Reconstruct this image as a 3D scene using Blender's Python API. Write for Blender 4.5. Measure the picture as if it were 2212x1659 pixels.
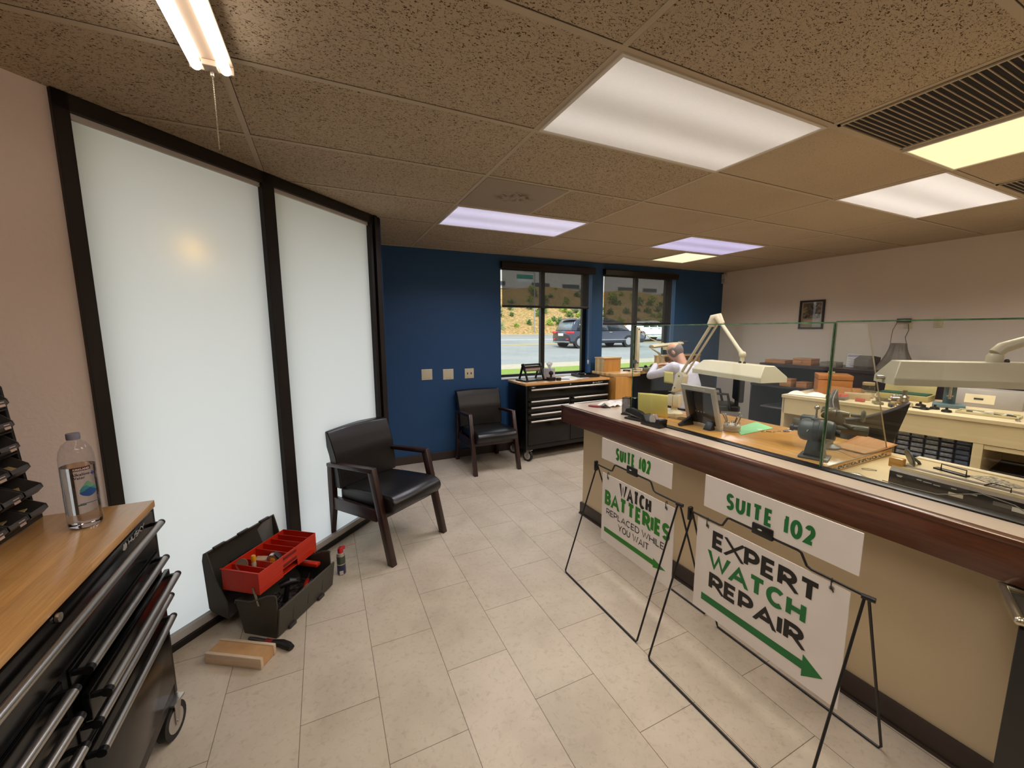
import bpy, bmesh, math, random
from mathutils import Vector, Matrix, Euler

for _o in list(bpy.data.objects):
    bpy.data.objects.remove(_o, do_unlink=True)
S = bpy.context.scene
COL = S.collection

# ------------------------------------------------------------------ camera
YAW, PITCH, ROLL, FPX = 0.439082, -0.135209, -0.004327, 864.6
cd = bpy.data.cameras.new('camera')
cam = bpy.data.objects.new('camera', cd)
COL.objects.link(cam)
_f = Vector((math.sin(YAW) * math.cos(PITCH), math.cos(YAW) * math.cos(PITCH), math.sin(PITCH)))
_r = Vector((math.cos(YAW), -math.sin(YAW), 0))
_u = _r.cross(_f)
_r2 = math.cos(ROLL) * _r + math.sin(ROLL) * _u
_u2 = -math.sin(ROLL) * _r + math.cos(ROLL) * _u
_m = Matrix((_r2, _u2, -_f)).transposed().to_4x4()
_m.translation = (0, 0, 1.585)
cam.matrix_world = _m
cd.sensor_width = 36.0
cd.lens = FPX / 2212 * 36.0
cd.clip_start = 0.05
cd.clip_end = 400
S.camera = cam

# ------------------------------------------------------------------ light and exposure
S.view_settings.view_transform = 'Standard'
S.view_settings.look = 'None'
S.view_settings.exposure = 0.18
S.view_settings.gamma = 1.0
S.cycles.use_denoising = True
S.cycles.max_bounces = 8
S.cycles.diffuse_bounces = 4
S.cycles.glossy_bounces = 4
S.cycles.transmission_bounces = 6
S.cycles.transparent_max_bounces = 16
S.cycles.caustics_reflective = False
S.cycles.caustics_refractive = False
S.cycles.sample_clamp_indirect = 4.0
w = bpy.data.worlds.new('overcast_sky')
S.world = w
w.use_nodes = True
nt = w.node_tree
bg = nt.nodes['Background']
geo = nt.nodes.new('ShaderNodeTexCoord')
sep = nt.nodes.new('ShaderNodeSeparateXYZ')
rmp = nt.nodes.new('ShaderNodeValToRGB')
nt.links.new(geo.outputs['Generated'], sep.inputs[0])
nt.links.new(sep.outputs['Z'], rmp.inputs[0])
rmp.color_ramp.elements[0].color = (0.93, 0.97, 1.0, 1)
rmp.color_ramp.elements[1].color = (0.78, 0.90, 1.0, 1)
nt.links.new(rmp.outputs[0], bg.inputs[0])
bg.inputs[1].default_value = 1.9
sl = bpy.data.lights.new('sun', 'SUN')
sl.energy = 2.2
sl.angle = math.radians(18)
sl.color = (1.0, 0.93, 0.82)
sun = bpy.data.objects.new('sun', sl)
sun.rotation_euler = Vector((0.35, 0.62, -1.0)).to_track_quat('-Z', 'Y').to_euler()
COL.objects.link(sun)

# ------------------------------------------------------------------ helpers
def lin(c):
    """sRGB 0..255 -> linear rgba"""
    return tuple(((v / 255) / 12.92 if v / 255 <= 0.04045 else ((v / 255 + 0.055) / 1.055) ** 2.4) for v in c) + (1.0,)

MATS = {}
def nodes(name):
    m = bpy.data.materials.new(name)
    m.use_nodes = True
    t = m.node_tree
    b = t.nodes['Principled BSDF']
    return m, t, b
def N(t, typ, **kw):
    n = t.nodes.new(typ)
    for k, v in kw.items():
        setattr(n, k, v)
    return n
def coords(t, scale=(1, 1, 1), rot=(0, 0, 0), loc=(0, 0, 0), kind='Object'):
    tc = N(t, 'ShaderNodeTexCoord')
    mp = N(t, 'ShaderNodeMapping')
    mp.inputs['Scale'].default_value = scale
    mp.inputs['Rotation'].default_value = rot
    mp.inputs['Location'].default_value = loc
    t.links.new(tc.outputs[kind], mp.inputs[0])
    return mp.outputs[0]
def ramp(t, src, stops):
    r = N(t, 'ShaderNodeValToRGB')
    el = r.color_ramp.elements
    while len(el) > len(stops):
        el.remove(el[-1])
    while len(el) < len(stops):
        el.new(0.5)
    for e, (p, c) in zip(el, stops):
        e.position = p
        e.color = c
    t.links.new(src, r.inputs[0])
    return r.outputs[0]
def noise(t, vec, scale, detail=3, rough=0.5, dist=0.0):
    n = N(t, 'ShaderNodeTexNoise')
    n.inputs['Scale'].default_value = scale
    n.inputs['Detail'].default_value = detail
    n.inputs['Roughness'].default_value = rough
    n.inputs['Distortion'].default_value = dist
    t.links.new(vec, n.inputs['Vector'])
    return n.outputs['Fac']
def mixc(t, fac, a, b, blend='MIX'):
    m = N(t, 'ShaderNodeMix', data_type='RGBA', blend_type=blend)
    for s, v in ((m.inputs[0], fac), (m.inputs[6], a), (m.inputs[7], b)):
        if hasattr(v, 'links'):
            t.links.new(v, s)
        else:
            s.default_value = v
    return m.outputs[2]
def bump(t, b, h, strength=0.2, dist=0.01):
    n = N(t, 'ShaderNodeBump')
    n.inputs['Strength'].default_value = strength
    n.inputs['Distance'].default_value = dist
    t.links.new(h, n.inputs['Height'])
    t.links.new(n.outputs[0], b.inputs['Normal'])
def pm(name, col, rough=0.5, metal=0.0, var=0.12, vs=6.0, bmp=0.0, bs=60.0, spec=0.5, coat=0.0, stretch=(1, 1, 1)):
    """a principled material whose colour wanders a little with noise"""
    if name in MATS:
        return MATS[name]
    m, t, b = nodes(name)
    c = lin(col)
    d = tuple(x * (1 - var) for x in c[:3]) + (1,)
    l = tuple(min(1, x * (1 + var)) for x in c[:3]) + (1,)
    v = coords(t, stretch)
    n = noise(t, v, vs, 4)
    t.links.new(ramp(t, n, [(0.3, d), (0.7, l)]), b.inputs['Base Color'])
    b.inputs['Roughness'].default_value = rough
    b.inputs['Metallic'].default_value = metal
    b.inputs['Specular IOR Level'].default_value = spec
    b.inputs['Coat Weight'].default_value = coat
    if bmp:
        bump(t, b, noise(t, v, bs, 3), bmp)
    MATS[name] = m
    return m
def wood(name, c1, c2, axis=0, scale=1.0, rough=0.4, coat=0.0, strips=0.0):
    """grain runs along axis"""
    if name in MATS:
        return MATS[name]
    m, t, b = nodes(name)
    sc = [14 * scale] * 3
    sc[axis] = 0.9 * scale
    v = coords(t, sc)
    n = noise(t, v, 2.2, 6, 0.62, 0.7)
    c = ramp(t, n, [(0.3, lin(c1)), (0.72, lin(c2))])
    v2 = coords(t, [x * 6 for x in sc])
    n2 = noise(t, v2, 2.5, 3)
    c = mixc(t, 0.22, c, ramp(t, n2, [(0.35, tuple(x * .55 for x in lin(c1)[:3]) + (1,)), (0.65, lin(c2))]))
    if strips:
        br = N(t, 'ShaderNodeTexBrick')
        br.offset = 0.37
        br.inputs['Scale'].default_value = 1.0
        br.inputs['Brick Width'].default_value = strips * 9
        br.inputs['Row Height'].default_value = strips
        br.inputs['Mortar Size'].default_value = 0.0004
        br.inputs['Color1'].default_value = (0.86, 0.84, 0.82, 1)
        br.inputs['Color2'].default_value = (1.08, 1.06, 1.02, 1)
        br.inputs['Mortar'].default_value = (0.7, 0.66, 0.6, 1)
        t.links.new(coords(t, rot=(0, 0, math.pi / 2 if axis == 1 else 0)), br.inputs[0])
        c = mixc(t, 1.0, c, br.outputs[0], 'MULTIPLY')
    t.links.new(c, b.inputs['Base Color'])
    b.inputs['Roughness'].default_value = rough
    b.inputs['Coat Weight'].default_value = coat
    b.inputs['Coat Roughness'].default_value = 0.15
    MATS[name] = m
    return m
def glow(name, col, strength, edge=None):
    m, t, b = nodes(name)
    b.inputs['Base Color'].default_value = lin(col)
    b.inputs['Emission Color'].default_value = lin(col)
    b.inputs['Emission Strength'].default_value = strength
    MATS[name] = m
    return m
def clear(name, tint=(0.97, 0.99, 0.98), refl=1.0, rough=0.0):
    """thin clear sheet: see-through with a fresnel reflection"""
    m, t, b = nodes(name)
    out = t.nodes['Material Output']
    t.nodes.remove(b)
    tr = N(t, 'ShaderNodeBsdfTransparent')
    tr.inputs[0].default_value = (*tint, 1)
    gl = N(t, 'ShaderNodeBsdfGlossy')
    gl.inputs['Roughness'].default_value = rough
    lw = N(t, 'ShaderNodeLayerWeight')
    lw.inputs['Blend'].default_value = 0.5
    fr = N(t, 'ShaderNodeMath', operation='POWER')
    fr.inputs[1].default_value = 4.5
    t.links.new(lw.outputs['Facing'], fr.inputs[0])
    mu = N(t, 'ShaderNodeMath', operation='MULTIPLY_ADD')
    mu.inputs[1].default_value = 0.6 * refl
    mu.inputs[2].default_value = 0.035 * refl
    mu.use_clamp = True
    mx = N(t, 'ShaderNodeMixShader')
    t.links.new(fr.outputs[0], mu.inputs[0])
    t.links.new(mu.outputs[0], mx.inputs[0])
    t.links.new(tr.outputs[0], mx.inputs[1])
    t.links.new(gl.outputs[0], mx.inputs[2])
    t.links.new(mx.outputs[0], out.inputs[0])
    MATS[name] = m
    return m

class MB:
    """collects shapes that become ONE mesh"""
    def __init__(s):
        s.bm = bmesh.new()
        s.mi = 0
    def _new(s, geom):
        for f in geom:
            f.material_index = s.mi
            f.smooth = True
    def box(s, x0, x1, y0, y1, z0, z1, M=None, bev=0.0, seg=2):
        vs = [s.bm.verts.new((x, y, z)) for x in (x0, x1) for y in (y0, y1) for z in (z0, z1)]
        fs = [s.bm.faces.new([vs[i] for i in q]) for q in ((0, 1, 3, 2), (4, 6, 7, 5), (0, 4, 5, 1), (2, 3, 7, 6), (0, 2, 6, 4), (1, 5, 7, 3))]
        s._new(fs)
        if bev:
            es = list({e for f in fs for e in f.edges})
            r = bmesh.ops.bevel(s.bm, geom=es, offset=bev, segments=seg, profile=0.5, affect='EDGES', clamp_overlap=True)
            s._new(r['faces'])
            vs = list({v for f in r['faces'] for v in f.verts} | {v for v in vs if v.is_valid})
            seen = set(vs)
            for f in fs:
                if f.is_valid:
                    seen |= set(f.verts)
            vs = list(seen)
        if M is not None:
            bmesh.ops.transform(s.bm, matrix=M, verts=vs)
        return vs
    def cyl(s, a, b, r, r2=None, n=14, cap=True):
        a, b = Vector(a), Vector(b)
        r2 = r if r2 is None else r2
        q = (b - a).to_track_quat('Z', 'Y')
        A, B = [], []
        for i in range(n):
            t = 2 * math.pi * i / n
            d = q @ Vector((math.cos(t), math.sin(t), 0))
            A.append(s.bm.verts.new(a + d * r))
            B.append(s.bm.verts.new(b + d * r2))
        fs = [s.bm.faces.new((A[i], A[(i + 1) % n], B[(i + 1) % n], B[i])) for i in range(n)]
        if cap:
            fs += [s.bm.faces.new(A[::-1]), s.bm.faces.new(B)]
        s._new(fs)
        return A + B
    def tube(s, pts, r, n=8, closed=False, sq=(1, 1)):
        P = [Vector(p) for p in pts]
        rr = r if isinstance(r, (list, tuple)) else [r] * len(P)
        rings, up = [], None
        for i, p in enumerate(P):
            if closed:
                d = P[(i + 1) % len(P)] - P[i - 1]
            else:
                d = P[min(i + 1, len(P) - 1)] - P[max(i - 1, 0)]
            d.normalize()
            if up is None:
                up = Vector((0, 0, 1)) if abs(d.z) < 0.9 else Vector((0, 1, 0))
            x = up.cross(d)
            if x.length < 1e-5:
                x = Vector((1, 0, 0))
            x.normalize()
            y = d.cross(x)
            up = y
            rings.append([s.bm.verts.new(p + (x * math.cos(2 * math.pi * k / n) * sq[0] + y * math.sin(2 * math.pi * k / n) * sq[1]) * rr[i]) for k in range(n)])
        fs = []
        for i in range(len(P) if closed else len(P) - 1):
            A, B = rings[i], rings[(i + 1) % len(P)]
            fs += [s.bm.faces.new((A[k], A[(k + 1) % n], B[(k + 1) % n], B[k])) for k in range(n)]
        if not closed:
            fs += [s.bm.faces.new(rings[0][::-1]), s.bm.faces.new(rings[-1])]
        s._new(fs)
        return [v for r_ in rings for v in r_]
    def lathe(s, prof, n=24, M=None, cap=True):
        rings = []
        for r, z in prof:
            rings.append([s.bm.verts.new((r * math.cos(2 * math.pi * k / n), r * math.sin(2 * math.pi * k / n), z)) for k in range(n)])
        fs = []
        for A, B in zip(rings, rings[1:]):
            fs += [s.bm.faces.new((A[k], A[(k + 1) % n], B[(k + 1) % n], B[k])) for k in range(n)]
        if cap:
            fs += [s.bm.faces.new(rings[0][::-1]), s.bm.faces.new(rings[-1])]
        s._new(fs)
        vs = [v for r_ in rings for v in r_]
        if M is not None:
            bmesh.ops.transform(s.bm, matrix=M, verts=vs)
        return vs
    def prism(s, poly, d0, d1, axis='x', M=None, bev=0.0):
        """2-D polygon extruded along an axis; poly gives the two other coordinates in xyz order"""
        def P(p, d):
            return {'x': (d, p[0], p[1]), 'y': (p[0], d, p[1]), 'z': (p[0], p[1], d)}[axis]
        A = [s.bm.verts.new(P(p, d0)) for p in poly]
        B = [s.bm.verts.new(P(p, d1)) for p in poly]
        n = len(poly)
        fs = [s.bm.faces.new((A[i], A[(i + 1) % n], B[(i + 1) % n], B[i])) for i in range(n)]
        fs += [s.bm.faces.new(A[::-1]), s.bm.faces.new(B)]
        s._new(fs)
        vs = A + B
        if bev:
            es = list({e for f in fs for e in f.edges})
            r = bmesh.ops.bevel(s.bm, geom=es, offset=bev, segments=2, profile=0.5, affect='EDGES', clamp_overlap=True)
            s._new(r['faces'])
            vs = list({v for f in fs + r['faces'] if f.is_valid for v in f.verts})
        if M is not None:
            bmesh.ops.transform(s.bm, matrix=M, verts=vs)
        return vs
    def ball(s, c, r, sc=(1, 1, 1), u=16, v=10, M=None):
        r_ = bmesh.ops.create_uvsphere(s.bm, u_segments=u, v_segments=v, radius=r, matrix=Matrix.Translation(c) @ Matrix.Diagonal((*sc, 1)))
        s._new({f for x in r_['verts'] for f in x.link_faces})
        if M is not None:
            bmesh.ops.transform(s.bm, matrix=M, verts=r_['verts'])
        return r_['verts']
    def face(s, pts):
        f = s.bm.faces.new([s.bm.verts.new(p) for p in pts])
        s._new([f])
        return f
    def grid(s, fn, nu, nv):
        """sheet from fn(u, v) -> point"""
        g = [[s.bm.verts.new(fn(i / nu, j / nv)) for j in range(nv + 1)] for i in range(nu + 1)]
        s._new([s.bm.faces.new((g[i][j], g[i + 1][j], g[i + 1][j + 1], g[i][j + 1])) for i in range(nu) for j in range(nv)])

def obj(name, mb, mat, parent=None, label=None, angle=35, solid=0.0, sub=0, bevel=0.0):
    me = bpy.data.meshes.new(name)
    bmesh.ops.recalc_face_normals(mb.bm, faces=mb.bm.faces[:])
    mb.bm.to_mesh(me)
    mb.bm.free()
    for m in (mat if isinstance(mat, (list, tuple)) else [mat]):
        me.materials.append(m)
    me.set_sharp_from_angle(angle=math.radians(angle))
    o = bpy.data.objects.new(name, me)
    COL.objects.link(o)
    if parent is not None:
        o.parent = parent
    if label:
        o['label'] = label
    if solid:
        k = o.modifiers.new('solid', 'SOLIDIFY')
        k.thickness = solid
        k.offset = 0
    if bevel:
        k = o.modifiers.new('bevel', 'BEVEL')
        k.width = bevel
        k.segments = 2
        k.limit_method = 'ANGLE'
    if sub:
        k = o.modifiers.new('sub', 'SUBSURF')
        k.levels = k.render_levels = sub
    return o
def thing(name, label, cat, loc=(0, 0, 0), rz=0.0, group=None):
    o = bpy.data.objects.new(name, None)
    o.empty_display_size = 0.1
    COL.objects.link(o)
    o.location = loc
    o.rotation_euler = (0, 0, rz)
    o['label'] = label
    o['category'] = cat
    if group:
        o['group'] = group
    return o
def tag(o, label, cat, group=None, loc=None, rz=None):
    o['label'] = label
    o['category'] = cat
    if group:
        o['group'] = group
    if loc is not None:
        o.location = loc
    if rz is not None:
        o.rotation_euler = (0, 0, rz)
    return o
def struct(name, mb, mat, **kw):
    o = obj(name, mb, mat, **kw)
    o['kind'] = 'structure'
    return o
def dup(root, loc=None, rz=None, label=None, group=None):
    r = root.copy()
    COL.objects.link(r)
    if loc is not None:
        r.location = loc
    if rz is not None:
        r.rotation_euler = (0, 0, rz)
    if label:
        r['label'] = label
    if group:
        r['group'] = group
    for ch in list(root.children):
        c = ch.copy()
        COL.objects.link(c)
        c.parent = r
        for g in list(ch.children):
            d = g.copy()
            COL.objects.link(d)
            d.parent = c
    return r
def T(x, y, z):
    return Matrix.Translation((x, y, z))
def RX(a):
    return Matrix.Rotation(a, 4, 'X')
def RY(a):
    return Matrix.Rotation(a, 4, 'Y')
def RZ(a):
    return Matrix.Rotation(a, 4, 'Z')
def text(name, body, mat, parent, M, size=0.1, bold=0.0, sx=1.0, align='LEFT', depth=0.0006, space=1.0, label=None):
    """flat raised lettering in the XY plane of M"""
    cu = bpy.data.curves.new(name, 'FONT')
    cu.body = body
    cu.size = size
    cu.extrude = depth
    cu.offset = bold * size
    cu.align_x = align
    cu.space_character = space
    cu.resolution_u = 4
    tmp = bpy.data.objects.new(name + '_tmp', cu)
    COL.objects.link(tmp)
    dg = bpy.context.evaluated_depsgraph_get()
    me = bpy.data.meshes.new_from_object(tmp.evaluated_get(dg))
    bpy.data.objects.remove(tmp, do_unlink=True)
    me.name = name
    me.materials.clear()
    me.materials.append(mat)
    me.transform(M @ Matrix.Diagonal((sx, 1, 1, 1)))
    o = bpy.data.objects.new(name, me)
    COL.objects.link(o)
    o.parent = parent
    if label:
        o['label'] = label
    return o
R = random.Random(7)
# ================================================================== setting
HC = 2.505
# --- floor
m, t, b = nodes('floor_tile')
tc = N(t, 'ShaderNodeTexCoord')
sp = N(t, 'ShaderNodeSeparateXYZ')
t.links.new(tc.outputs['Object'], sp.inputs[0])
cb = N(t, 'ShaderNodeCombineXYZ')
ax = N(t, 'ShaderNodeMath', operation='ADD'); ax.inputs[1].default_value = -1.041 + 12.16
ay = N(t, 'ShaderNodeMath', operation='ADD'); ay.inputs[1].default_value = -0.128 + 12.2
t.links.new(sp.outputs['Y'], ax.inputs[0]); t.links.new(sp.outputs['X'], ay.inputs[0])
t.links.new(ax.outputs[0], cb.inputs[0]); t.links.new(ay.outputs[0], cb.inputs[1])
br = N(t, 'ShaderNodeTexBrick')
br.offset = 0.5
br.inputs['Scale'].default_value = 1
br.inputs['Brick Width'].default_value = 0.608
br.inputs['Row Height'].default_value = 0.305
br.inputs['Mortar Size'].default_value = 0.0016
br.inputs['Mortar Smooth'].default_value = 0.3
br.inputs['Color1'].default_value = (0.94, 0.94, 0.93, 1)
br.inputs['Color2'].default_value = (1.03, 1.03, 1.04, 1)
br.inputs['Mortar'].default_value = (0.30, 0.27, 0.23, 1)
t.links.new(cb.outputs[0], br.inputs[0])
v = coords(t)
base = ramp(t, noise(t, v, 3.2, 6, 0.6, 0.4), [(0.28, lin((190, 176, 157))), (0.5, lin((205, 191, 171))), (0.75, lin((214, 201, 182)))])
fine = ramp(t, noise(t, v, 38, 5, 0.7, 0.5), [(0.34, (0.80, 0.79, 0.77, 1)), (0.47, (1, 1, 1, 1))])
c = mixc(t, 0.75, base, fine, 'MULTIPLY')
scuff = ramp(t, noise(t, v, 9, 6, 0.75, 1.6), [(0.62, (1, 1, 1, 1)), (0.72, (0.86, 0.85, 0.83, 1))])
c = mixc(t, 1.0, c, scuff, 'MULTIPLY')
c = mixc(t, 1.0, c, br.outputs[0], 'MULTIPLY')
t.links.new(c, b.inputs['Base Color'])
b.inputs['Roughness'].default_value = 0.42
b.inputs['Specular IOR Level'].default_value = 0.4
bump(t, b, br.outputs['Fac'], -0.15, 0.003)
FLOORM = m
mb = MB(); mb.box(-2.7, 6.2, -2.4, 4.9, -0.1, 0); struct('floor', mb, FLOORM)

# --- ceiling
m, t, b = nodes('ceiling_tile')
v = coords(t)
vs_ = coords(t, (1.0, 1.7, 1.0))
n1 = noise(t, vs_, 95, 2, 0.5, 1.4)
hole = ramp(t, n1, [(0.385, (0, 0, 0, 1)), (0.415, (1, 1, 1, 1))])
sp = N(t, 'ShaderNodeSeparateXYZ'); t.links.new(v, sp.inputs[0])
# older fissured tiles on the left, newer fine ones to the right
old = N(t, 'ShaderNodeMath', operation='GREATER_THAN'); old.inputs[1].default_value = 2.18
t.links.new(sp.outputs['X'], old.inputs[0])
fine = ramp(t, noise(t, v, 120, 2), [(0.33, (0.72, 0.70, 0.68, 1)), (0.40, (1, 1, 1, 1))])
tile = ramp(t, noise(t, v, 1.4, 3), [(0.3, lin((178, 161, 138))), (0.7, lin((188, 171, 147)))])
holes = mixc(t, hole, lin((112, 88, 66)), (1, 1, 1, 1))
oldc = mixc(t, 1.0, tile, holes, 'MULTIPLY')
newc = mixc(t, 1.0, tile, fine, 'MULTIPLY')
t.links.new(mixc(t, old.outputs[0], oldc, newc), b.inputs['Base Color'])
b.inputs['Roughness'].default_value = 0.9
b.inputs['Specular IOR Level'].default_value = 0.1
bump(t, b, n1, 0.12, 0.003)
CEILM = m
mb = MB()
mb.prism([(-2.7, -2.4), (6.2, -2.4), (6.2, 4.9), (0.2, 4.9), (-2.7, 2.0)], HC + 0.0025, HC + 0.12, 'z')  # unseen overhang past the slanted wall, widened to darken the frosted panes' top
struct('ceiling', mb, CEILM)
GX = [0.956 + 1.2192 * k for k in range(-3, 5)]
GY = [1.774 + 0.6096 * k for k in range(-6, 5)]
def diag_lim_x(y):   # the slanted wall cuts the ceiling: smallest x inside the room at depth y
    return max(-2.5, y - 3.14, 0.5 if y > 3.64 else -9)
def diag_lim_y(x):
    return min(4.69, x + 3.14 if x < 0.5 else 9)
mb = MB()
for gx in GX:
    mb.box(gx - 0.012, gx + 0.012, -2.2, max(-2.1, diag_lim_y(gx) - .02), HC, HC + 0.02)
for gy in GY:
    mb.box(diag_lim_x(gy) + .02, 6.1, gy - 0.012, gy + 0.012, HC - 0.0005, HC + 0.0195)
for gx, y0 in ((1.565, 2.384), (2.785, 0.555), (4.004, 0.555), (4.004, 3.603)):
    mb.box(gx - 0.012, gx + 0.012, y0, y0 + 0.6096, HC, HC + 0.02)
mb.box(0.5, 6.1, 4.66, 4.69, HC - 0.001, HC + 0.02)
mb.box(6.07, 6.1, -2.2, 4.69, HC - 0.001, HC + 0.02)
TBAR = pm('t_bar_paint', (184, 168, 144), 0.6, var=0.05)
struct('trim_1', mb, TBAR)
# solid dark strips painting a shadow line along one edge of the grid bars
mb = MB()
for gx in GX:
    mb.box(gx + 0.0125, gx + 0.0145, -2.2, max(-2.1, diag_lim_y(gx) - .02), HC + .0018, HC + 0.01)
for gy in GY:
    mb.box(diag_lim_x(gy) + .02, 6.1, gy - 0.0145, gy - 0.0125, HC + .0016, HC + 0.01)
struct('shadow_line_strips', mb, pm('painted_shadow_line', (52, 40, 30), .9))

# --- walls
def wallmat(name, col, bs=45, bst=0.35, rough=0.75):
    m, t, b = nodes(name)
    v = coords(t)
    c = lin(col)
    t.links.new(ramp(t, noise(t, v, 1.2, 3), [(0.3, tuple(x * .95 for x in c[:3]) + (1,)), (0.7, c)]), b.inputs['Base Color'])
    b.inputs['Roughness'].default_value = rough
    b.inputs['Specular IOR Level'].default_value = 0.3
    bump(t, b, noise(t, v, bs, 3, 0.55, 0.6), bst, 0.006)
    return m
PINK = wallmat('textured_pink_plaster', (234, 216, 206))
PALE = wallmat('pale_wall_paint', (230, 217, 206), 60, 0.12)
BLUE = wallmat('navy_wall_paint', (44, 80, 120), 55, 0.2, 0.5)
CREAM = wallmat('cream_panel_paint', (222, 202, 166), 70, 0.08)
W1, W2 = (2.05, 3.445), (3.635, 5.03)
ZS, ZT = 0.945, 2.40
mb = MB()
Y0, Y1 = 4.69, 4.89
mb.box(0.4, W1[0], Y0, Y1, 0, HC + .05); mb.box(W1[1], W2[0], Y0, Y1, 0, HC + .05); mb.box(W2[1], 6.3, Y0, Y1, 0, HC + .05)
for a, c_ in (W1, W2):
    mb.box(a, c_, Y0, Y1, 0, ZS); mb.box(a, c_, Y0, Y1, ZT, HC + .05)
struct('wall_back', mb, BLUE)
mb = MB(); mb.box(6.1, 6.3, -2.4, 4.69, 0, HC + .05); struct('wall_right', mb, PALE)
mb = MB(); mb.box(0.38, 0.495, 3.63, 4.69, 0, HC + .05); struct('wall_return', mb, BLUE)
D = math.sqrt(.5)
# slanted wall: local x runs along the slanted line, local y to the outside
DO = Vector((-0.89, 2.25, 0))
MD = Matrix.Translation(DO) @ RZ(math.pi / 4)
mb = MB(); mb.box(-2.3, 0, 0, 0.12, 0, HC + .05, MD); struct('wall_diagonal', mb, PINK)
mb = MB(); mb.box(-2.6, -2.48, -2.4, 0.68, 0, HC + .05); struct('wall_left', mb, PINK)
mb = MB(); mb.box(-2.6, 6.3, -2.4, -2.28, 0, HC + .05); struct('wall_front', mb, PALE)
BASEM = pm('dark_vinyl_base', (62, 50, 44), 0.45, var=0.1)
mb = MB(); mb.box(0.5, 6.09, 4.678, 4.69, 0, 0.1); struct('baseboard_back', mb, BASEM, bevel=.003)
mb = MB(); mb.box(6.088, 6.1, -2.2, 4.67, 0, 0.1); struct('baseboard_right', mb, BASEM)

# --- frosted partition in the slanted wall
FRAME = pm('dark_bronze_frame', (30, 23, 20), 0.45, var=0.15, spec=.4)
L = 1.925    # length of the glazed part along the slanted line
mb = MB()
mb.box(0, 0.05, -0.02, 0.10, 0, HC, MD)              # left jamb
mb.box(0.865, 0.945, -0.02, 0.10, 0.04, HC, MD)      # mullion
mb.box(1.80, 1.83, -0.02, 0.10, 0, HC, MD); mb.box(1.845, 1.875, -0.035, 0.11, 0, HC, MD); mb.box(1.83, 1.845, -0.01, 0.1, 0, HC, MD); mb.box(1.89, L, -0.02, 0.11, 0, HC, MD); mb.box(1.875, 1.89, -0.01, 0.1, 0, HC, MD)
mb.box(0, L, -0.02, 0.10, 2.44, HC, MD)              # head
mb.box(0, L, -0.025, 0.10, 0, 0.035, MD)             # sill
struct('trim_2', mb, FRAME, bevel=.002)
mb = MB()
for a, c_ in ((0.05, 0.865), (0.945, 1.80)):
    mb.box(a, c_, 0.0, 0.02, 2.418, 2.44, MD); mb.box(a, c_, -0.012, 0.02, 0.035, 0.075, MD)
struct('trim_3', mb, pm('grey_glazing_bead', (196, 192, 188), 0.4, var=.05))
m, t, b = nodes('frosted_glass')
out = t.nodes['Material Output']
t.nodes.remove(b)
trl = N(t, 'ShaderNodeBsdfTranslucent'); trl.inputs[0].default_value = (0.73, 0.75, 0.745, 1)
dif = N(t, 'ShaderNodeBsdfDiffuse'); dif.inputs[0].default_value = (0.62, 0.645, 0.64, 1)
gls = N(t, 'ShaderNodeBsdfGlossy'); gls.inputs['Roughness'].default_value = 0.38
m1 = N(t, 'ShaderNodeMixShader'); m1.inputs[0].default_value = 0.22
m2 = N(t, 'ShaderNodeMixShader')
fr = N(t, 'ShaderNodeFresnel'); fr.inputs[0].default_value = 1.4
t.links.new(trl.outputs[0], m1.inputs[1]); t.links.new(dif.outputs[0], m1.inputs[2])
t.links.new(fr.outputs[0], m2.inputs[0]); t.links.new(m1.outputs[0], m2.inputs[1]); t.links.new(gls.outputs[0], m2.inputs[2])
bp = N(t, 'ShaderNodeBump'); bp.inputs['Strength'].default_value = 0.15; bp.inputs['Distance'].default_value = 0.001
t.links.new(noise(t, coords(t), 900, 2), bp.inputs['Height']); t.links.new(bp.outputs[0], gls.inputs['Normal'])
t.links.new(m2.outputs[0], out.inputs[0])
FROST = m
def sheet(x0, x1, y, z0, z1, M):
    mb = MB(); mb.face([M @ Vector(p) for p in ((x0, y, z0), (x1, y, z0), (x1, y, z1), (x0, y, z1))]); return mb
struct('window_3', sheet(0.045, 0.87, 0.015, 0.03, 2.445, MD), FROST)
struct('window_4', sheet(0.94, 1.805, 0.015, 0.03, 2.445, MD), FROST)
# porch bulb that shows as a warm blur through the left pane
pb = thing('porch_bulb', 'warm lamp glow behind the upper left frosted pane', 'lamp', MD @ Vector((0.47, 0.11, 2.0)))
mb = MB(); mb.ball((0, 0, 0), 0.02); obj('bulb', mb, glow('warm_bulb', (255, 200, 110), 14.0), pb)
mb = MB(); mb.cyl((0, 0, .015), (0, 0, .05), .012); mb.cyl((0, 0, .05), (-.5, .5, .06), .006); obj('bracket', mb, FRAME, pb)

# --- windows in the blue wall
WIN = pm('black_window_frame', (22, 19, 18), 0.4, var=.1)
SILL = pm('pale_sill', (205, 208, 205), 0.4, var=.05)
PANE = clear('window_glass', (0.97, 0.99, 0.985), 0.5)
for i, (a, c_) in enumerate((W1, W2)):
    mb = MB()
    y0, y1 = 4.83, 4.88
    mid = (a + c_) / 2 + (-.015 if i == 0 else .03)
    mb.box(a, a + 0.05, y0, y1, ZS, ZT); mb.box(c_ - 0.06, c_, y0, y1, ZS, ZT)
    mb.box(a, c_, y0, y1, ZT - 0.05, ZT); mb.box(a, c_, y0, y1, ZS, ZS + 0.045)
    mb.box(mid - 0.03, mid + 0.03, y0 - .01, y1, ZS, ZT)
    wf = struct('window_%d' % (i + 1), mb, WIN, bevel=.003)
    mb = MB(); mb.box(a + .04, c_ - .05, 4.853, 4.857, ZS + .03, ZT - .03); obj('window_glass', mb, PANE, wf)
    mb = MB(); mb.box(a, c_, 4.685, 4.83, ZS, ZS + 0.012); obj('window_sill', mb, SILL, wf)

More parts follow.
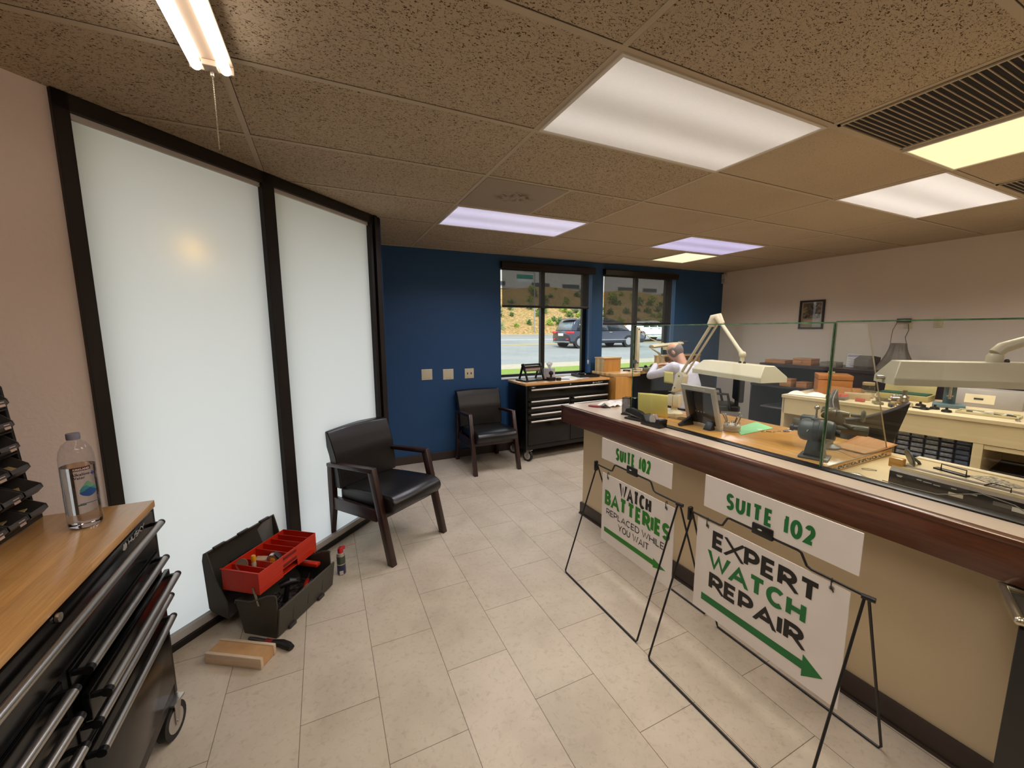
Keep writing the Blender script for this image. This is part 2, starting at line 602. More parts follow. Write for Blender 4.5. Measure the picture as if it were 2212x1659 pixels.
# ================================================================== ceiling lamps
def mk_lens(name, col, s1, s2, bars):
    """prismatic lens in front of two tubes running along local x: brighter bands where the tubes are"""
    m, t, b = nodes(name)
    v = coords(t)
    sp = N(t, 'ShaderNodeSeparateXYZ'); t.links.new(v, sp.inputs[0])
    wv = N(t, 'ShaderNodeMath', operation='MULTIPLY'); wv.inputs[1].default_value = 2 * math.pi / bars
    t.links.new(sp.outputs['Y'], wv.inputs[0])
    cs = N(t, 'ShaderNodeMath', operation='COSINE'); t.links.new(wv.outputs[0], cs.inputs[0])
    ma = N(t, 'ShaderNodeMapRange'); ma.inputs[1].default_value = 1; ma.inputs[2].default_value = -1
    ma.inputs[3].default_value = s1; ma.inputs[4].default_value = s2
    t.links.new(cs.outputs[0], ma.inputs[0])
    b.inputs['Base Color'].default_value = lin((210, 205, 200))
    b.inputs['Emission Color'].default_value = lin(col)
    t.links.new(ma.outputs[0], b.inputs['Emission Strength'])
    b.inputs['Roughness'].default_value = 0.3
    vo = N(t, 'ShaderNodeTexVoronoi'); vo.inputs['Scale'].default_value = 130
    t.links.new(v, vo.inputs['Vector'])
    bump(t, b, vo.outputs['Distance'], 0.4, 0.003)
    return m
LFRAME = pm('lamp_trim_white', (214, 205, 192), 0.4, var=.03)
LWARM = (1.0, 0.93, 0.855)
def troffer(name, label, cx, cy, sx, sy, lens, power, lcol=LWARM, group='ceiling light panels', drop=0.0, spread=148):
    o = thing(name, label, 'ceiling light', (cx, cy, HC), 0, group)
    mb = MB()
    a, c_ = sx / 2 - .012, sy / 2 - .012
    f = .014
    z0, z1 = -.006 - drop, .006
    mb.box(-a, a, -c_, -c_ + f, z0, z1); mb.box(-a, a, c_ - f, c_, z0, z1)
    mb.box(-a, -a + f, -c_ + f, c_ - f, z0, z1); mb.box(a - f, a, -c_ + f, c_ - f, z0, z1)
    obj('frame', mb, LFRAME, o)
    mb = MB(); mb.box(-a + f, a - f, -c_ + f, c_ - f, -.002 - drop, .004); obj('diffuser', mb, lens, o)
    ld = bpy.data.lights.new('lamp_light', 'AREA')
    ld.shape = 'RECTANGLE'; ld.size = 2 * a - .06; ld.size_y = 2 * c_ - .06
    ld.energy = power; ld.color = lcol; ld.spread = math.radians(spread)
    lo = bpy.data.objects.new('lamp_light', ld); COL.objects.link(lo)
    lo.parent = o; lo.location = (0, 0, -.008 - drop)
    return o
LENSA = mk_lens('prismatic_lens_warm', (250, 240, 230), 0.48, 0.66, 0.30)
LENSN = mk_lens('prismatic_lens_near', (250, 240, 230), 0.26, 0.44, 0.30)
LENSB = mk_lens('prismatic_lens_cool', (228, 222, 255), 0.45, 0.63, 0.30)
LENSC = mk_lens('prismatic_lens_violet', (212, 204, 255), 0.45, 0.63, 0.30)
LEDM = glow('led_panel_yellow', (255, 238, 190), .78)
LEDF = glow('led_panel_cream', (255, 250, 210), .8)
PW = 14
gy = lambda k: 1.774 + .6096 * k
gx = lambda k: 0.956 + 1.2192 * k
troffer('ceiling_light', 'large white prismatic ceiling light panel nearest the counter signs', gx(.5), gy(-.5), 1.2192, .6096, LENSN, PW)
troffer('ceiling_light', 'cool white ceiling light panel touching the stained grey ceiling plate', gx(.5), gy(2.5), 1.2192, .6096, LENSB, PW, (.95, .93, 1))
troffer('ceiling_light', 'violet tinted ceiling light panel beside the small cream square panel', gx(2.5), gy(2.5), 1.2192, .6096, LENSC, PW, (.92, .9, 1))
troffer('ceiling_light', 'white ceiling light panel beside the yellow lit panel at right', gx(2.5), gy(-.5), 1.2192, .6096, LENSA, PW * 1.5)
troffer('ceiling_light', 'small square cream ceiling panel near the blue wall', gx(2.75), gy(3.5), .6096, .6096, LEDF, PW * .6, (1, .93, .72), drop=.008)
troffer('ceiling_light', 'bright yellow square ceiling panel beside the black slatted vent', gx(1.75), gy(-1.5), .6096, .6096, LEDM, PW * .8, (1, .86, .6), drop=.008)
troffer('ceiling_light', 'white ceiling light panel over the back of the room', gx(.5), gy(-4.5), 1.2192, .6096, LENSA, PW)
troffer('ceiling_light', 'white ceiling light panel over the far end of the bench', gx(3.5), gy(-3.5), 1.2192, .6096, LENSA, PW * 1.6)
troffer('ceiling_light', 'added unseen white ceiling light panel brightening the near tool cabinet and pink wall', gx(-.5), gy(-2.5), 1.2192, .6096, LENSA, PW * .6)  # added lamp out of view, brightens the pink wall, signs and near floor
# louvred vents
def vent(label, cx, cy):
    o = thing('ceiling_vent', label, 'vent', (cx, cy, HC), 0, 'slatted ceiling vents')
    a = .29
    mb = MB(); mb.box(-a, a, -a, a, -.0005, .0015); obj('backing', mb, pm('vent_black', (14, 11, 9), .8), o)
    mb = MB()
    mb.box(-a, a, -a, -a + .012, -.007, .001); mb.box(-a, a, a - .012, a, -.007, .001)
    mb.box(-a, -a + .012, -a, a, -.007, .001); mb.box(a - .012, a, -a, a, -.007, .001)
    obj('frame', mb, TBAR, o)
    mb = MB()
    for i in range(23):
        y = -a + .03 + i * (2 * a - .06) / 22
        mb.box(-a + .012, a - .012, y - .0016, y + .0016, -.0045, -.0005)
    obj('slats', mb, TBAR, o)
vent('black slatted ceiling vent beside the bright yellow panel', 2.48, .86)
vent('black slatted ceiling vent beyond the white panel at the far right', 4.31, .86)
o = thing('ceiling_plate', 'flat grey ceiling plate with brown stains beside the cool light panel', 'ceiling panel', (1.26, 2.689, HC))
m, t, b = nodes('stained_grey_plate')
v = coords(t)
st = ramp(t, noise(t, v, 7, 6, .7, 1.5), [(.47, (0, 0, 0, 1)), (.56, (1, 1, 1, 1))])
gr = N(t, 'ShaderNodeTexGradient', gradient_type='SPHERICAL'); t.links.new(coords(t, (5.5, 8, 1), loc=(-.1, .2, 0)), gr.inputs[0])
t.links.new(mixc(t, mixc(t, 1.0, st, ramp(t, gr.outputs['Fac'], [(.05, (0, 0, 0, 1)), (.5, (1, 1, 1, 1))]), 'MULTIPLY'), lin((158, 141, 124)), lin((96, 72, 48))), b.inputs['Base Color'])
b.inputs['Roughness'].default_value = .6
mb = MB(); mb.box(-.292, .292, -.292, .292, -.004, .002); obj('plate', mb, m, o, bevel=.002)
# shop light with two bare tubes and a pull chain
o = thing('tube_light', 'hanging strip light with two glowing tubes and a pull chain', 'ceiling light', (-.275, 1.735, 2.462), -.02)
SW = pm('white_enamel', (168, 150, 132), .35, var=.03)
mb = MB()
mb.prism([(-.062, -.004), (.062, -.004), (.062, 0), (.045, .035), (-.045, .035), (-.062, 0)], -1.24, 0, 'y')
mb.box(-.02, .02, -1.24, -.0, -.016, -.004)
obj('housing', mb, SW, o, bevel=.002)
mb = MB(); mb.prism([(-.062, -.03), (.062, -.03), (.062, -.004), (-.062, -.004)], -.008, 0, 'y'); mb.box(-.02, .02, -.05, -.008, -.034, -.016); obj('end_plate', mb, SW, o, bevel=.002)
mb = MB(); mb.prism([(-.062, -.03), (.062, -.03), (.062, -.004), (-.062, -.004)], -1.24, -1.232, 'y'); obj('end_plate', mb, SW, o, bevel=.002)
for s in (-1, 1):
    mb = MB(); mb.cyl((s * .04, -1.22, -.026), (s * .04, -.02, -.026), .0155, n=16)
    obj('tube', mb, glow('tube_glow', (255, 243, 230), 6.0) if s < 0 else MATS['tube_glow'], o)
mb = MB()
for i in range(44):
    mb.ball((0, -.01, -.045 - i * .0052), .0024, u=6, v=4)
mb.cyl((0, -.01, -.034), (0, -.01, -.046), .006)
obj('pull_chain', mb, pm('bead_chain', (215, 205, 185), .3, .8), o)
for yy in (-.15, -1.1):
    mb = MB(); mb.cyl((0, yy, .035), (0, yy, .05), .004); obj('hanger', mb, SW, o)
# ================================================================== reception counter
CW = (1.90, 2.735)
CTH = math.radians(1.18)
MC = Matrix.Translation((CW[0], CW[1], 0)) @ RZ(CTH)     # local: x away from the visitor, -y towards the camera
def cl(x, y, z=0.0):
    """counter-local point given in nominal room metres"""
    return MC @ Vector((x - CW[0], y - CW[1], z))
MAHOG = wood('red_brown_wood_trim', (62, 32, 18), (108, 62, 38), 1, 0.8, 0.3, 0.35)
LEDGE = pm('pale_laminate', (202, 184, 164), 0.22, var=.04, spec=.6)
BEIGE = pm('beige_laminate', (214, 192, 150), 0.4, var=.05)
BLACKST = pm('black_channel', (16, 13, 12), 0.35)
OAK = wood('honey_oak_board', (196, 138, 66), (222, 170, 94), 1, 0.9, 0.3, 0.3)
ct = thing('reception_counter', 'long cream panelled counter with a red brown wooden edge behind the two sign stands', 'counter', (CW[0], CW[1], 0), CTH)
def cb_(mb, x0, x1, y0, y1, z0, z1, **k):
    return mb.box(x0 - CW[0], x1 - CW[0], y0 - CW[1], y1 - CW[1], z0, z1, **k)
YE = -1.2
mb = MB(); cb_(mb, 1.945, 2.46, YE, 2.72, 0, .90); obj('body', mb, CREAM, ct)
mb = MB(); cb_(mb, 1.79, 1.83, YE, 2.83, .812, .945, bev=.006); cb_(mb, 1.785, 1.83, YE, 2.835, .935, .956, bev=.006); cb_(mb, 1.79, 2.5, 2.80, 2.835, .812, .955, bev=.006)
obj('wood_trim', mb, MAHOG, ct, label='glossy red brown wooden edge trim')
mb = MB(); cb_(mb, 1.81, 2.0, YE, 2.81, .925, .955); cb_(mb, 2.0, 2.48, 2.16, 2.81, .90, .955)
obj('ledge', mb, LEDGE, ct)
mb = MB(); cb_(mb, 1.93, 1.945, YE, 2.735, .005, .105, bev=.003); cb_(mb, 1.93, 2.46, 2.722, 2.737, .005, .105, bev=.003); cb_(mb, 1.924, 2.46, YE, 2.743, 0, .012)
obj('base_trim', mb, BASEM, ct)
mb = MB(); cb_(mb, 2.46, 2.70, YE, .35, .86, .90); cb_(mb, 1.97, 2.70, YE, 2.16, .895, .92, bev=.003)
obj('worktop', mb, BEIGE, ct)
mb = MB(); cb_(mb, 1.945, 2.0, YE, 2.2, .92, .962, bev=.002); obj('glass_channel', mb, BLACKST, ct)
mb = MB(); cb_(mb, 2.66, 2.70, YE, .4, 0, .86); obj('rear_leg', mb, BEIGE, ct)
# wooden work board lying on the worktop
wb = thing('work_board', 'honey coloured wooden work board lying behind the glass', 'board', cl(2.02, .98, .92), CTH)
mb = MB(); mb.box(0, .62, 0, 1.18, .0005, .036, bev=.004); obj('board', mb, OAK, wb)
mb = MB(); mb.box(.02, .56, -.0012, .0, .009, .024)
m, t, b = nodes('worn_board_edge')
t.links.new(ramp(t, noise(t, coords(t, (1, 1, 2)), 55, 3), [(.45, lin((52, 36, 24))), (.6, lin((205, 190, 160)))]), b.inputs['Base Color'])
obj('worn_edge', mb, m, wb)
# --- glass screen: two upright panes and a tapering fin
GL = clear('screen_glass', (0.965, 0.985, 0.975), 0.8)
m, t, b = nodes('green_glass_edge')
b.inputs['Base Color'].default_value = lin((70, 104, 72)); b.inputs['Roughness'].default_value = .15
t.links.new(ramp(t, noise(t, coords(t), 30), [(.3, lin((52, 84, 54))), (.7, lin((92, 128, 92)))]), b.inputs['Base Color'])
GEDGE = m
def pane(name, label, y0, y1, z0, z1, x=1.968, th=.008):
    o = thing(name, label, 'glass panel', cl(x, y0, 0), CTH, 'counter glass screens')
    mb = MB(); mb.box(0, th, 0, y1 - y0, z0, z1 - .006)
    for f in mb.bm.faces:
        f.material_index = 0 if abs(f.normal.x) > .5 or abs((f.calc_center_median().x) - th / 2) > th * .4 else 1
    obj('glass', mb, [GL, GEDGE], o)
    mb = MB(); mb.box(0, th, 0, y1 - y0, z1 - .006, z1); mb.box(0.0005, th - .0005, -.0005, .005, z0, z1 - .006); obj('polished_edge', mb, GEDGE, o)
    return o
pane('counter_glass_screen', 'upright glass panel at the far end of the counter screen', .985, 2.20, .958, 1.612)
pane('counter_glass_screen', 'upright glass panel nearest the camera on the counter screen', -1.1, .981, .958, 1.616)
o = thing('glass_fin', 'clear tapering glass fin standing at the joint of the two screen panels', 'glass panel', cl(1.978, .983, 0), CTH)
mb = MB(); mb.prism([(0, .957), (.61, .957), (.27, 1.605), (0, 1.605)], -.003, .003, 'y'); mb.bm.normal_update()
for f in mb.bm.faces:
    f.material_index = 0 if abs(f.normal.y) > .5 else 1
EDGE2 = pm('pale_glass_edge', (196, 190, 168), .2)
obj('glass', mb, [GL, EDGE2], o)

# ================================================================== A-frame signs
IRON = pm('black_steel_rod', (18, 17, 17), .42, var=.2, spec=.5)
WHITE = pm('white_plastic_sheet', (240, 231, 224), .45, var=.03)
INK = pm('black_ink', (26, 22, 20), .5)
GREEN1 = pm('bright_green_ink', (34, 128, 20), .5)
GREEN2 = pm('deep_green_ink', (24, 116, 52), .5)
CLIPM = pm('black_clip', (20, 18, 18), .4)
def arrow(name, mat, parent, M, L_, h, hl, hh):
    mb = MB()
    mb.prism([(0, -h / 2), (L_ - hl, -h / 2), (L_ - hl, -hh / 2), (L_, 0), (L_ - hl, hh / 2), (L_ - hl, h / 2), (0, h / 2)], 0, .0008, 'z', M)
    return obj(name, mb, mat, parent)
def sign(label, yl, yr, top, suite, panel, mk, xf, xb, xt, grp):
    """stand seen from the aisle: viewer's left is larger y"""
    o = thing('sign_stand', label, 'sign stand', (xt, (yl + yr) / 2, 0), 0, grp)
    hw = (yl - yr) / 2
    f, bk = xf - xt, xb - xt
    mb = MB(); r = .0048
    rod = lambda pts: mb.tube(pts, r, 8)
    rod([(-.002, hw - .012, top), (f, hw - .012, .018), (f, hw - .018, .006), (f, -hw + .018, .006), (f, -hw + .012, .018), (-.002, -hw + .012, top)])
    obj('front_frame', mb, IRON, o)
    mb = MB()
    mb.tube([(.004, hw - .004, top), (bk, hw - .004, .018), (bk, hw - .01, .006), (bk, -hw + .01, .006), (bk, -hw + .004, .018), (.004, -hw + .004, top)], r, 8)
    obj('rear_frame', mb, IRON, o)
    bl, br_ = .185, -.17
    mb = MB()
    zz = top + .002
    mb.tube([(0, hw + .01, zz), (0, bl + .012, zz), (0, bl, zz + .004), (0, bl - .022, zz + .046), (0, bl - .034, zz + .05), (0, br_ + .04, zz + .05), (0, br_ + .028, zz + .046), (0, br_ + .006, zz + .006), (0, br_ - .01, zz), (0, -hw - .012, zz)], r, 8)
    obj('top_bar', mb, IRON, o)
    mb = MB(); mb.box(-.009, .009, -.038, .048, zz + .038, zz + .085, bev=.004); cp = obj('clip', mb, CLIPM, o)
    mb = MB(); mb.ball((-.0105, .012, zz + .066), .006, (.3, 1.6, .6)); obj('clip_mark', mb, pm('clip_logo', (200, 198, 192), .4), cp)
    for s_ in (1, -1):
        mb = MB()
        if s_ > 0:
            mb.box(-.012, .012, hw - .004, hw + .012, top - .045, top + .022, bev=.004)
        else:
            mb.cyl((-.004, -hw + .02, top), (.004, -hw - .015, top), .009)
        obj('hinge', mb, CLIPM, o)
    # hanging sheet
    pw, ph, pz, pyc = panel
    mb = MB(); mb.box(-.002, .002, pyc - pw / 2, pyc + pw / 2, pz - ph, pz); pn = obj('panel', mb, WHITE, o)
    MP = T(-.0024, pyc, 0) @ Matrix(((0, 0, -1, 0), (-1, 0, 0, 0), (0, 1, 0, 0), (0, 0, 0, 1)))   # text x -> -y, text y -> z, out -> -x
    for s_ in (1, -1):
        yy = pyc + s_ * (pw / 2 - .055)
        mb = MB(); mb.tube([(-.004 * math.cos(a) * 2.0, yy + .004 * math.sin(a * .5), pz - .004 + .02 * math.sin(a)) for a in [i * math.pi / 6 for i in range(12)]], .0018, 6, True)
        mb.tube([(-.005, yy, pz - .018), (-.006, yy - .008, pz - .03)], .0018, 6)
        obj('tie', mb, CLIPM, o)
        mb = MB(); mb.tube([(-.003, yy + .007 * math.cos(a), pz - .02 + .007 * math.sin(a)) for a in [i * math.pi / 6 for i in range(12)]], .002, 6, True)
        obj('eyelet', mb, pm('steel_eyelet', (170, 165, 158), .3, .9), pn)
    # suite plate
    sw, sh, sz, syc = suite
    mb = MB(); mb.box(-.002, .002, syc - sw / 2, syc + sw / 2, sz - sh, sz); sp_ = obj('suite_plate', mb, WHITE, o)
    MS = T(-.0024, syc, 0) @ Matrix(((0, 0, -1, 0), (-1, 0, 0, 0), (0, 1, 0, 0), (0, 0, 0, 1)))
    mk(pn, sp_, MP, MS, pw, ph, pz, sw, sh, sz)
    return o
def _arc(cx, cy, rx, ry, a0, a1, n=12):
    return [(cx + rx * math.cos(math.radians(a0 + (a1 - a0) * i / n)), cy + ry * math.sin(math.radians(a0 + (a1 - a0) * i / n))) for i in range(n + 1)]
GLYPH = {   # relative width, strokes in the unit square
    'E': (.62, [[(1, 1), (0, 1), (0, 0), (1, 0)], [(0, .5), (.88, .5)]]),
    'X': (.82, [[(0, 0), (1, 1)], [(0, 1), (1, 0)]]),
    'P': (.68, [[(0, 0), (0, 1), (.5, 1)] + _arc(.5, .70, .5, .30, 90, -90) + [(0, .40)]]),
    'R': (.72, [[(0, 0), (0, 1), (.5, 1)] + _arc(.5, .71, .5, .29, 90, -90) + [(0, .42)], [(.45, .42), (1, 0)]]),
    'T': (.76, [[(0, 1), (1, 1)], [(.5, 1), (.5, 0)]]),
    'W': (1.12, [[(0, 1), (.26, 0), (.5, .9), (.74, 0), (1, 1)]]),
    'A': (.86, [[(0, 0), (.5, 1), (1, 0)], [(.2, .27), (.8, .27)]]),
    'C': (.78, [_arc(.54, .5, .54, .5, 48, 312, 20)]),
    'H': (.75, [[(0, 0), (0, 1)], [(1, 0), (1, 1)], [(0, .5), (1, .5)]]),
    'I': (0, [[(.5, 0), (.5, 1)]]),
    'S': (.64, [_arc(.5, .75, .5, .25, 30, 180, 10) + _arc(.5, .75, .5, .25, 195, 262, 5) + _arc(.5, .25, .5, .25, 82, 0, 6) + _arc(.5, .25, .5, .25, -15, -150, 10)]),
    'U': (.75, [[(0, 1), (0, .38)] + _arc(.5, .38, .5, .38, 180, 360, 14) + [(1, 1)]]),
    '1': (.36, [[(0, 1), (1, 1), (1, 0)]]),
    '0': (.74, [_arc(.5, .5, .5, .5, 0, 360, 26)]),
    'O': (.84, [_arc(.5, .5, .5, .5, 0, 360, 26)]),
    '2': (.62, [_arc(.5, .70, .5, .30, 160, -40, 12) + [(0, 0), (1, 0)]]),
    'B': (.7, [[(0, .5), (0, 1), (.5, 1)] + _arc(.5, .76, .42, .24, 90, -90, 8) + [(0, .52)], [(0, .52), (.55, .52)] + _arc(.55, .26, .45, .26, 90, -90, 8) + [(0, 0), (0, .52)]]),
    'D': (.75, [[(0, 0), (0, 1), (.45, 1)] + _arc(.45, .5, .55, .5, 90, -90, 14) + [(0, 0)]]),
    'L': (.56, [[(0, 1), (0, 0), (1, 0)]]),
    'Y': (.8, [[(0, 1), (.5, .45), (1, 1)], [(.5, .45), (.5, 0)]]),
    'K': (.74, [[(0, 0), (0, 1)], [(.0, .38), (1, 1)], [(.3, .55), (1, 0)]]),
}
def h_eps(H):
    return H * .004
def _stroke(mb, pts, th, H, M, z, tv=None):
    P = []
    for x, y in pts:
        if not P or (P[-1] - Vector((x, y))).length > h_eps(H):
            P.append(Vector((x, y)))
    closed = (P[0] - P[-1]).length < 1e-6
    if not closed:
        for e, q in ((0, 1), (-1, -2)):
            d = P[e] - P[q]
            if abs(d.x) > 1e-6 and abs(d.y) > H * .3:       # slanted ends run on and are cut level
                P[e] = P[e] + d.normalized() * th * .9
    n = len(P)
    Lf, Rt = [], []
    for i in range(n):
        if closed:
            d0 = (P[i] - P[i - 1 if i else n - 2]).normalized(); d1 = (P[(i + 1) if i < n - 1 else 1] - P[i]).normalized()
        else:
            d0 = (P[i] - P[i - 1]).normalized() if i else None
            d1 = (P[i + 1] - P[i]).normalized() if i < n - 1 else None
            d0 = d0 or d1; d1 = d1 or d0
        n0, n1 = Vector((-d0.y, d0.x)), Vector((-d1.y, d1.x))
        m_ = n0 + n1
        m_ = n0 if m_.length < .3 else m_ / max(.45, m_.dot(n0))
        Lf.append(P[i] + m_ * th / 2); Rt.append(P[i] - m_ * th / 2)
    cl_ = lambda v, k: M @ Vector((v.x, min(max(v.y, 0), H), z + .00002 * k))
    for i in range(n - 1):
        mb.face([cl_(Lf[i], i), cl_(Rt[i], i), cl_(Rt[i + 1], i), cl_(Lf[i + 1], i)])
def fit(name, body, mat, parent, M, x0, x1, z, h, th, gap=.2, **k):
    """block lettering filling x0..x1: cap height h, stroke th and letter gap in fractions of h"""
    t_ = th * h; g = gap * h
    ws = [None if c == ' ' else (t_ if c == 'I' else GLYPH[c][0] * h) for c in body]
    fix = g * (len(body) - 1) + sum(h * .3 if w is None else (t_ if c == 'I' else 0) for w, c in zip(ws, body))
    var_ = sum(w for w, c in zip(ws, body) if w is not None and c != 'I')
    kx = (x1 - x0 - fix) / var_
    mb = MB(); x = x0
    for c, w in zip(body, ws):
        if w is None:
            x += h * .3 + g
            continue
        W = t_ if c == 'I' else w * kx
        for i, st in enumerate(GLYPH[c][1]):
            pts = [(x + t_ / 2 + u * (W - t_), t_ / 2 + v * (h - t_)) for u, v in st]
            _stroke(mb, pts, t_, h, M @ T(0, z, 0), .0006 + .0005 * i)
        x += W + g
    return obj(name, mb, mat, parent)
def mk_repair(pn, sp_, MP, MS, pw, ph, pz, sw, sh, sz):
    h = pw / 2
    fit('lettering', 'EXPERT', INK, pn, MP, -h + .085, h - .085, pz - .114, .085, .235, .07)
    fit('lettering', 'WATCH', GREEN2, pn, MP, -h + .07, h - .125, pz - .217, .085, .235, .04)
    fit('lettering', 'REPAIR', INK, pn, MP, -h + .08, h - .125, pz - .319, .083, .235, .07)
    arrow('arrow', GREEN2, pn, MP @ T(-h + .045, pz - .378, 0), .52, .034, .07, .09)
    fit('lettering', 'SUITE 102', GREEN2, sp_, MS, -.19, .165, sz - .118, .074, .21, .1)
def mk_batt(pn, sp_, MP, MS, pw, ph, pz, sw, sh, sz):
    h = pw / 2
    fit('lettering', 'WATCH', INK, pn, MP, -.13, .135, pz - .1, .084, .22, .04)
    fit('lettering', 'BATTERIES', GREEN1, pn, MP, -h + .03, h - .022, pz - .2, .096, .235, .045)
    fit('lettering', 'REPLACED WHILE', INK, pn, MP, -h + .048, h - .055, pz - .262, .04, .135, .1)
    fit('lettering', 'YOU WAIT', INK, pn, MP, -.13, .13, pz - .323, .042, .135, .1)
    arrow('arrow', GREEN1, pn, MP @ T(-h + .03, pz - .372, 0), .52, .03, .09, .055)
    fit('lettering', 'SUITE 102', GREEN1, sp_, MS, -.15, .14, sz - .108, .078, .21, .05)
sign('black wire sign stand whose board reads expert watch repair with a green arrow', 1.305, .595, .703, (.605, .152, .914, -.018), (.617, .455, .695, .004), mk_repair, 1.33, 1.817, 1.575, 'A-frame sign stands')
sign('black wire sign stand whose board reads watch batteries replaced while you wait', 2.075, 1.385, .700, (.575, .135, .895, .002), (.59, .455, .668, -.02), mk_batt, 1.352, 1.84, 1.59, 'A-frame sign stands')

# ================================================================== rolling tool cabinets
BLK = pm('gloss_black_steel', (9, 8, 8), .2, var=.2, spec=.35, coat=.0)
BLK2 = pm('satin_black_steel', (16, 15, 15), .38, var=.15, spec=.35)
CHROME = pm('brushed_steel', (190, 186, 180), .3, 1.0, var=.05)
MAPLE = wood('butcher_block', (214, 156, 88), (236, 186, 118), 0, 0.8, 0.28, 0.4, strips=.045)
RUBBER = pm('black_rubber', (26, 24, 23), .6)
WHEELG = pm('grey_wheel_disc', (168, 160, 150), .45)
def caster(parent, x, y, h=.142, r=.066, turn=0.0):
    mb = MB(); M = T(x, y, 0) @ RZ(turn)
    ax = lambda a: M @ Vector((a, .02, r))
    mb.cyl(ax(-.016), ax(.016), r, n=24)
    w_ = obj('caster', mb, RUBBER, parent)
    mb = MB()
    mb.cyl(ax(-.0175), ax(.0175), r * .68, n=20)
    obj('wheel_disc', mb, WHEELG, w_)
    mb = MB()
    for s_ in (-1, 1):
        mb.prism([(-.012, h - .006), (.028, h - .006), (.03, r - .012), (.012, r - .012)], s_ * .022 - .0015, s_ * .022 + .0015, 'x', M)
    mb.box(-.026, .026, -.03, .035, h - .008, h, M); mb.cyl(ax(-.026), ax(.026), .006)
    obj('fork', mb, CHROME, w_)
def tool_cabinet(label, loc, rz, pulled=None, badge=False):
    W, Dp, H = 1.27, .46, .95
    o = thing('tool_cabinet', label, 'tool cabinet', loc, rz, 'black rolling tool cabinets')
    mb = MB(); mb.box(.0, W, .012, Dp, .14, .92, bev=.006); obj('body', mb, BLK, o)
    mb = MB(); mb.box(-.004, W + .004, -.004, Dp + .004, .923, .95, bev=.003); obj('wooden_top', mb, MAPLE, o, label='pale butcher block wooden top')
    mb = MB()
    mb.box(0, .024, .0, .014, .14, .92, bev=.003); mb.box(W - .024, W, .0, .014, .14, .92, bev=.003)
    mb.box(.024, W - .024, .002, .014, .14, .19, bev=.003); mb.box(.024, W - .024, .002, .014, .757, .766)
    mb.box(W / 2 - .014, W / 2 + .014, .002, .014, .19, .757)
    obj('front_frame', mb, BLK2, o)
    def drawer(x0, x1, z0, z1, zh, out=0.0, cap=True):
        mb = MB(); mb.box(x0, x1, -.004 - out, .012 - out, z0, z1, bev=.003)
        if out:
            mb.box(x0 + .015, x1 - .015, -out + .012, .02, z0 + .005, z1 - .02)
        d = obj('drawer', mb, BLK, o)
        y = -.03 - out
        mb = MB(); mb.tube([(x0 + .026, y, zh), (x1 - .026, y, zh)], .012, 14); hd = obj('handle', mb, CHROME, d)
        for xx in (x0 + .012, x1 - .026):
            mb = MB(); mb.cyl((xx, y, zh), (xx + .0145, y, zh), .0118, n=12); mb.box(xx + .002, xx + .0125, y, -.003 - out, zh - .006, zh + .006); obj('handle_end', mb, BLK2, d)
        return d
    td = drawer(.028, W - .028, .77, .918, .874)
    mb = MB(); mb.cyl((W / 2, -.005, .900 + .008), (W / 2, -.012, .908), .011); mb.box(W / 2 - .0012, W / 2 + .0012, -.0128, -.012, .903, .913); obj('lock', mb, CHROME, o)
    ML = Matrix(((1, 0, 0, 0), (0, 0, -1, -.005), (0, 1, 0, 0), (0, 0, 0, 1)))
    LOGO = pm('silver_lettering', (186, 182, 176), .45, .2)
    fit('brand_lettering', 'HUSKY', LOGO, td, ML, .995 + .03, 1.155, .892, .019, .24, .12)
    mb = MB()
    mb.prism([(.985, .895), (.997, .889), (1.012, .892), (1.016, .901), (1.008, .911), (1.0, .907), (.994, .912), (.991, .903)], -.0056, -.0046, 'y'); obj('brand_emblem', mb, LOGO, td)
    if badge:
        mb = MB(); mb.box(.06, .135, -.0065, -.004, .893, .913, bev=.002); bd = obj('badge', mb, pm('badge_plate', (70, 66, 60), .3, .6), td)
        mb = MB(); mb.ball((.0975, -.007, .901), .012, (1.5, .1, .5)); obj('badge_mark', mb, LOGO, bd)
    for i, (z0, z1) in enumerate(((.684, .755), (.602, .680), (.520, .598), (.195, .516))):
        for j, (x0, x1) in enumerate(((.028, W / 2 - .016), (W / 2 + .016, W - .028))):
            out = pulled.get((i, j), 0) if pulled else 0
            zh = z1 - .022 if i < 3 else z1 - .026
            drawer(x0, x1, z0, z1, zh, out)
    for x in (.05, W - .045):
        for y in (.06, Dp - .09):
            caster(o, x, y - (.055 if y < .1 else 0), turn=math.pi / 2 - .25 if badge is False else .4)
    return o
tool_cabinet('black tool cabinet with butcher block top carrying the tall water bottle and parts bins', (-.62, .617, 0), math.pi / 2, {(1, 1): .028})
tool_cabinet('black tool cabinet with butcher block top below the left window', (2.13, 4.15, 0), math.radians(2.6), None, True)

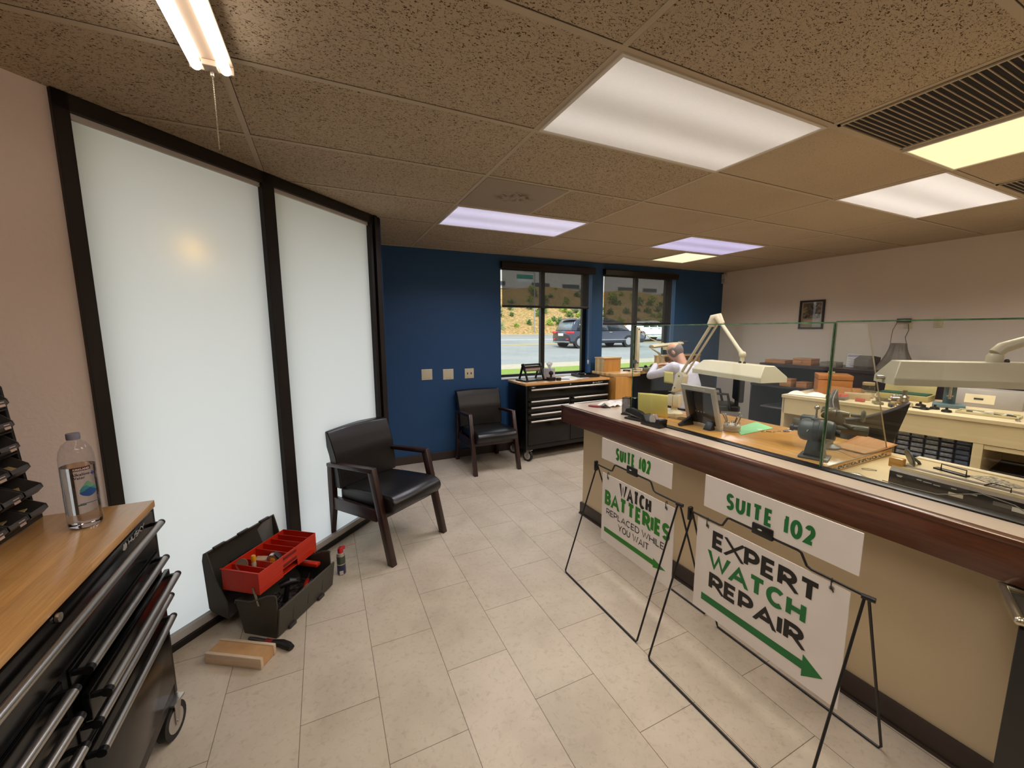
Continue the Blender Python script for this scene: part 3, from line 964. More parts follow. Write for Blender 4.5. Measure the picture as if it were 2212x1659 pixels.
# ================================================================== waiting chairs
LEATH = pm('black_leatherette', (20, 17, 17), .34, var=.2, bmp=.06, bs=220, spec=.55)
CHWOOD = wood('dark_cherry_wood', (34, 16, 13), (58, 28, 22), 2, 1.0, .38, .2)
def arm_chair(label, loc, rz):
    o = thing('arm_chair', label, 'chair', loc, rz, 'black waiting chairs')
    # seat cushion: rounded front
    prof = [(-.305, .35), (-.335, .375), (-.345, .41), (-.33, .445), (-.29, .466), (-.2, .472), (.0, .46), (.18, .446), (.22, .436), (.22, .345), (.18, .336), (-.27, .336)]
    mb = MB(); mb.prism(prof, -.24, .24, 'x', bev=.0)
    obj('seat', mb, LEATH, o, bevel=.028, angle=60)
    # backrest: a curved pad
    cl_ = [(.215, .44), (.222, .55), (.243, .68), (.285, .80), (.318, .865)]
    mb = MB()
    def bk(u, v, side):
        i = min(int(v * 4), 3); f = v * 4 - i
        y = cl_[i][0] * (1 - f) + cl_[i + 1][0] * f; z = cl_[i][1] * (1 - f) + cl_[i + 1][1] * f
        x = (u - .5) * (.53 + .03 * v)
        dish = .018 * (1 - (2 * u - 1) ** 2)
        return (x, y + dish * .6 + side * .04, z - (.008 * (2 * u - 1) ** 2 if v > .99 else 0))
    n, k = 12, 16
    F = [[mb.bm.verts.new(bk(i / n, j / k, -1)) for j in range(k + 1)] for i in range(n + 1)]
    B = [[mb.bm.verts.new(bk(i / n, j / k, 1)) for j in range(k + 1)] for i in range(n + 1)]
    fs = []
    for i in range(n):
        for j in range(k):
            fs.append(mb.bm.faces.new((F[i][j], F[i + 1][j], F[i + 1][j + 1], F[i][j + 1])))
            fs.append(mb.bm.faces.new((B[i][j], B[i][j + 1], B[i + 1][j + 1], B[i + 1][j])))
        fs.append(mb.bm.faces.new((F[i][0], B[i][0], B[i + 1][0], F[i + 1][0])))
        fs.append(mb.bm.faces.new((F[i][k], F[i + 1][k], B[i + 1][k], B[i][k])))
    for j in range(k):
        fs.append(mb.bm.faces.new((F[0][j], F[0][j + 1], B[0][j + 1], B[0][j])))
        fs.append(mb.bm.faces.new((F[n][j], B[n][j], B[n][j + 1], F[n][j + 1])))
    mb._new(fs)
    obj('backrest', mb, LEATH, o, bevel=.022, angle=60)
    for s_ in (-1, 1):
        a, c_ = s_ * .242, s_ * .285
        x0, x1 = min(a, c_), max(a, c_)
        mb = MB(); mb.prism([(-.295, 0), (-.345, 0), (-.185, .66), (-.135, .645)], x0, x1, 'x', bev=.004); obj('leg', mb, CHWOOD, o)
        mb = MB(); mb.prism([(.36, 0), (.31, 0), (.25, .30), (.245, .61), (.295, .605), (.298, .30)], x0, x1, 'x', bev=.004); obj('leg', mb, CHWOOD, o)
        mb = MB(); mb.prism([(-.185, .66), (.297, .625), (.297, .598), (-.172, .625)], x0 - .004, x1 + .004, 'x', bev=.006); obj('armrest', mb, CHWOOD, o)
        mb = MB(); mb.prism([(-.2, .285), (.26, .275), (.26, .37), (-.2, .37)], x0 + .006, x1 - .006, 'x', bev=.003); obj('side_rail', mb, CHWOOD, o)
    mb = MB(); mb.box(-.24, .24, -.235, -.205, .30, .337, bev=.003); obj('front_rail', mb, CHWOOD, o)
    mb = MB(); mb.box(-.24, .24, .225, .255, .28, .345, bev=.003); obj('rear_rail', mb, CHWOOD, o)
    return o
arm_chair('black leatherette armchair standing at an angle by the frosted partition and the open tool box', (.372, 3.05, 0), math.radians(34.5))
arm_chair('black leatherette armchair with its back to the navy wall beside the far tool cabinet', (1.685, 4.29, 0), 0)
# ================================================================== tool box on the floor
TBX = pm('charcoal_plastic', (64, 61, 54), .5, var=.08)
TBI = pm('dark_plastic_inside', (38, 30, 27), .5, var=.1)
REDP = pm('red_plastic', (196, 42, 16), .38, var=.08)
STEEL = pm('bright_steel', (178, 174, 168), .25, .9, var=.08)
DGREY = pm('dark_grey_plastic', (48, 44, 44), .45)
YELLOW = pm('amber_plastic', (226, 160, 30), .3)
TBZ = math.radians(-37)
TBL = Vector((-.492, 2.36, 0))
MT = Matrix.Translation(TBL) @ RZ(TBZ)
tb = thing('tool_box', 'open charcoal tool box with raised red tray in front of the frosted partition', 'tool box', TBL, TBZ)
LB = .43
mb = MB()
end = [(.03, .0), (.225, .0), (.245, .165), (.245, .235), (.232, .24), (.19, .232), (.13, .205), (.085, .188), (-.005, .186), (-.008, .17)]
for y0, y1 in ((0, .008), (LB - .008, LB)):
    mb.prism(end, y0, y1, 'y')
mb.box(.03, .225, .008, LB - .008, 0, .008)
mb.prism([(.03, 0), (.036, 0), (.003, .186), (-.008, .186)], .008, LB - .008, 'y')
mb.prism([(.219, 0), (.225, 0), (.233, .075), (.227, .075)], .008, LB - .008, 'y')
obj('body', mb, TBX, tb, bevel=.002)
mb = MB()
for y in (-.004, LB - .006):
    rim = end[5:] + []
    mb.tube([(x, y + .005, z) for x, z in end[3:]], .006, 8)
obj('rim', mb, TBX, tb)
mb = MB(); mb.prism([(.226, .01), (.236, .008), (.262, .165), (.252, .168)], .0, LB + .012, 'y', bev=.002)
fp = obj('front_flap', mb, TBX, tb, label='charcoal drop front of the tool box')
for y in (.10, .215, .335):
    mb = MB(); mb.prism([(.2415, .045), (.2435, .045), (.2575, .14), (.2555, .14)], y, y + .004, 'y'); obj('rib', mb, TBI, fp)
for y in (.07, .30):
    mb = MB(); mb.box(.232, .25, y, y + .05, .002, .02, bev=.004); obj('latch', mb, DGREY, fp)
# raised lid
mb = MB()
le = [(-.15, .44), (-.172, .43), (-.182, .39), (-.17, .12), (-.155, .105), (-.05, .075), (-.05, .17), (-.085, .245), (-.115, .31), (-.138, .40)]
for y0, y1 in ((-.012, -.004), (LB + .004, LB + .012)):
    mb.prism(le, y0, y1, 'y')
mb.prism([(-.15, .44), (-.172, .43), (-.182, .39), (-.17, .12), (-.163, .12), (-.174, .39), (-.167, .424), (-.147, .433)], -.004, LB + .004, 'y')
mb.prism([(-.17, .12), (-.155, .105), (-.05, .075), (-.05, .083), (-.153, .113), (-.163, .125)], -.004, LB + .004, 'y')
ld = obj('lid', mb, TBX, tb, bevel=.002)
for i in range(3):
    mb = MB(); mb.box(-.158, -.140, .03 + i * .15, .10 + i * .15, .432, .446, bev=.003); obj('lid_catch', mb, TBI, ld)
mb = MB(); mb.box(-.165, -.158, .13, .28, .27, .31, bev=.003); obj('lid_grip', mb, TBI, ld)
# red tray, two drawers deep
mb = MB()
x0, x1, z0, z1 = -.078, .150, .235, .352
tk = .004
mb.box(x0, x1, 0, LB, z1 - .055, z1 - .051)
mb.box(x0, x1, 0, tk, z0, z1); mb.box(x0, x1, LB - tk, LB, z0, z1); mb.box(x0, x0 + tk, tk, LB - tk, z0, z1)
mb.box(x1 - tk, x1, tk, LB - tk, z0 + .078, z1); mb.box(x1 - tk, x1, tk, LB - tk, z0 + .042, z0 + .0765); mb.box(x1 - tk, x1, tk, .16, z0, z0 + .0405); mb.box(x1 - tk, x1, .27, LB - tk, z0, z0 + .0405)
mb.box(x0, x1 - tk, 0, LB, z0 + .002, z0 + .006)
mb.box(x0 - .006, x1 + .003, -.003, .006, z1 - .004, z1 + .002)
tr = obj('tray', mb, REDP, tb, label='red plastic compartment tray', bevel=.001)
for y in (.06, .115, .215, .27, .325, .38):
    mb = MB(); mb.box(x0 + tk, x1 - tk, y, y + .003, z1 - .05, z1 - .008); obj('divider', mb, REDP, tr)
for zz in (z0 + .09, z0 + .05):
    mb = MB(); mb.box(x1, x1 + .0015, .165, .265, zz, zz + .016, bev=.0006); obj('finger_slot', mb, pm('red_recess', (110, 18, 10), .5), tr)
for y in (-.004, LB + .001):
    mb = MB(); mb.prism([(.105, .272), (.117, .272), (.145, .175), (.133, .172)], y, y + .003, 'y'); obj('tray_arm', mb, STEEL, tb)
mb = MB(); mb.box(-.03, .2, LB - .07, LB - .035, .17, .19, bev=.003); obj('inner_tray', mb, REDP, tb)
def at_tb(x, y, z):
    return MT @ Vector((x, y, z))
# things lying in the tray
tz = .302
def put(name, label, cat, mb, mat, p, rz=0.0, group=None, **k):
    o = obj(name, mb, mat, None, **k)
    return tag(o, label, cat, group, p, rz)
o = thing('tape_measure', 'chrome and black tape measure in the red tray', 'tape measure', at_tb(.085, .17, tz), TBZ + .4)
mb = MB(); mb.prism([(-.03, 0), (.032, 0), (.032, .03), (.015, .052), (-.015, .056), (-.03, .04)], -.016, .016, 'y', bev=.004); obj('case', mb, pm('chrome_case', (196, 190, 182), .2, .8), o)
mb = MB(); mb.prism([(-.036, -.004), (.038, -.004), (.038, .033), (.017, .06), (.008, .06), (.028, .03), (.028, .005), (-.036, .005)], -.018, .018, 'y', bev=.002); obj('bumper', mb, DGREY, o)
mb = MB(); mb.ball((0, -.017, .026), .014, (1, .15, 1)); obj('dial', mb, YELLOW, o)
o = thing('oil_bottle', 'small clear bottle with amber cap standing in the red tray', 'bottle', at_tb(.02, .105, tz), TBZ)
mb = MB(); mb.lathe([(.011, 0), (.0125, .004), (.0125, .035), (.008, .042)], 16); obj('flask', mb, pm('cloudy_plastic', (188, 176, 158), .2, var=.1), o)
mb = MB(); mb.lathe([(.008, .042), (.0125, .044), (.0125, .07), (.009, .076)], 16); obj('cap', mb, YELLOW, o)
mb = MB(); mb.lathe([(.0, .03), (.032, .03), (.032, .034), (0, .034)], 24, RY(.0) @ RX(1.35)); put('clear_disc', 'round clear disc leaning in the front of the red tray', 'disc', mb, pm('smoky_disc', (140, 128, 112), .15, var=.15), at_tb(-.03, .1, tz + .032), TBZ + .3)
mb = MB(); mb.box(-.035, .035, -.022, .022, 0, .018, bev=.002); put('paper_packet', 'tan paper packet lying in the middle of the red tray', 'packet', mb, pm('tan_card', (198, 172, 140), .7), at_tb(.0, .175, tz), TBZ + .2)
mb = MB(); mb.ball((0, 0, .014), .016, (1.4, 1, .8)); put('sponge', 'pale yellow sponge beside the tape measure in the tray', 'sponge', mb, pm('pale_yellow', (240, 196, 110), .8, bmp=.3, bs=200), at_tb(.12, .2, tz), TBZ)
mb = MB(); mb.cyl((-.05, 0, .012), (.05, 0, .012), .012, n=14); put('plastic_tube', 'pinkish clear tube lying across the red tray', 'tube', mb, pm('pinkish_plastic', (226, 170, 158), .2), at_tb(.06, .29, tz), TBZ)
mb = MB(); mb.box(-.03, .03, -.012, .012, 0, .006); put('white_card', 'small white card lying in the front of the red tray', 'card', mb, pm('white_card_m', (225, 222, 216), .6), at_tb(.085, .085, tz), TBZ)
mb = MB(); mb.box(-.022, .022, -.008, .008, 0, .009, bev=.003); put('eraser', 'small peach block in the front compartment of the red tray', 'eraser', mb, pm('peach_rubber', (232, 158, 120), .6), at_tb(.085, .03, tz), TBZ)
for i, (x, y, lb) in enumerate(((-.045, .345, 'black rubber ring nearest the lid in the red tray'), (.0, .35, 'black rubber ring in the middle of the red tray'), (-.035, .40, 'black rubber ring at the far end of the red tray'))):
    mb = MB(); mb.tube([(.013 * math.cos(a), .013 * math.sin(a), .008) for a in [k * math.pi / 8 for k in range(16)]], .006, 8, True)
    put('rubber_ring', lb, 'ring', mb, RUBBER, at_tb(x, y, tz), TBZ, 'rubber rings in the tray')
mb = MB(); mb.prism([(-.018, 0), (.018, 0), (0, .022)], -.004, .004, 'y'); put('scraper', 'small grey scraper in the far part of the red tray', 'scraper', mb, pm('olive_grey', (120, 112, 96), .5), at_tb(.085, .35, tz), TBZ)
mb = MB(); mb.box(-.06, .05, -.006, .006, 0, .006, bev=.002); put('wooden_stick', 'thin orange stick lying in the far compartment of the red tray', 'stick', mb, pm('orange_stick', (222, 130, 70), .5), at_tb(.05, .38, tz), TBZ)
# tools in the bottom of the box
TOOLM = [pm('tool_grey', (96, 90, 88), .35, .3, var=.2), pm('tool_black', (22, 20, 22), .4), pm('tool_mauve', (112, 88, 86), .4), pm('tool_olive', (150, 128, 52), .4), pm('tool_red', (150, 30, 26), .4)]
def drill(x, y, z, rz):
    o = thing('hand_tool', 'grey handled power tool lying along the front of the tool box', 'tool', at_tb(x, y, z), TBZ + rz)
    mb = MB(); mb.tube([(0, 0, 0), (0, .05, .004), (0, .1, .006), (0, .15, .004)], [.016, .021, .019, .012], 12); obj('grip', mb, TOOLM[2], o)
    mb = MB(); mb.tube([(0, .15, .004), (0, .17, .004), (0, .2, .004)], [.009, .007, .004], 10); obj('shank', mb, STEEL, o)
drill(.19, .08, .085, -.05)
o = thing('hand_tool', 'black pistol grip tool standing at the middle of the tool box', 'tool', at_tb(.15, .2, .07), TBZ + .8)
mb = MB(); mb.tube([(-.05, 0, .1), (.0, 0, .11), (.04, 0, .1)], [.016, .022, .012], 12); mb.tube([(-.01, 0, .1), (-.02, 0, .05), (-.03, 0, .0)], [.014, .013, .016], 10); obj('grip', mb, TOOLM[1], o)
mb = MB()
for i in range(5):
    mb.box(.03 + i * .004, .032 + i * .004, -.01, .01, .095, .115)
obj('ribs', mb, STEEL, o)
specs = [(.2, .25, .1, .25, 3, 'olive yellow screwdriver handle in the tool box'), (.17, .3, .1, .5, 4, 'red tool handle at the far end of the tool box'), (.215, .28, .095, .1, 1, 'black tool case with white marks in the tool box'), (.17, .06, .07, .9, 0, 'grey tool at the near end of the tool box')]
for x, y, z, rz, mi, lb in specs:
    o = thing('screwdriver', lb, 'tool', at_tb(x, y, z), TBZ + rz, 'hand tools in the tool box')
    mb = MB(); mb.tube([(0, -.04, 0), (0, -.02, 0), (0, .03, .004), (0, .045, .004)], [.012, .015, .013, .008], 10); obj('handle', mb, TOOLM[mi], o)
    mb = MB(); mb.cyl((0, .045, .004), (0, .1, .006), .003, n=8); obj('blade', mb, STEEL, o)
mb = MB(); mb.tube([(.03 * math.cos(a) * (1 - a * .03), .02 * math.sin(a), a * .004) for a in [k * .5 for k in range(40)]], .0035, 6)
put('coiled_cord', 'black coiled cord in the tool box behind the red tray', 'cord', mb, TOOLM[1], at_tb(.13, .12, .09), TBZ)
mb = MB(); mb.box(.04, .20, .012, LB - .012, .01, .045); 
m, t, b = nodes('jumbled_small_parts')
t.links.new(ramp(t, noise(t, coords(t), 60, 3), [(.4, lin((30, 25, 24))), (.6, lin((84, 74, 70)))]), b.inputs['Base Color']); bump(t, b, noise(t, coords(t), 60, 3), .8, .02)
o = obj('tool_clutter', mb, m); tag(o, 'heap of small dark parts in the bottom of the tool box', 'clutter', None, TBL, TBZ); o['kind'] = 'stuff'

# spray can, block, saw
o = thing('spray_can', 'small spray can with red top and straw beside the chair leg', 'spray can', (.02, 2.69, 0), .3)
mb = MB(); mb.lathe([(.024, 0), (.0265, .004), (.0265, .125), (.0262, .128), (.0265, .131), (.022, .145), (.012, .15)], 24)
m, t, b = nodes('can_print')
v = coords(t); sp = N(t, 'ShaderNodeSeparateXYZ'); t.links.new(v, sp.inputs[0])
mr = N(t, 'ShaderNodeMapRange'); mr.inputs[1].default_value = 0; mr.inputs[2].default_value = .15; t.links.new(sp.outputs['Z'], mr.inputs[0])
r_ = N(t, 'ShaderNodeValToRGB'); r_.color_ramp.interpolation = 'CONSTANT'
el = r_.color_ramp.elements
for p_, c_ in ((.0, (150, 145, 138)), (.04, (58, 62, 104)), (.44, (62, 74, 70)), (.46, (196, 196, 180)), (.50, (78, 88, 76)), (.84, (176, 170, 158))):
    e = el.new(p_); e.color = lin(c_)
el.remove(el[0])
t.links.new(mr.outputs[0], r_.inputs[0])
tx = ramp(t, noise(t, coords(t, (60, 60, 240)), 1.0, 2), [(.47, (.75, .75, .75, 1)), (.53, (1.25, 1.25, 1.25, 1))])
t.links.new(mixc(t, .6, r_.outputs[0], tx, 'MULTIPLY'), b.inputs['Base Color']); b.inputs['Roughness'].default_value = .3; b.inputs['Metallic'].default_value = .3
cb2 = obj('can', mb, m, o)
mb = MB()
for i in range(9):
    mb.box(.0267, .0272, -.010 + i * .0022, -.0088 + i * .0022 + (i % 3) * .0004, .008, .03, RZ(-1.9))
mb.box(.0265, .0268, -.012, .011, .006, .032, RZ(-1.9))
obj('bar_code', mb, [pm('pale_label', (205, 200, 196), .5)], cb2)
mb = MB(); mb.lathe([(.017, .148), (.018, .165), (.015, .18), (.008, .185)], 18); mb.box(-.012, .03, -.009, .009, .165, .185, bev=.004); obj('spray_head', mb, pm('can_red', (200, 34, 44), .35), o)
mb = MB(); mb.cyl((.02, 0, .178), (.105, 0, .172), .0018, n=8); obj('straw', mb, pm('straw_red', (196, 90, 80), .4), o)
o = thing('wooden_box', 'shallow pale wooden box lying on the floor in front of the tool box', 'box', (-.605, 2.19, 0), math.radians(-32.5))
PINE = wood('pale_pine', (204, 178, 148), (226, 204, 176), 0, .8, .55)
MDF = pm('tan_board', (196, 152, 104), .6, var=.06, vs=30)
mb = MB(); mb.box(0, .295, 0, .016, 0, .055, bev=.002); obj('side', mb, PINE, o)
mb = MB(); mb.box(0, .295, .086, .102, 0, .055, bev=.002); obj('side', mb, PINE, o)
mb = MB(); mb.box(.004, .291, .016, .086, .004, .051); obj('panel', mb, MDF, o)
o = thing('folding_saw', 'black and red folding saw on the floor behind the pale wooden box', 'saw', (-.437, 2.27, 0), math.radians(-37))
mb = MB(); mb.tube([(0, 0, .014), (.05, 0, .014), (.11, 0, .013)], [.008, .011, .012], 10, sq=(1, .9)); obj('sheath', mb, DGREY, o)
mb = MB(); mb.tube([(.14, 0, .014), (.19, .004, .016), (.235, -.004, .016), (.262, -.012, .015)], [.014, .017, .017, .013], 12, sq=(1.2, .9)); obj('grip', mb, pm('black_grip', (16, 13, 14), .5), o)
mb = MB(); mb.cyl((.105, 0, .014), (.142, 0, .014), .0145, n=12); obj('collar', mb, pm('saw_red', (128, 24, 30), .45), o)

# ================================================================== on the near cabinet
o = thing('water_bottle', 'tall clear plastic water bottle with grey cap on the butcher block cabinet top', 'bottle', (-.746, 1.735, .95), math.radians(14))
PET = clear('clear_bottle_plastic', (.93, .93, .95), 1.0)
mb = MB(); mb.lathe([(.036, .001), (.0415, .006), (.0425, .014), (.0425, .2), (.0415, .235), (.037, .258), (.028, .277), (.018, .286), (.0148, .29), (.0148, .296)], 40); obj('bottle', mb, PET, o)
mb = MB(); mb.lathe([(.0345, .003), (.040, .008), (.041, .018), (.041, .205)], 40, cap=True)
wm, t, b = nodes('bottle_water')
b.inputs['Base Color'].default_value = (.97, .98, 1, 1); b.inputs['Roughness'].default_value = 0.0
b.inputs['Transmission Weight'].default_value = 1.0; b.inputs['IOR'].default_value = 1.33
t.links.new(ramp(t, noise(t, coords(t), 3), [(0, (.95, .97, 1, 1)), (1, (.99, .99, 1, 1))]), b.inputs['Base Color'])
obj('water', mb, wm, o)
mb = MB(); mb.lathe([(.016, .291), (.0165, .293), (.0165, .309), (.0155, .311)], 28); obj('cap', mb, pm('grey_cap', (132, 132, 150), .4), o)
def wrap(x, z, r=.0430):
    a = -math.pi / 2 + x / r
    return (r * math.cos(a), r * math.sin(a), z)
def wrapped(name, mat, cells):
    mb = MB()
    for pts in cells:
        mb.face([wrap(*p) for p in pts])
    return obj(name, mb, mat, o)
def strip(x0, x1, z0, z1, n=10):
    return [[(x0 + (x1 - x0) * i / n, z0), (x0 + (x1 - x0) * (i + 1) / n, z0), (x0 + (x1 - x0) * (i + 1) / n, z1), (x0 + (x1 - x0) * i / n, z1)] for i in range(n)]
LAB_R = pm('label_maroon', (84, 24, 24), .4); LAB_W = pm('label_white', (232, 228, 224), .4); LAB_K = pm('label_black', (30, 28, 34), .4)
wrapped('brand_band', LAB_R, strip(-.008, .036, .194, .206))
def wtext(name, body, mat, x0, x1, z, h, bold=.02):
    tmp = text(name, body, mat, o, Matrix.Identity(4), .1, bold, 1, 'LEFT', .0)
    vs = tmp.data.vertices
    xs = [v.co.x for v in vs]; ys = [v.co.y for v in vs]
    for v in vs:
        x = x0 + (v.co.x - min(xs)) / (max(xs) - min(xs)) * (x1 - x0)
        zz = z + (v.co.y - min(ys)) / (max(ys) - min(ys)) * h
        v.co = wrap(x, zz, .0434)
    return tmp
wtext('brand_lettering', 'KIRKLAND', LAB_W, -.005, .033, .1965, .006, .03)
wtext('name_lettering', 'Alkaline', LAB_K, -.012, .032, .178, .0095)
wtext('name_lettering', 'Water', LAB_K, -.012, .02, .167, .009)
pl = [[(.034, .178), (.045, .178), (.045, .182), (.034, .182)], [(.0375, .174), (.0415, .174), (.0415, .186), (.0375, .186)]]
wrapped('plus_mark', pm('label_blue', (34, 62, 150), .4), pl)
drop = lambda sx, top, bot, cx=.024: None
cells = []
K = 28
def dropw(z):   # half width of the droplet at height z (0..1)
    return .0215 * math.sin(math.pi * min(1, z * 1.25) ** .75) if z < .45 else .0215 * max(0, (1 - z) / .55) ** .8
blue, teal, green = [], [], []
for i in range(K):
    z0, z1 = i / K, (i + 1) / K
    w0, w1 = dropw(z0), dropw(z1)
    for j in range(10):
        u0, u1 = -1 + j / 5, -1 + (j + 1) / 5
        um = (u0 + u1) / 2
        lim1 = .42 + .1 * math.sin(um * 3 + 1.2); lim2 = .62 - .08 * math.sin(um * 3)
        q = [(.024 + u0 * w0, .106 + z0 * .052), (.024 + u1 * w0, .106 + z0 * .052), (.024 + u1 * w1, .106 + z1 * .052), (.024 + u0 * w1, .106 + z1 * .052)]
        (blue if z0 < lim1 else teal if z0 < lim2 else green).append(q)
wrapped('drop_mark', pm('drop_blue', (34, 82, 150), .35), blue)
wrapped('drop_mark', pm('drop_teal', (60, 140, 150), .35), teal)
wrapped('drop_mark', pm('drop_green', (108, 164, 132), .35), green)
wrapped('text_band', pm('label_teal_dark', (60, 96, 96), .4), strip(.0, .052, .084, .0865) + strip(-.006, .014, .0795, .0835, 4))
# parts bin organizer
og = thing('bin_organizer', 'black tiered rack of tilted small parts bins on the near cabinet top', 'organizer', (-.935, 1.893, .95), 0)
ORG = pm('organizer_black', (24, 22, 22), .4)
BING = pm('bin_charcoal', (76, 71, 68), .42)
CARD = pm('bin_card', (222, 196, 178), .6)
HZ = .475
mb = MB(); mb.prism([(-.14, 0), (.012, 0), (.012, .02), (-.005, .05), (-.028, HZ - .02), (-.04, HZ), (-.14, HZ)], -.012, 0, 'y', bev=.003); obj('side_panel', mb, ORG, og)
mb = MB(); mb.prism([(-.14, 0), (.012, 0), (-.005, .05), (-.028, HZ - .02), (-.04, HZ), (-.14, HZ)], -.42, -.41, 'y'); obj('side_panel', mb, ORG, og)
mb = MB(); mb.box(-.145, -.135, -.41, -.0, 0, HZ); mb.box(-.14, -.03, -.41, -.012, HZ - .035, HZ); mb.box(-.14, .02, -.41, -.012, 0, .012); obj('back_panel', mb, ORG, og)
NR = 6
for k in range(NR):
    z = .02 + k * .074
    xf = -.004 - .024 * k / NR
    if k:
        mb = MB(); mb.prism([(-.135, z - .006), (xf - .0, z - .012), (xf + .004, z - .006), (xf, z - .004), (-.135, z - .001)], -.41, -.012, 'y'); obj('shelf', mb, ORG, og)
    for c_ in range(3):
        y1 = -.016 - c_ * .098
        y0 = y1 - .09
        big = .04 if k < 2 else .022 if k < 3 else .01
        M = T(xf, 0, z)
        mb = MB()
        # scoop shaped open bin
        pr = [(-.11, .0), (big - .012, -.004), (big + .004, .014), (big - .002, .026), (big - .006, .024), (big - .002, .014), (big - .014, .002), (-.106, .006)]
        mb.prism(pr, y0, y1, 'y', M)
        for yy in (y0, y1 - .003):
            mb.prism([(-.11, .0), (big - .012, -.004), (big + .004, .014), (big, .028), (-.025, .06), (-.11, .062)], yy, yy + .003, 'y', M)
        bn = obj('bin', mb, BING, og)
        if k > 2 or c_ > 0:
            mb = MB(); mb.box(-.014, .014, -.0005, .0008, -.008, .008, T(xf + big + .0025, (y0 + y1) / 2 + .012, z + .013) @ RZ(math.pi / 2) @ RX(-.2)); obj('label_card', mb, CARD, bn)
        if k < 3:
            mb = MB(); mb.box(-.035, .035, -.026, .026, 0, .003, T(xf - .03, (y0 + y1) / 2, z + .014) @ RZ(.2 + k * .3) @ RY(-.15)); obj('paper_slip', mb, pm('bin_slip', (214, 184, 120), .7), bn)
# ================================================================== black pedestal with a metal rim at the right edge
o = thing('display_stand', 'black upright stand with a bright metal rim in front of the counter at right', 'stand', (1.66, .31, 0), math.radians(10.6))
mb = MB(); mb.box(.0, .11, -.42, .0, 0, .775, bev=.004); obj('body', mb, pm('stand_black', (40, 38, 36), .4), o)
BR = pm('champagne_metal', (206, 196, 170), .22, .9, var=.04)
mb = MB()
MR = T(0, 0, .785) @ RZ(math.radians(12.5))
rimp = [(0, 0), (.2, 0), (.2, -.45), (0, -.45)]
for (a, b_), (c_, d) in zip(rimp, rimp[1:] + rimp[:1]):
    mb.cyl(MR @ Vector((a, b_, .012)), MR @ Vector((c_, d, .012)), .012, n=12)
for a, b_ in rimp:
    mb.ball(MR @ Vector((a, b_, .012)), .0125, u=12, v=8)
obj('rim', mb, BR, o)
mb = MB(); mb.box(.012, .19, -.44, -.01, -.01, .004, MR); obj('inner_tray', mb, pm('dark_olive_inset', (58, 52, 42), .5), o)
# ================================================================== things on the counter
KBLK = pm('black_office_plastic', (24, 22, 23), .38, var=.1)
ZL = .9555       # ledge
ZB = .9565       # wooden board
o = thing('stapler', 'black stapler on the counter ledge beside the tape dispenser', 'stapler', (1.935, 2.10, ZL), math.radians(-80))
o.scale = (.9, 1, 1.4)
mb = MB(); mb.prism([(-.095, 0), (.09, 0), (.09, .01), (.06, .014), (-.08, .012), (-.095, .008)], -.019, .019, 'y', bev=.003); obj('base', mb, KBLK, o)
mb = MB(); mb.prism([(-.09, .035), (-.085, .052), (-.04, .06), (.05, .05), (.085, .036), (.085, .016), (.04, .02), (-.05, .034)], -.017, .017, 'y', bev=.004); obj('arm', mb, KBLK, o)
mb = MB(); mb.prism([(-.082, .028), (.03, .018), (.03, .024), (-.08, .036)], -.009, .009, 'y'); obj('magazine', mb, STEEL, o)
o = thing('tape_dispenser', 'black tape dispenser with clear tape roll on the counter ledge', 'tape dispenser', (1.925, 1.925, ZL), math.radians(-87))
o.scale = (1, 1, 1.2)
mb = MB(); mb.prism([(-.08, 0), (.078, 0), (.084, .045), (.06, .05), (.055, .028), (-.03, .018), (-.055, .058), (-.066, .058)], -.034, .034, 'y', bev=.003, M=Matrix.Scale(-1, 4, (1, 0, 0)) @ Matrix.Scale(-1, 4, (1, 0, 0))); obj('body', mb, KBLK, o)
mb = MB(); mb.cyl((0, -.01, .038), (0, .01, .038), .026, n=24); obj('tape_roll', mb, pm('pale_tape', (206, 200, 188), .25), o)
mb = MB(); mb.box(-.064, -.03, -.012, .012, .052, .054, RY(.9) @ T(.02, 0, .0)); obj('cutter', mb, pm('pink_grey_metal', (170, 150, 145), .3), o)
o = thing('sign_holder', 'small black upright card holder at the far end of the glass screen', 'holder', (2.05, 2.245, ZL), math.radians(25))
o.scale = (1, 1, 1.3)
SMK = clear('smoked_acrylic', (.42, .42, .43), 1.2)
mb = MB(); mb.box(-.006, .006, -.075, .03, 0, .10, bev=.002); obj('back', mb, KBLK, o)
mb = MB(); mb.box(-.05, .01, -.02, .075, .002, .1, bev=.003); obj('pocket', mb, SMK, o)
mb = MB(); mb.box(-.052, .012, -.03, .08, 0, .008, bev=.002); obj('foot', mb, KBLK, o)
o = thing('pliers', 'red handled pliers lying on the bare end of the counter', 'pliers', (2.01, 2.565, ZL), math.radians(-60))
mb = MB()
for s_ in (-1, 1):
    mb.tube([(-.115, s_ * .012, .008), (-.06, s_ * .016, .008), (-.01, s_ * .006, .008)], [.006, .0075, .006], 10)
h = obj('handles', mb, pm('red_grip', (128, 30, 22), .4), o)
mb = MB(); mb.tube([(-.01, .0, .008), (.012, 0, .008), (.03, 0, .008), (.07, 0, .007)], [.009, .012, .008, .004], 10, sq=(1.2, .7)); obj('jaws', mb, pm('dark_jaw', (46, 42, 42), .35, .7), o)
mb = MB()
def crum(u, v):
    x, y = (u - .5) * .2, (v - .5) * .16
    return (x, y, .012 + .012 * math.sin(9 * u + 5 * v) * math.sin(7 * v + 2) + .065 * max(0, .5 - abs(u - .1) * 3) * max(0, 1 - abs(v - .6) * 3))
mb.grid(crum, 26, 22)
CRK = clear('crinkled_wrap', (.86, .85, .84), 3.0, .15)
o = obj('plastic_wrapper', mb, [pm('white_tissue', (226, 222, 216), .5)], solid=.0006); tag(o, 'crumpled white wrapping tissue on the bare end of the counter', 'wrapper', None, (2.16, 2.63, ZL), .4)
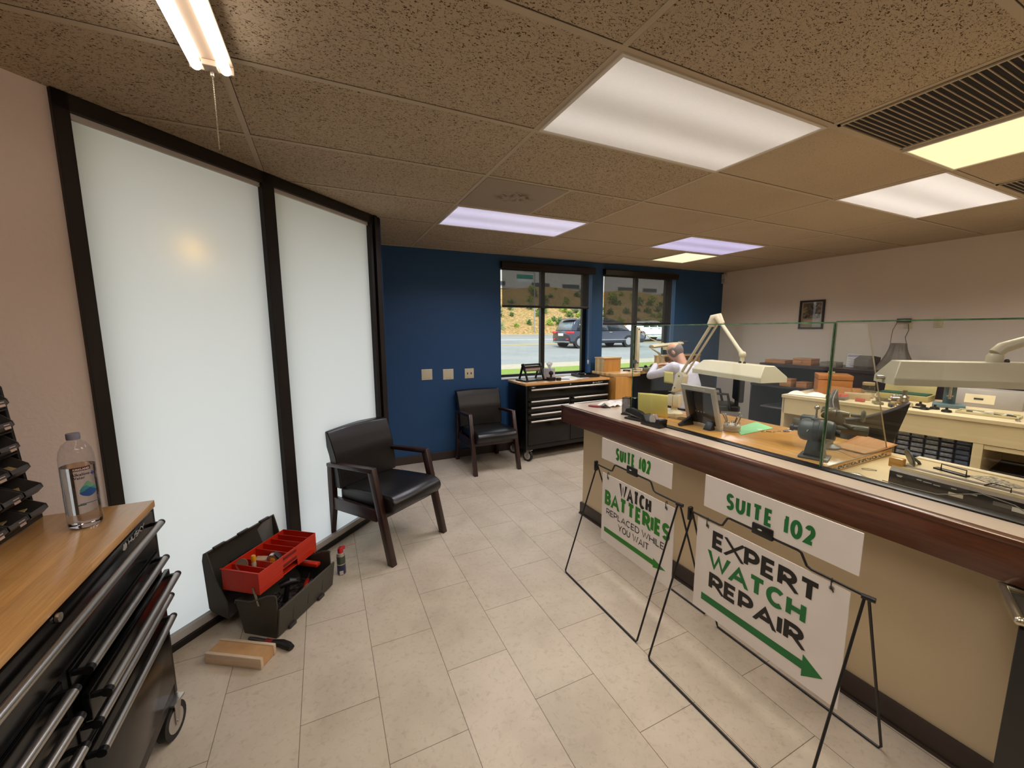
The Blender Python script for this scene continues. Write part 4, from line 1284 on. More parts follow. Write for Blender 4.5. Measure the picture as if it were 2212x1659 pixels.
o = thing('receipt', 'small loose white receipt lying on the counter by the wrapping tissue', 'paper', (2.3, 2.5, ZL), .2)
mb = MB(); mb.box(-.04, .04, -.07, .07, 0, .0006); obj('sheet', mb, pm('receipt_paper', (232, 226, 220), .6), o)
# notes on the glass
NOTEY = pm('yellow_note_paper', (244, 230, 136), .7, var=.04)
mb = MB()
mb.grid(lambda u, v: (.004 + .012 * math.sin(v * 2.2) * (u - .5) + .03 * (1 - v) ** 2, (u - .5) * .205, v * .17 - .005 * abs(u - .5)), 12, 12)
o = obj('yellow_paper', mb, NOTEY, solid=.0006); tag(o, 'large yellow lined sheet leaning behind the glass near the stapler', 'paper', None, cl(2.045, 2.075, ZB + .012), math.radians(32))
mb = MB(); mb.grid(lambda u, v: (.0012 + .004 * (1 - v) ** 2, (u - .5) * .072, v * .074), 6, 6)
o = obj('sticky_note', mb, NOTEY, solid=.0004); tag(o, 'small yellow sticky note stuck up on the glass screen beside the lamp', 'note', None, cl(1.979, 1.885, 1.238), CTH + .02)
# task lamps
CREAMP = pm('cream_enamel', (214, 205, 180), .4, var=.04)
SPR = pm('spring_steel', (150, 146, 140), .3, .9)
def lamp_head(o, p0, p1, mat, wid=.17, hgt=.085, knob=False):
    """trapezoid fluorescent head from p0 to p1 (local), tube under it"""
    p0, p1 = Vector(p0), Vector(p1)
    d = (p1 - p0); Ln = d.length
    M = Matrix.Translation(p0) @ RZ(math.atan2(d.y, d.x))
    w_ = wid / 2
    mb = MB()
    sec = [(-w_, -.028), (w_, -.028), (w_, .0), (.034, hgt - .028), (-.034, hgt - .028), (-w_, .0)]
    A = [mb.bm.verts.new(M @ Vector((0 + (.035 if z > .01 else 0), y, z))) for y, z in sec]
    B = [mb.bm.verts.new(M @ Vector((Ln - (.035 if z > .01 else 0), y, z))) for y, z in sec]
    n = len(sec)
    fs = [mb.bm.faces.new((A[i], A[(i + 1) % n], B[(i + 1) % n], B[i])) for i in range(1, n)] + [mb.bm.faces.new(A[::-1]), mb.bm.faces.new(B)]
    mb._new(fs)
    hd = obj('lamp_head', mb, mat, o, bevel=.004)
    mb = MB(); mb.cyl(M @ Vector((.03, 0, -.012)), M @ Vector((Ln - .03, 0, -.012)), .012, n=12); obj('tube', mb, pm('unlit_tube', (226, 224, 218), .3), hd)
    mb = MB()
    for k in (.56, .62):
        mb.lathe([(.008, 0), (.008, .006), (.004, .012)], 12, M @ T(Ln * k, 0, hgt - .028))
    obj('switch', mb, DGREY, hd)
    if knob:
        mb = MB(); mb.cyl(M @ Vector((-.022, 0, -.005)), M @ Vector((.0, 0, -.005)), .009, n=12); obj('end_knob', mb, STEEL, hd)
    return M
lb = Vector((2.345, 2.145, ZB))
o = thing('task_lamp', 'cream jointed task lamp standing on the wooden board behind the glass', 'lamp', lb)
mb = MB(); mb.lathe([(.062, 0), (.062, .008), (.05, .018), (.026, .03), (.02, .05), (.024, .062)], 24); obj('base', mb, CREAMP, o)
mb = MB(); mb.box(-.036, .036, -.045, .045, .06, .145, RZ(.35), bev=.008); obj('switch_box', mb, CREAMP, o)
mb = MB(); mb.box(-.0365, .0365, -.001, .001, .062, .143, RZ(.35)); obj('box_seam', mb, DGREY, o)
mb = MB(); mb.cyl((0, .02, .145), (0, .01, .2), .014, n=14); obj('post', mb, SPR, o)
mb = MB(); mb.prism([(.05, .165), (.0, .165), (-.01, .20), (-.015, .30), (-.055, .325), (-.085, .315), (-.095, .29), (-.08, .2), (-.03, .165)], -.028, .028, 'x', bev=.008, M=T(0, .0, 0)); br1 = obj('bracket', mb, CREAMP, o)
mb = MB()
for y, z in ((-.02, .2), (-.055, .29)):
    mb.cyl((-.031, y, z), (.031, y, z), .006, n=10)
obj('rivets', mb, SPR, br1)
el = Vector((2.27, 1.785, 1.635)) - lb
for dx, dy, r_ in ((-.012, -.055, .0095), (.012, -.082, .007)):
    mb = MB(); mb.tube([(dx, dy, .305), (el.x + dx, el.y + (dy + .055) * .9, el.z)], r_, 10); obj('arm_rod', mb, CREAMP, o)
mb = MB(); mb.tube([(el.x, el.y + .03, el.z - .03), (el.x, el.y + .008, el.z + .018), (el.x, el.y - .02, el.z + .025), (el.x, el.y - .05, el.z - .022)], [.024, .028, .026, .018], 12); obj('elbow', mb, CREAMP, o)
j = Vector((2.215, 1.545, 1.435)) - lb
mb = MB(); mb.tube([tuple(el + Vector((0, -.04, -.01))), tuple(j + Vector((0, .03, .035))), tuple(j + Vector((0, .008, .008)))], [.011, .0105, .014], 12); obj('arm_rod', mb, CREAMP, o)
mb = MB(); mb.ball(tuple(j), .02, u=14, v=10); mb.cyl(tuple(j), tuple(j + Vector((0, 0, -.055))), .011, n=12); obj('head_joint', mb, CREAMP, o)
lamp_head(o, Vector((2.245, 1.83, 1.330)) - lb, Vector((2.13, 1.30, 1.330)) - lb, CREAMP)
mb = MB(); mb.tube([(.02, .03, .07), (-.09, .01, .05), (-.2, -.05, .01), (-.24, -.08, .005)], .0035, 8); obj('cord', mb, RUBBER, o)
# second lamp, mostly beyond the right edge
GREYP = pm('stone_grey_enamel', (186, 176, 154), .38, var=.05)
l2 = Vector((2.75, .1, .92))
o = thing('task_lamp', 'grey jointed task lamp with a large head hanging over the near end of the bench', 'lamp', l2)
mb = MB(); mb.lathe([(.062, 0), (.062, .008), (.05, .018), (.024, .03), (.02, .16)], 20, T(-.13, 0, 0)); obj('base', mb, GREYP, o)
p0 = Vector((2.115, .845, 1.385)) - l2; p1 = Vector((2.54, .42, 1.385)) - l2
lamp_head(o, p0, p1, GREYP, .16, .095, True)
jj = p0.lerp(p1, .56) + Vector((0, 0, .07))
mb = MB(); mb.lathe([(.024, -.005), (.024, .02), (.018, .03)], 16, Matrix.Translation(jj)); obj('head_joint', mb, GREYP, o)
tip = jj + Vector((0, 0, .03))
mb = MB(); mb.tube([tuple(tip), tuple(tip + Vector((.015, -.012, .022))), tuple(tip + Vector((.065, -.055, .05)))], [.021, .022, .018], 12); obj('arm_joint', mb, GREYP, o)
mb = MB(); mb.tube([tuple(tip + Vector((.05, -.045, .045))), tuple(tip + Vector((.26, -.26, .12))), (-.13, 0, .75)], .0105, 10); obj('arm_rod', mb, GREYP, o)
mb = MB(); mb.tube([(-.13, 0, .15), (-.13, 0, .76)], .012, 10); obj('arm_rod', mb, GREYP, o)
# digital frame seen from behind
o = thing('digital_frame', 'silver framed picture screen leaning on its black strut on the wooden board', 'picture frame', (2.192, 1.752, ZB), math.radians(-92))
tilt = RX(math.radians(17))
SILV = pm('silver_plastic', (186, 182, 172), .35, .2, var=.04)
w_, h_ = .128, .285
mb = MB()
for a, b_, c_, d in ((-w_, w_, 0, .028), (-w_, w_, h_ - .034, h_), (-w_, -w_ + .03, .028, h_ - .034), (w_ - .03, w_, .028, h_ - .034)):
    mb.box(a, b_, -.009, .009, c_, d, tilt)
obj('bezel', mb, SILV, o, bevel=.002)
mb = MB(); mb.box(-.03, .06, -.0095, .0, h_ - .022, h_ - .01, tilt); obj('maker_bar', mb, pm('bezel_light', (206, 202, 192), .4), o)
mb = MB(); mb.box(-w_ + .03, w_ - .03, -.004, .006, .028, h_ - .034, tilt); sc_ = obj('screen', mb, pm('dark_screen', (58, 58, 62), .25, var=.05), o)
mb = MB(); mb.box(-w_ + .032, -w_ + .085, -.012, -.004, .03, h_ - .04, tilt, bev=.004); obj('side_block', mb, KBLK, o)
mb = MB()
for i in range(4):
    mb.box(-.05 + i * .022, -.04 + i * .022, -.0047, -.004, .105, .115, tilt)
obj('symbols', mb, pm('symbol_grey', (150, 150, 150), .5), sc_)
mb = MB(); mb.prism([(.0, .0), (-.125, .0), (-.13, .015), (-.03, .06), (.0, .06)], -w_ + .03, -w_ + .05, 'x', bev=.002); obj('strut', mb, KBLK, o)
mb = MB(); mb.prism([(0, .0), (-.06, .0), (-.026, .05), (-.01, .05)], w_ - .09, w_ - .04, 'x', bev=.002); obj('strut', mb, KBLK, o)
# clear tray
o = thing('clear_tray', 'shallow clear acrylic tray on the board at the foot of the task lamp', 'tray', (2.255, 2.01, ZB), .2)
ACR = clear('clear_acrylic', (.93, .93, .9), 2.0)
mb = MB(); mb.box(-.05, .05, -.07, .07, 0, .003); mb.box(-.05, .05, -.07, -.067, 0, .018); mb.box(-.05, .05, .067, .07, 0, .018); mb.box(-.05, -.047, -.07, .07, 0, .018); mb.box(.047, .05, -.07, .07, 0, .018); obj('tray', mb, ACR, o)
# tool stand
ts = Vector((2.262, 1.612, ZB))
o = thing('tool_stand', 'round grey rotating stand for watch tools on the wooden board', 'tool stand', ts)
mb = MB(); mb.lathe([(.046, 0), (.048, .003), (.048, .018), (.045, .02), (.048, .022), (.048, .036), (.045, .039), (.02, .04)], 32); obj('drum', mb, pm('stand_grey', (182, 170, 152), .4), o)
mb = MB(); mb.lathe([(.038, .039), (.04, .041), (.036, .044)], 28); obj('white_top', mb, pm('stand_white', (226, 222, 214), .4), o)
for i, (a, r_, ln, lx, ly, lbl) in enumerate(((.3, .026, .062, .03, -.01, 'steel screwdriver leaning furthest right in the tool stand'), (1.6, .026, .052, -.004, .02, 'short upright screwdriver at the back of the tool stand'), (2.6, .028, .06, -.03, .01, 'tall thin screwdriver at the left of the tool stand'), (4.4, .022, .046, .006, -.01, 'short screwdriver at the front of the tool stand'), (5.4, .028, .05, .012, -.012, 'screwdriver with a ball head at the front right of the tool stand'))):
    b0 = ts + Vector((r_ * math.cos(a), r_ * math.sin(a), .042))
    t1 = thing('watch_screwdriver', lbl, 'screwdriver', b0, 0, 'screwdrivers in the tool stand')
    mb = MB(); mb.tube([(0, 0, 0), (lx, ly, ln)], .0028, 8); obj('shaft', mb, STEEL, t1)
    mb = MB(); mb.tube([(lx * .45, ly * .45, ln * .45), (lx, ly, ln)], .0042, 8); mb.ball((lx * 1.05, ly * 1.05, ln * 1.05), .0058, u=10, v=8); obj('head', mb, STEEL, t1)
mb = MB()
for k in range(5):
    a = k * 1.256 + .6
    mb.tube([(.037 * math.cos(a) + .009 * math.cos(t_), .037 * math.sin(a), .05 + .009 * math.sin(t_)) for t_ in [q * math.pi / 6 for q in range(12)]], .0026, 6, True)
obj('ring_clips', mb, STEEL, o)
mb = MB(); mb.prism([(0, 0), (.28, .05), (.21, -.11), (-.13, -.13)], 0, .0016, 'z'); o = obj('green_mat', mb, pm('mint_green_mat', (138, 206, 148), .6, var=.06)); tag(o, 'mint green cutting sheet lying on the wooden board beside the tool stand', 'mat', None, (2.345, 1.648, ZB + .0008), 0)
BRASS = pm('brass_links', (170, 142, 84), .3, .8, var=.25, vs=90)
o = thing('watch_bracelet', 'loose metal watch bracelet on the wooden board in front of the green sheet', 'watch strap', (2.47, 1.485, ZB), math.radians(-24))
mb = MB()
for i in range(12):
    mb.box(-.008, .008, -.004, .004, 0, .004, T(-.07 + i * .011, .008 * math.sin(i * .8), 0) @ RZ(.4 * math.cos(i * .8)) @ RX(.2 * (i % 3)), bev=.001)
obj('links', mb, BRASS, o)
mb = MB(); mb.box(-.01, .012, -.008, .008, 0, .006, T(.065, .004, .0) @ RZ(.5), bev=.002); obj('clasp', mb, STEEL, o)
o = thing('watch_bracelet', 'small heap of silver watch links at the right end of the loose bracelet', 'watch strap', (2.56, 1.455, ZB), math.radians(20))
mb = MB()
for i in range(8):
    mb.box(-.007, .007, -.005, .005, 0, .005, T(.012 * math.cos(i * 1.9) * (1 + i * .2), .008 * math.sin(i * 1.9), .004 * (i % 2)) @ RZ(i * .9) @ RX(.3), bev=.0012)
obj('links', mb, STEEL, o)
mb = MB(); mb.lathe([(.0, 0), (.016, 0), (.016, .002), (.0, .003)], 20); o = obj('white_disc', mb, pm('white_disc_m', (230, 226, 216), .4)); tag(o, 'small white disc on the green sheet beside the bracelet', 'disc', None, (2.43, 1.545, ZB + .0025), 0)
# watchmaker motor and lathe
IRONG = pm('blue_grey_cast_iron', (70, 76, 76), .42, .2, var=.12, bmp=.05, bs=120)
IRONB = pm('worn_lathe_steel', (104, 100, 88), .35, .6, var=.2)
o = thing('lathe_motor', 'blue grey electric motor on a flared pedestal behind the glass joint', 'motor', (2.15, 1.088, ZB), math.radians(-71))
mb = MB(); mb.box(-.06, .06, -.056, .056, 0, .011, bev=.004); mb.prism([(-.045, .008), (.045, .008), (.028, .1), (-.028, .1)], -.03, .03, 'y', bev=.006); obj('pedestal', mb, IRONG, o)
mb = MB(); mb.lathe([(.0, -.072), (.036, -.072), (.05, -.062), (.055, -.045), (.055, .045), (.05, .062), (.036, .072), (.0, .072)], 32, T(0, 0, .135) @ RY(math.pi / 2)); mt_ = obj('motor_case', mb, IRONG, o)
mb = MB(); mb.lathe([(.056, -.012), (.0575, -.01), (.0575, .01), (.056, .012)], 32, T(0, 0, .135) @ RY(math.pi / 2), cap=False); mb.lathe([(.018, 0), (.02, .004), (.018, .008)], 16, T(-.01, 0, .186)); obj('band', mb, pm('iron_band', (56, 60, 60), .4, .2), mt_)
mb = MB(); mb.cyl((-.072, 0, .135), (-.095, 0, .135), .014, n=16); mb.cyl((-.095, 0, .135), (-.108, 0, .135), .018, n=16); mb.cyl((.072, 0, .135), (.09, 0, .135), .016, n=16); obj('pulley', mb, pm('dark_pulley', (44, 44, 44), .4, .4), o)
o = thing('watch_lathe', 'small watchmaker lathe with round hand wheel behind the motor', 'lathe', (2.405, 1.135, ZB), math.radians(-71))
o.scale = (1.15, 1.15, 1.05)
mb = MB(); mb.prism([(-.02, .085), (.02, .085), (.026, .11), (.018, .13), (-.018, .13), (-.026, .11)], -.16, .115, 'x', bev=.003); obj('bed', mb, IRONB, o)
mb = MB(); mb.lathe([(.05, 0), (.05, .01), (.02, .022), (.016, .088)], 20, T(-.02, 0, 0)); obj('foot', mb, IRONG, o)
mb = MB(); mb.prism([(-.04, .128), (.035, .128), (.028, .165), (.012, .195), (-.018, .195), (-.034, .165)], -.024, .024, 'y', bev=.004); hs = obj('headstock', mb, IRONB, o)
mb = MB(); mb.lathe([(.016, -.045), (.028, -.042), (.032, -.03), (.026, -.018), (.03, .01), (.018, .02), (.012, .055)], 24, T(-.01, 0, .178) @ RY(math.pi / 2)); obj('pulley', mb, IRONB, hs)
mb = MB(); mb.cyl((.05, 0, .178), (.085, 0, .178), .008, n=12); mb.lathe([(.0, -.007), (.024, -.007), (.03, 0), (.024, .007), (0, .007)], 22, T(.092, 0, .178) @ RY(math.pi / 2)); obj('hand_wheel', mb, IRONG, hs)
mb = MB(); mb.cyl((.03, -.02, .135), (.06, -.045, .128), .006, n=10); mb.ball((.062, -.047, .128), .009, u=10, v=8); obj('lever', mb, IRONB, hs)
mb = MB(); mb.box(-.13, -.07, -.03, .03, .128, .150, bev=.004); obj('rest_block', mb, IRONG, o)
mb = MB(); mb.tube([(-.012, -.03, .2), (-.03, -.16, .205), (-.06, -.28, .13)], .0022, 6); obj('drive_belt', mb, pm('belt_tan', (156, 138, 104), .6), o)
mb = MB(); mb.ball((-.07, -.02, .2), .011, u=12, v=8); mb.cyl((-.07, -.02, .148), (-.07, -.02, .2), .004, n=8); obj('idler', mb, STEEL, o)
# envelope, bag, wire ring
KRAFT = wood('kraft_paper', (168, 108, 44), (190, 130, 62), 0, .5, .55)
def env(u, v):
    x, y = (u - .5) * .30, (v - .5) * .17
    return (x, y, .006 + .05 * max(0, u - .35) ** 1.6 * (.5 + v * .6) + .012 * max(0, .25 - u))
mb = MB(); mb.grid(env, 16, 8); o = obj('envelope', mb, KRAFT, solid=.0012); tag(o, 'open brown paper envelope curling up on the board near the motor', 'envelope', None, (2.555, 1.075, ZB + .001), math.radians(-2))
mb = MB(); mb.prism([(-.14, -.05), (.03, -.065), (.12, .02), (-.06, .06)], 0, .002, 'z'); o = obj('envelope', mb, KRAFT); tag(o, 'flat brown envelope flap lying under the curling envelope', 'envelope', None, (2.45, 1.06, ZB), .1)
mb = MB(); mb.grid(lambda u, v: ((u - .5) * .13, (v - .5) * .085, .004 + .014 * abs(math.sin(8 * u + 6 * v)) * math.sin(math.pi * u) * math.sin(math.pi * v)), 20, 14)
o = obj('plastic_bag', mb, clear('bag_film', (.86, .85, .8), 2.5, .1)); tag(o, 'crumpled clear plastic bag lying against the edge of the wooden board', 'bag', None, (2.115, .925, .921), math.radians(-35))
mb = MB(); mb.tube([(.028 * math.cos(a), .012 * math.sin(a), .0012) for a in [k * math.pi / 10 for k in range(20)]], .001, 6, True); o = obj('wire_ring', mb, pm('dark_wire', (70, 56, 40), .4)); tag(o, 'thin oval wire ring on the beige worktop by the board', 'ring', None, (2.3, .93, .921), math.radians(-50))
# equipment box
o = thing('test_machine', 'black fronted beige topped timing machine standing behind the near glass', 'machine', cl(2.135, .80, .92), math.radians(-1.5) - 0)
mb = MB(); mb.box(0, .24, -1.15, 0, .012, .085, bev=.002); obj('case', mb, BEIGE, o)
mb = MB(); mb.box(-.012, .0, -1.15, 0, .004, .062, bev=.002); fr_ = obj('rear_panel', mb, KBLK, o)
mb = MB(); mb.prism([(-.012, .062), (.0, .062), (.028, .09), (.016, .09)], -1.15, 0, 'y'); obj('grey_lip', mb, pm('grey_lip', (140, 122, 106), .4), o)
mb = MB(); mb.box(.0, .03, -.035, .012, .075, .115, bev=.003); obj('wooden_end', mb, OAK, o)
PRN = pm('panel_print', (178, 174, 168), .5)
def mark(y0, y1, z0, z1, mat=PRN, name='panel_mark'):
    mb = MB(); mb.box(-.0128, -.012, -y1, -y0, z0, z1); obj(name, mb, mat, fr_)
for y0, y1, z in ((.025, .045, .047), (.028, .042, .043), (.09, .105, .05), (.11, .135, .048), (.14, .16, .046), (.19, .205, .05), (.24, .26, .046)):
    mark(y0, y1, z, z + .0035)
mark(.185, .225, .022, .036, pm('panel_sticker', (196, 184, 168), .5), 'sticker')
mark(.30, .345, .03, .045, pm('panel_sticker_grey', (96, 92, 90), .5), 'sticker')
mark(.345, .40, .026, .042, pm('panel_sticker_white', (206, 200, 190), .5), 'sticker')
mb = MB()
for y, z in ((.05, .03), (.345, .015), (.455, .035)):
    mb.cyl((-.016, -y, z), (-.012, -y, z), .005, n=10)
obj('knobs', mb, KBLK, fr_)
mb = MB(); mb.box(.20, .235, -1.15, 0, .085, .09); obj('rear_strip', mb, pm('pale_strip', (222, 206, 176), .4), o)
mb = MB(); mb.tube([(2.045, .78, .965), (2.05, .7, .962), (2.06, .62, .963), (2.1, .52, .995), (2.08, .44, .99), (2.04, .36, .96)], .0018, 6); o = obj('thin_wire', mb, pm('grey_wire', (120, 112, 98), .4)); tag(o, 'thin loose wire draped in front of the timing machine', 'wire', None)
EB = .92 + .091
o = thing('magnifier', 'grey round lens on a small stand on top of the timing machine', 'lens', (2.27, .765, EB - .006), math.radians(25))
mb = MB(); mb.lathe([(.0, -.004), (.036, -.004), (.04, 0), (.036, .004), (0, .004)], 26, T(-.03, .02, .032) @ RX(math.pi / 2.6) @ RY(.2)); obj('disc', mb, pm('grey_lens', (92, 96, 92), .3), o)
mb = MB(); mb.tube([(-.02, .01, .03), (0, -.01, .012), (.006, -.016, .001)], .006, 8); obj('stem', mb, IRONG, o)
o = thing('wire_bracket', 'black bent wire bracket on the timing machine beside the printed leaflet', 'bracket', (2.24, .635, EB - .006), math.radians(-15))
mb = MB(); mb.tube([(0, .045, .002), (0, .045, .03), (0, -.035, .03), (0, -.035, .002)], .0024, 8); obj('wire', mb, IRON, o)
mb = MB(); mb.box(.005, .03, -.03, .075, 0, .006, bev=.001); obj('foot', mb, KBLK, o)
o = thing('wire_bracket', 'smaller bent wire loop at the front of the timing machine top', 'bracket', (2.17, .5, EB - .006), math.radians(-15))
mb = MB(); mb.tube([(0, .04, .002), (0, .02, .018), (0, -.03, .018), (0, -.03, .002)], .002, 8); obj('wire', mb, IRON, o)
mb = MB(); mb.box(-.045, .045, -.06, .06, 0, .001)
m, t, b = nodes('leaflet_print')
t.links.new(ramp(t, noise(t, coords(t, (30, 90, 1)), 2, 3), [(.45, lin((62, 54, 44))), (.52, lin((206, 190, 160)))]), b.inputs['Base Color'])
o = obj('leaflet', mb, m); tag(o, 'printed leaflet lying on the timing machine top', 'leaflet', None, (2.275, .535, EB - .005), math.radians(-35))
# ================================================================== back of the shop: dark hutch, beige desk
ESP = wood('espresso_veneer', (36, 30, 34), (54, 45, 48), 1, .8, .4, .1)
HT = 1.115
o = thing('long_hutch', 'long dark brown hutch with open shelves along the pale right wall', 'hutch', (5.5, 0, 0))
def hb(name, boxes, mat=ESP):
    mb = MB()
    for q in boxes:
        mb.box(*q)
    return obj(name, mb, mat, o, bevel=.002)
hb('top', [(-.01, .585, -1.0, 3.57, HT - .04, HT)])
hb('back_panel', [(.56, .58, -1.0, 3.55, 0, HT - .04)])
for y in (3.53, 2.62, 1.2, -.4):
    hb('side_panel', [(0.01, .56, y, y + .022, .0, HT - .04)])
hb('shelf', [(-.2, .56, -1.0, 3.552, .82, .848)])
hb('shelf', [(.01, .56, 2.64, 3.53, .50, .52)])
hb('plinth', [(.03, .56, -1.0, 3.53, 0, .08)])
hb('side_panel', [(-.19, .01, 3.53, 3.552, 0, .82)])
hb('front_panel', [(.0, .012, -1.0, 2.62, .86, HT - .04)])
hb('cupboard_front', [(-.01, .008, -1.0, 2.62, .08, .8)])
# papers in the hutch cubby
o = thing('paper_stack', 'stack of loose papers on the shelf inside the dark hutch', 'papers', (5.55, 3.35, .52), .15)
for i in range(5):
    mb = MB(); mb.box(-.12, .14, -.15, .13, .004 * i, .004 * i + .002, RZ(.12 * ((i * 7) % 3 - 1))); obj('sheet', mb, pm('paper_grey', (176, 166, 158), .7) if i % 2 else pm('paper_dark', (96, 90, 92), .7), o)
mb = MB(); mb.box(-.001, .001, -.037, .037, 0, .076); o = obj('sticky_note', mb, pm('pale_note', (228, 222, 150), .7)); tag(o, 'pale yellow sticky note with a drawn circle on the dark hutch front', 'note', None, (5.497, 2.69, 1.0), 0)
mb = MB(); mb.tube([(-.0016, .018 * math.cos(a), .04 + .018 * math.sin(a)) for a in [k * math.pi / 8 for k in range(16)]], .0018, 5, True); obj('drawn_circle', mb, INK, o)
# boxes along the hutch top
WBOX = wood('box_wood', (158, 104, 62), (186, 130, 80), 1, 1.2, .4, .2)
def wbox(label, x, y, z, sx, sy, sz, rz=0, knob=False, mat=None, group=None):
    o = thing('wooden_box', label, 'box', (x, y, z), rz, group)
    m_ = mat or WBOX
    mb = MB(); mb.box(-sx / 2, sx / 2, -sy / 2, sy / 2, 0, sz * .72, bev=.002); obj('body', mb, m_, o)
    mb = MB(); mb.box(-sx / 2, sx / 2, -sy / 2, sy / 2, sz * .74, sz, bev=.002); obj('lid', mb, m_, o)
    if knob:
        mb = MB(); mb.ball((-sx / 2 - .006, 0, sz * .5), .011, u=10, v=8); obj('knob', mb, STEEL, o)
    return o
wbox('flat wooden box on the hutch top above the cream lamp head', 5.68, 3.42, HT, .2, .27, .045)
wbox('wooden box with a bright round knob on the hutch top', 5.66, 3.07, HT, .19, .22, .085, 0, True)
wbox('grey box on the hutch top next to the glass joint', 5.66, 2.78, HT, .16, .17, .06, 0, False, pm('grey_card_box', (132, 122, 110), .6))
wbox('small wooden box with a dark clasp standing on the hutch shelf', 5.4, 3.12, .848, .12, .14, .10, 0)
wbox('low wooden box behind the large orange wooden box', 5.45, 2.95, .848, .14, .12, .07, 0)
o = thing('card_display', 'white printed card in a clear stand on the hutch top', 'display card', (5.75, 2.6, HT), .25)
mb = MB(); mb.box(-.002, .002, -.065, .065, .002, .165, RY(.22)); cd_ = obj('card', mb, pm('card_lilac', (212, 206, 210), .5), o)
mb = MB(); mb.box(-.0032, -.0025, -.06, .06, .125, .155, RY(.22)); obj('title_band', mb, pm('band_violet', (150, 142, 170), .5), cd_)
mb = MB()
for i in range(6):
    mb.box(-.0032, -.0025, -.052, .03 + .02 * (i % 2), .02 + i * .016, .026 + i * .016, RY(.22))
obj('print_lines', mb, pm('print_grey', (150, 144, 156), .5), cd_)
mb = MB(); mb.box(-.06, .05, -.068, .068, 0, .004); mb.box(.004, .007, -.068, .068, .004, .17, RY(.22)); obj('clear_stand', mb, ACR, o)
mb = MB(); mb.prism([(-.15, 0), (.12, 0), (.12, .13), (-.03, .15), (-.15, .11)], -.07, .07, 'y', bev=.004); o = obj('grey_case', mb, pm('dark_grey_case', (70, 66, 64), .5)); tag(o, 'dark grey slanted case on the hutch top beside the card stand', 'case', None, (5.78, 2.47, HT), 0)
mb = MB(); mb.grid(lambda u, v: ((.05 + .17 * (1 - v) ** 1.7 + .006 * math.sin(u * 40)) * math.cos(2 * math.pi * u) * .8, (.07 + .12 * (1 - v) ** 1.6 + .006 * math.sin(u * 40)) * math.sin(2 * math.pi * u), .30 * v), 48, 14)
mb.lathe([(.0, .30), (.05, .30)], 16, cap=False)
o = obj('dust_cover', mb, pm('grey_vinyl_cover', (116, 106, 94), .45, var=.15)); tag(o, 'bell shaped grey dust cover on the hutch top below the wall outlet', 'cover', None, (5.8, 2.22, HT), 0)
mb = MB(); mb.box(-.08, .08, -.09, .09, 0, .085, bev=.003); o = obj('black_box', mb, KBLK); tag(o, 'plain black box on the hutch top behind the grey lamp', 'box', None, (5.75, 1.71, HT), 0)
o = thing('webcam', 'small black ball shaped camera on the hutch top beside the black box', 'camera', (5.75, 1.85, HT))
mb = MB(); mb.ball((0, 0, .085), .028); obj('ball', mb, KBLK, o)
mb = MB(); mb.cyl((0, 0, 0), (0, 0, .06), .01); mb.lathe([(.03, 0), (.03, .004), (.01, .01)], 16); obj('foot', mb, KBLK, o)
mb = MB(); mb.tube([(5.7, 2.1, HT + .1), (5.66, 1.99, HT + .03), (5.68, 1.9, HT + .01)], .008, 8); o = obj('cable', mb, RUBBER); tag(o, 'thick black cable falling from the grey dust cover', 'cable')
# beige work desk
DTH = math.radians(6.5)
DL = Vector((3.975, 2.345, 0))
MDK = Matrix.Translation(DL) @ RZ(DTH)
BEI2 = pm('cream_laminate_desk', (212, 194, 156), .4, var=.04)
o = thing('work_desk', 'long cream laminate work desk in front of the dark hutch', 'desk', DL, DTH)
DZ = .955
def db(name, boxes, mat=BEI2):
    mb = MB()
    for q in boxes:
        mb.box(*q)
    return obj(name, mb, mat, o, bevel=.003)
db('top', [(0, .82, -3.0, 0, DZ - .03, DZ)])
db('apron', [(.012, .03, -3.0, -.01, .775, DZ - .03)])
db('leg_panel', [(.012, .8, -.03, -.005, 0, DZ - .03)])
db('leg_panel', [(.014, .8, -1.30, -1.25, 0, .775)])
db('back_panel', [(.78, .8, -3.0, -.03, .1, .9)])
db('kick_shelf', [(.05, .78, -3.0, -1.3, .5, .53)], pm('dark_shelf', (58, 46, 38), .6))
db('accessory_rail', [(.02, .05, -3.0, -1.3, .74, .772)])
def dp(x, y, z=DZ):
    return MDK @ Vector((x, y, z))
# parts drawer cabinet under it
o = thing('parts_cabinet', 'black cabinet of many small blue fronted drawers under the cream desk', 'drawer cabinet', dp(.17, -1.02, 0), DTH)
mb = MB(); mb.box(0, .25, -.215, .215, .47, .772); mb.box(.02, .25, -.2, .2, 0, .47); obj('frame', mb, KBLK, o)
DRWL = pm('drawer_label', (168, 172, 178), .35, var=.35, vs=60)
DRW = [pm('drawer_smoke', (104, 116, 140), .3, var=.25, vs=30), pm('drawer_blue', (62, 80, 118), .3, var=.25, vs=30), pm('drawer_pale', (136, 140, 146), .3, var=.25, vs=30)]
for r_ in range(7):
    for c_ in range(5):
        y = .165 - c_ * .0825; z = .49 + r_ * .039
        mb = MB(); mb.box(-.012, .0, y - .036, y + .036, z, z + .031, bev=.003)
        d = obj('drawer', mb, DRW[(r_ + c_ * 2) % 3 if c_ < 3 else 1], o)
        mb = MB(); mb.box(-.016, -.012, y - .03, y + .03, z + .004, z + .008); mb.box(-.013, -.0125, y - .03, y + .03, z + .012, z + .026); obj('pull', mb, DRWL if c_ < 4 else DRW[0], d)
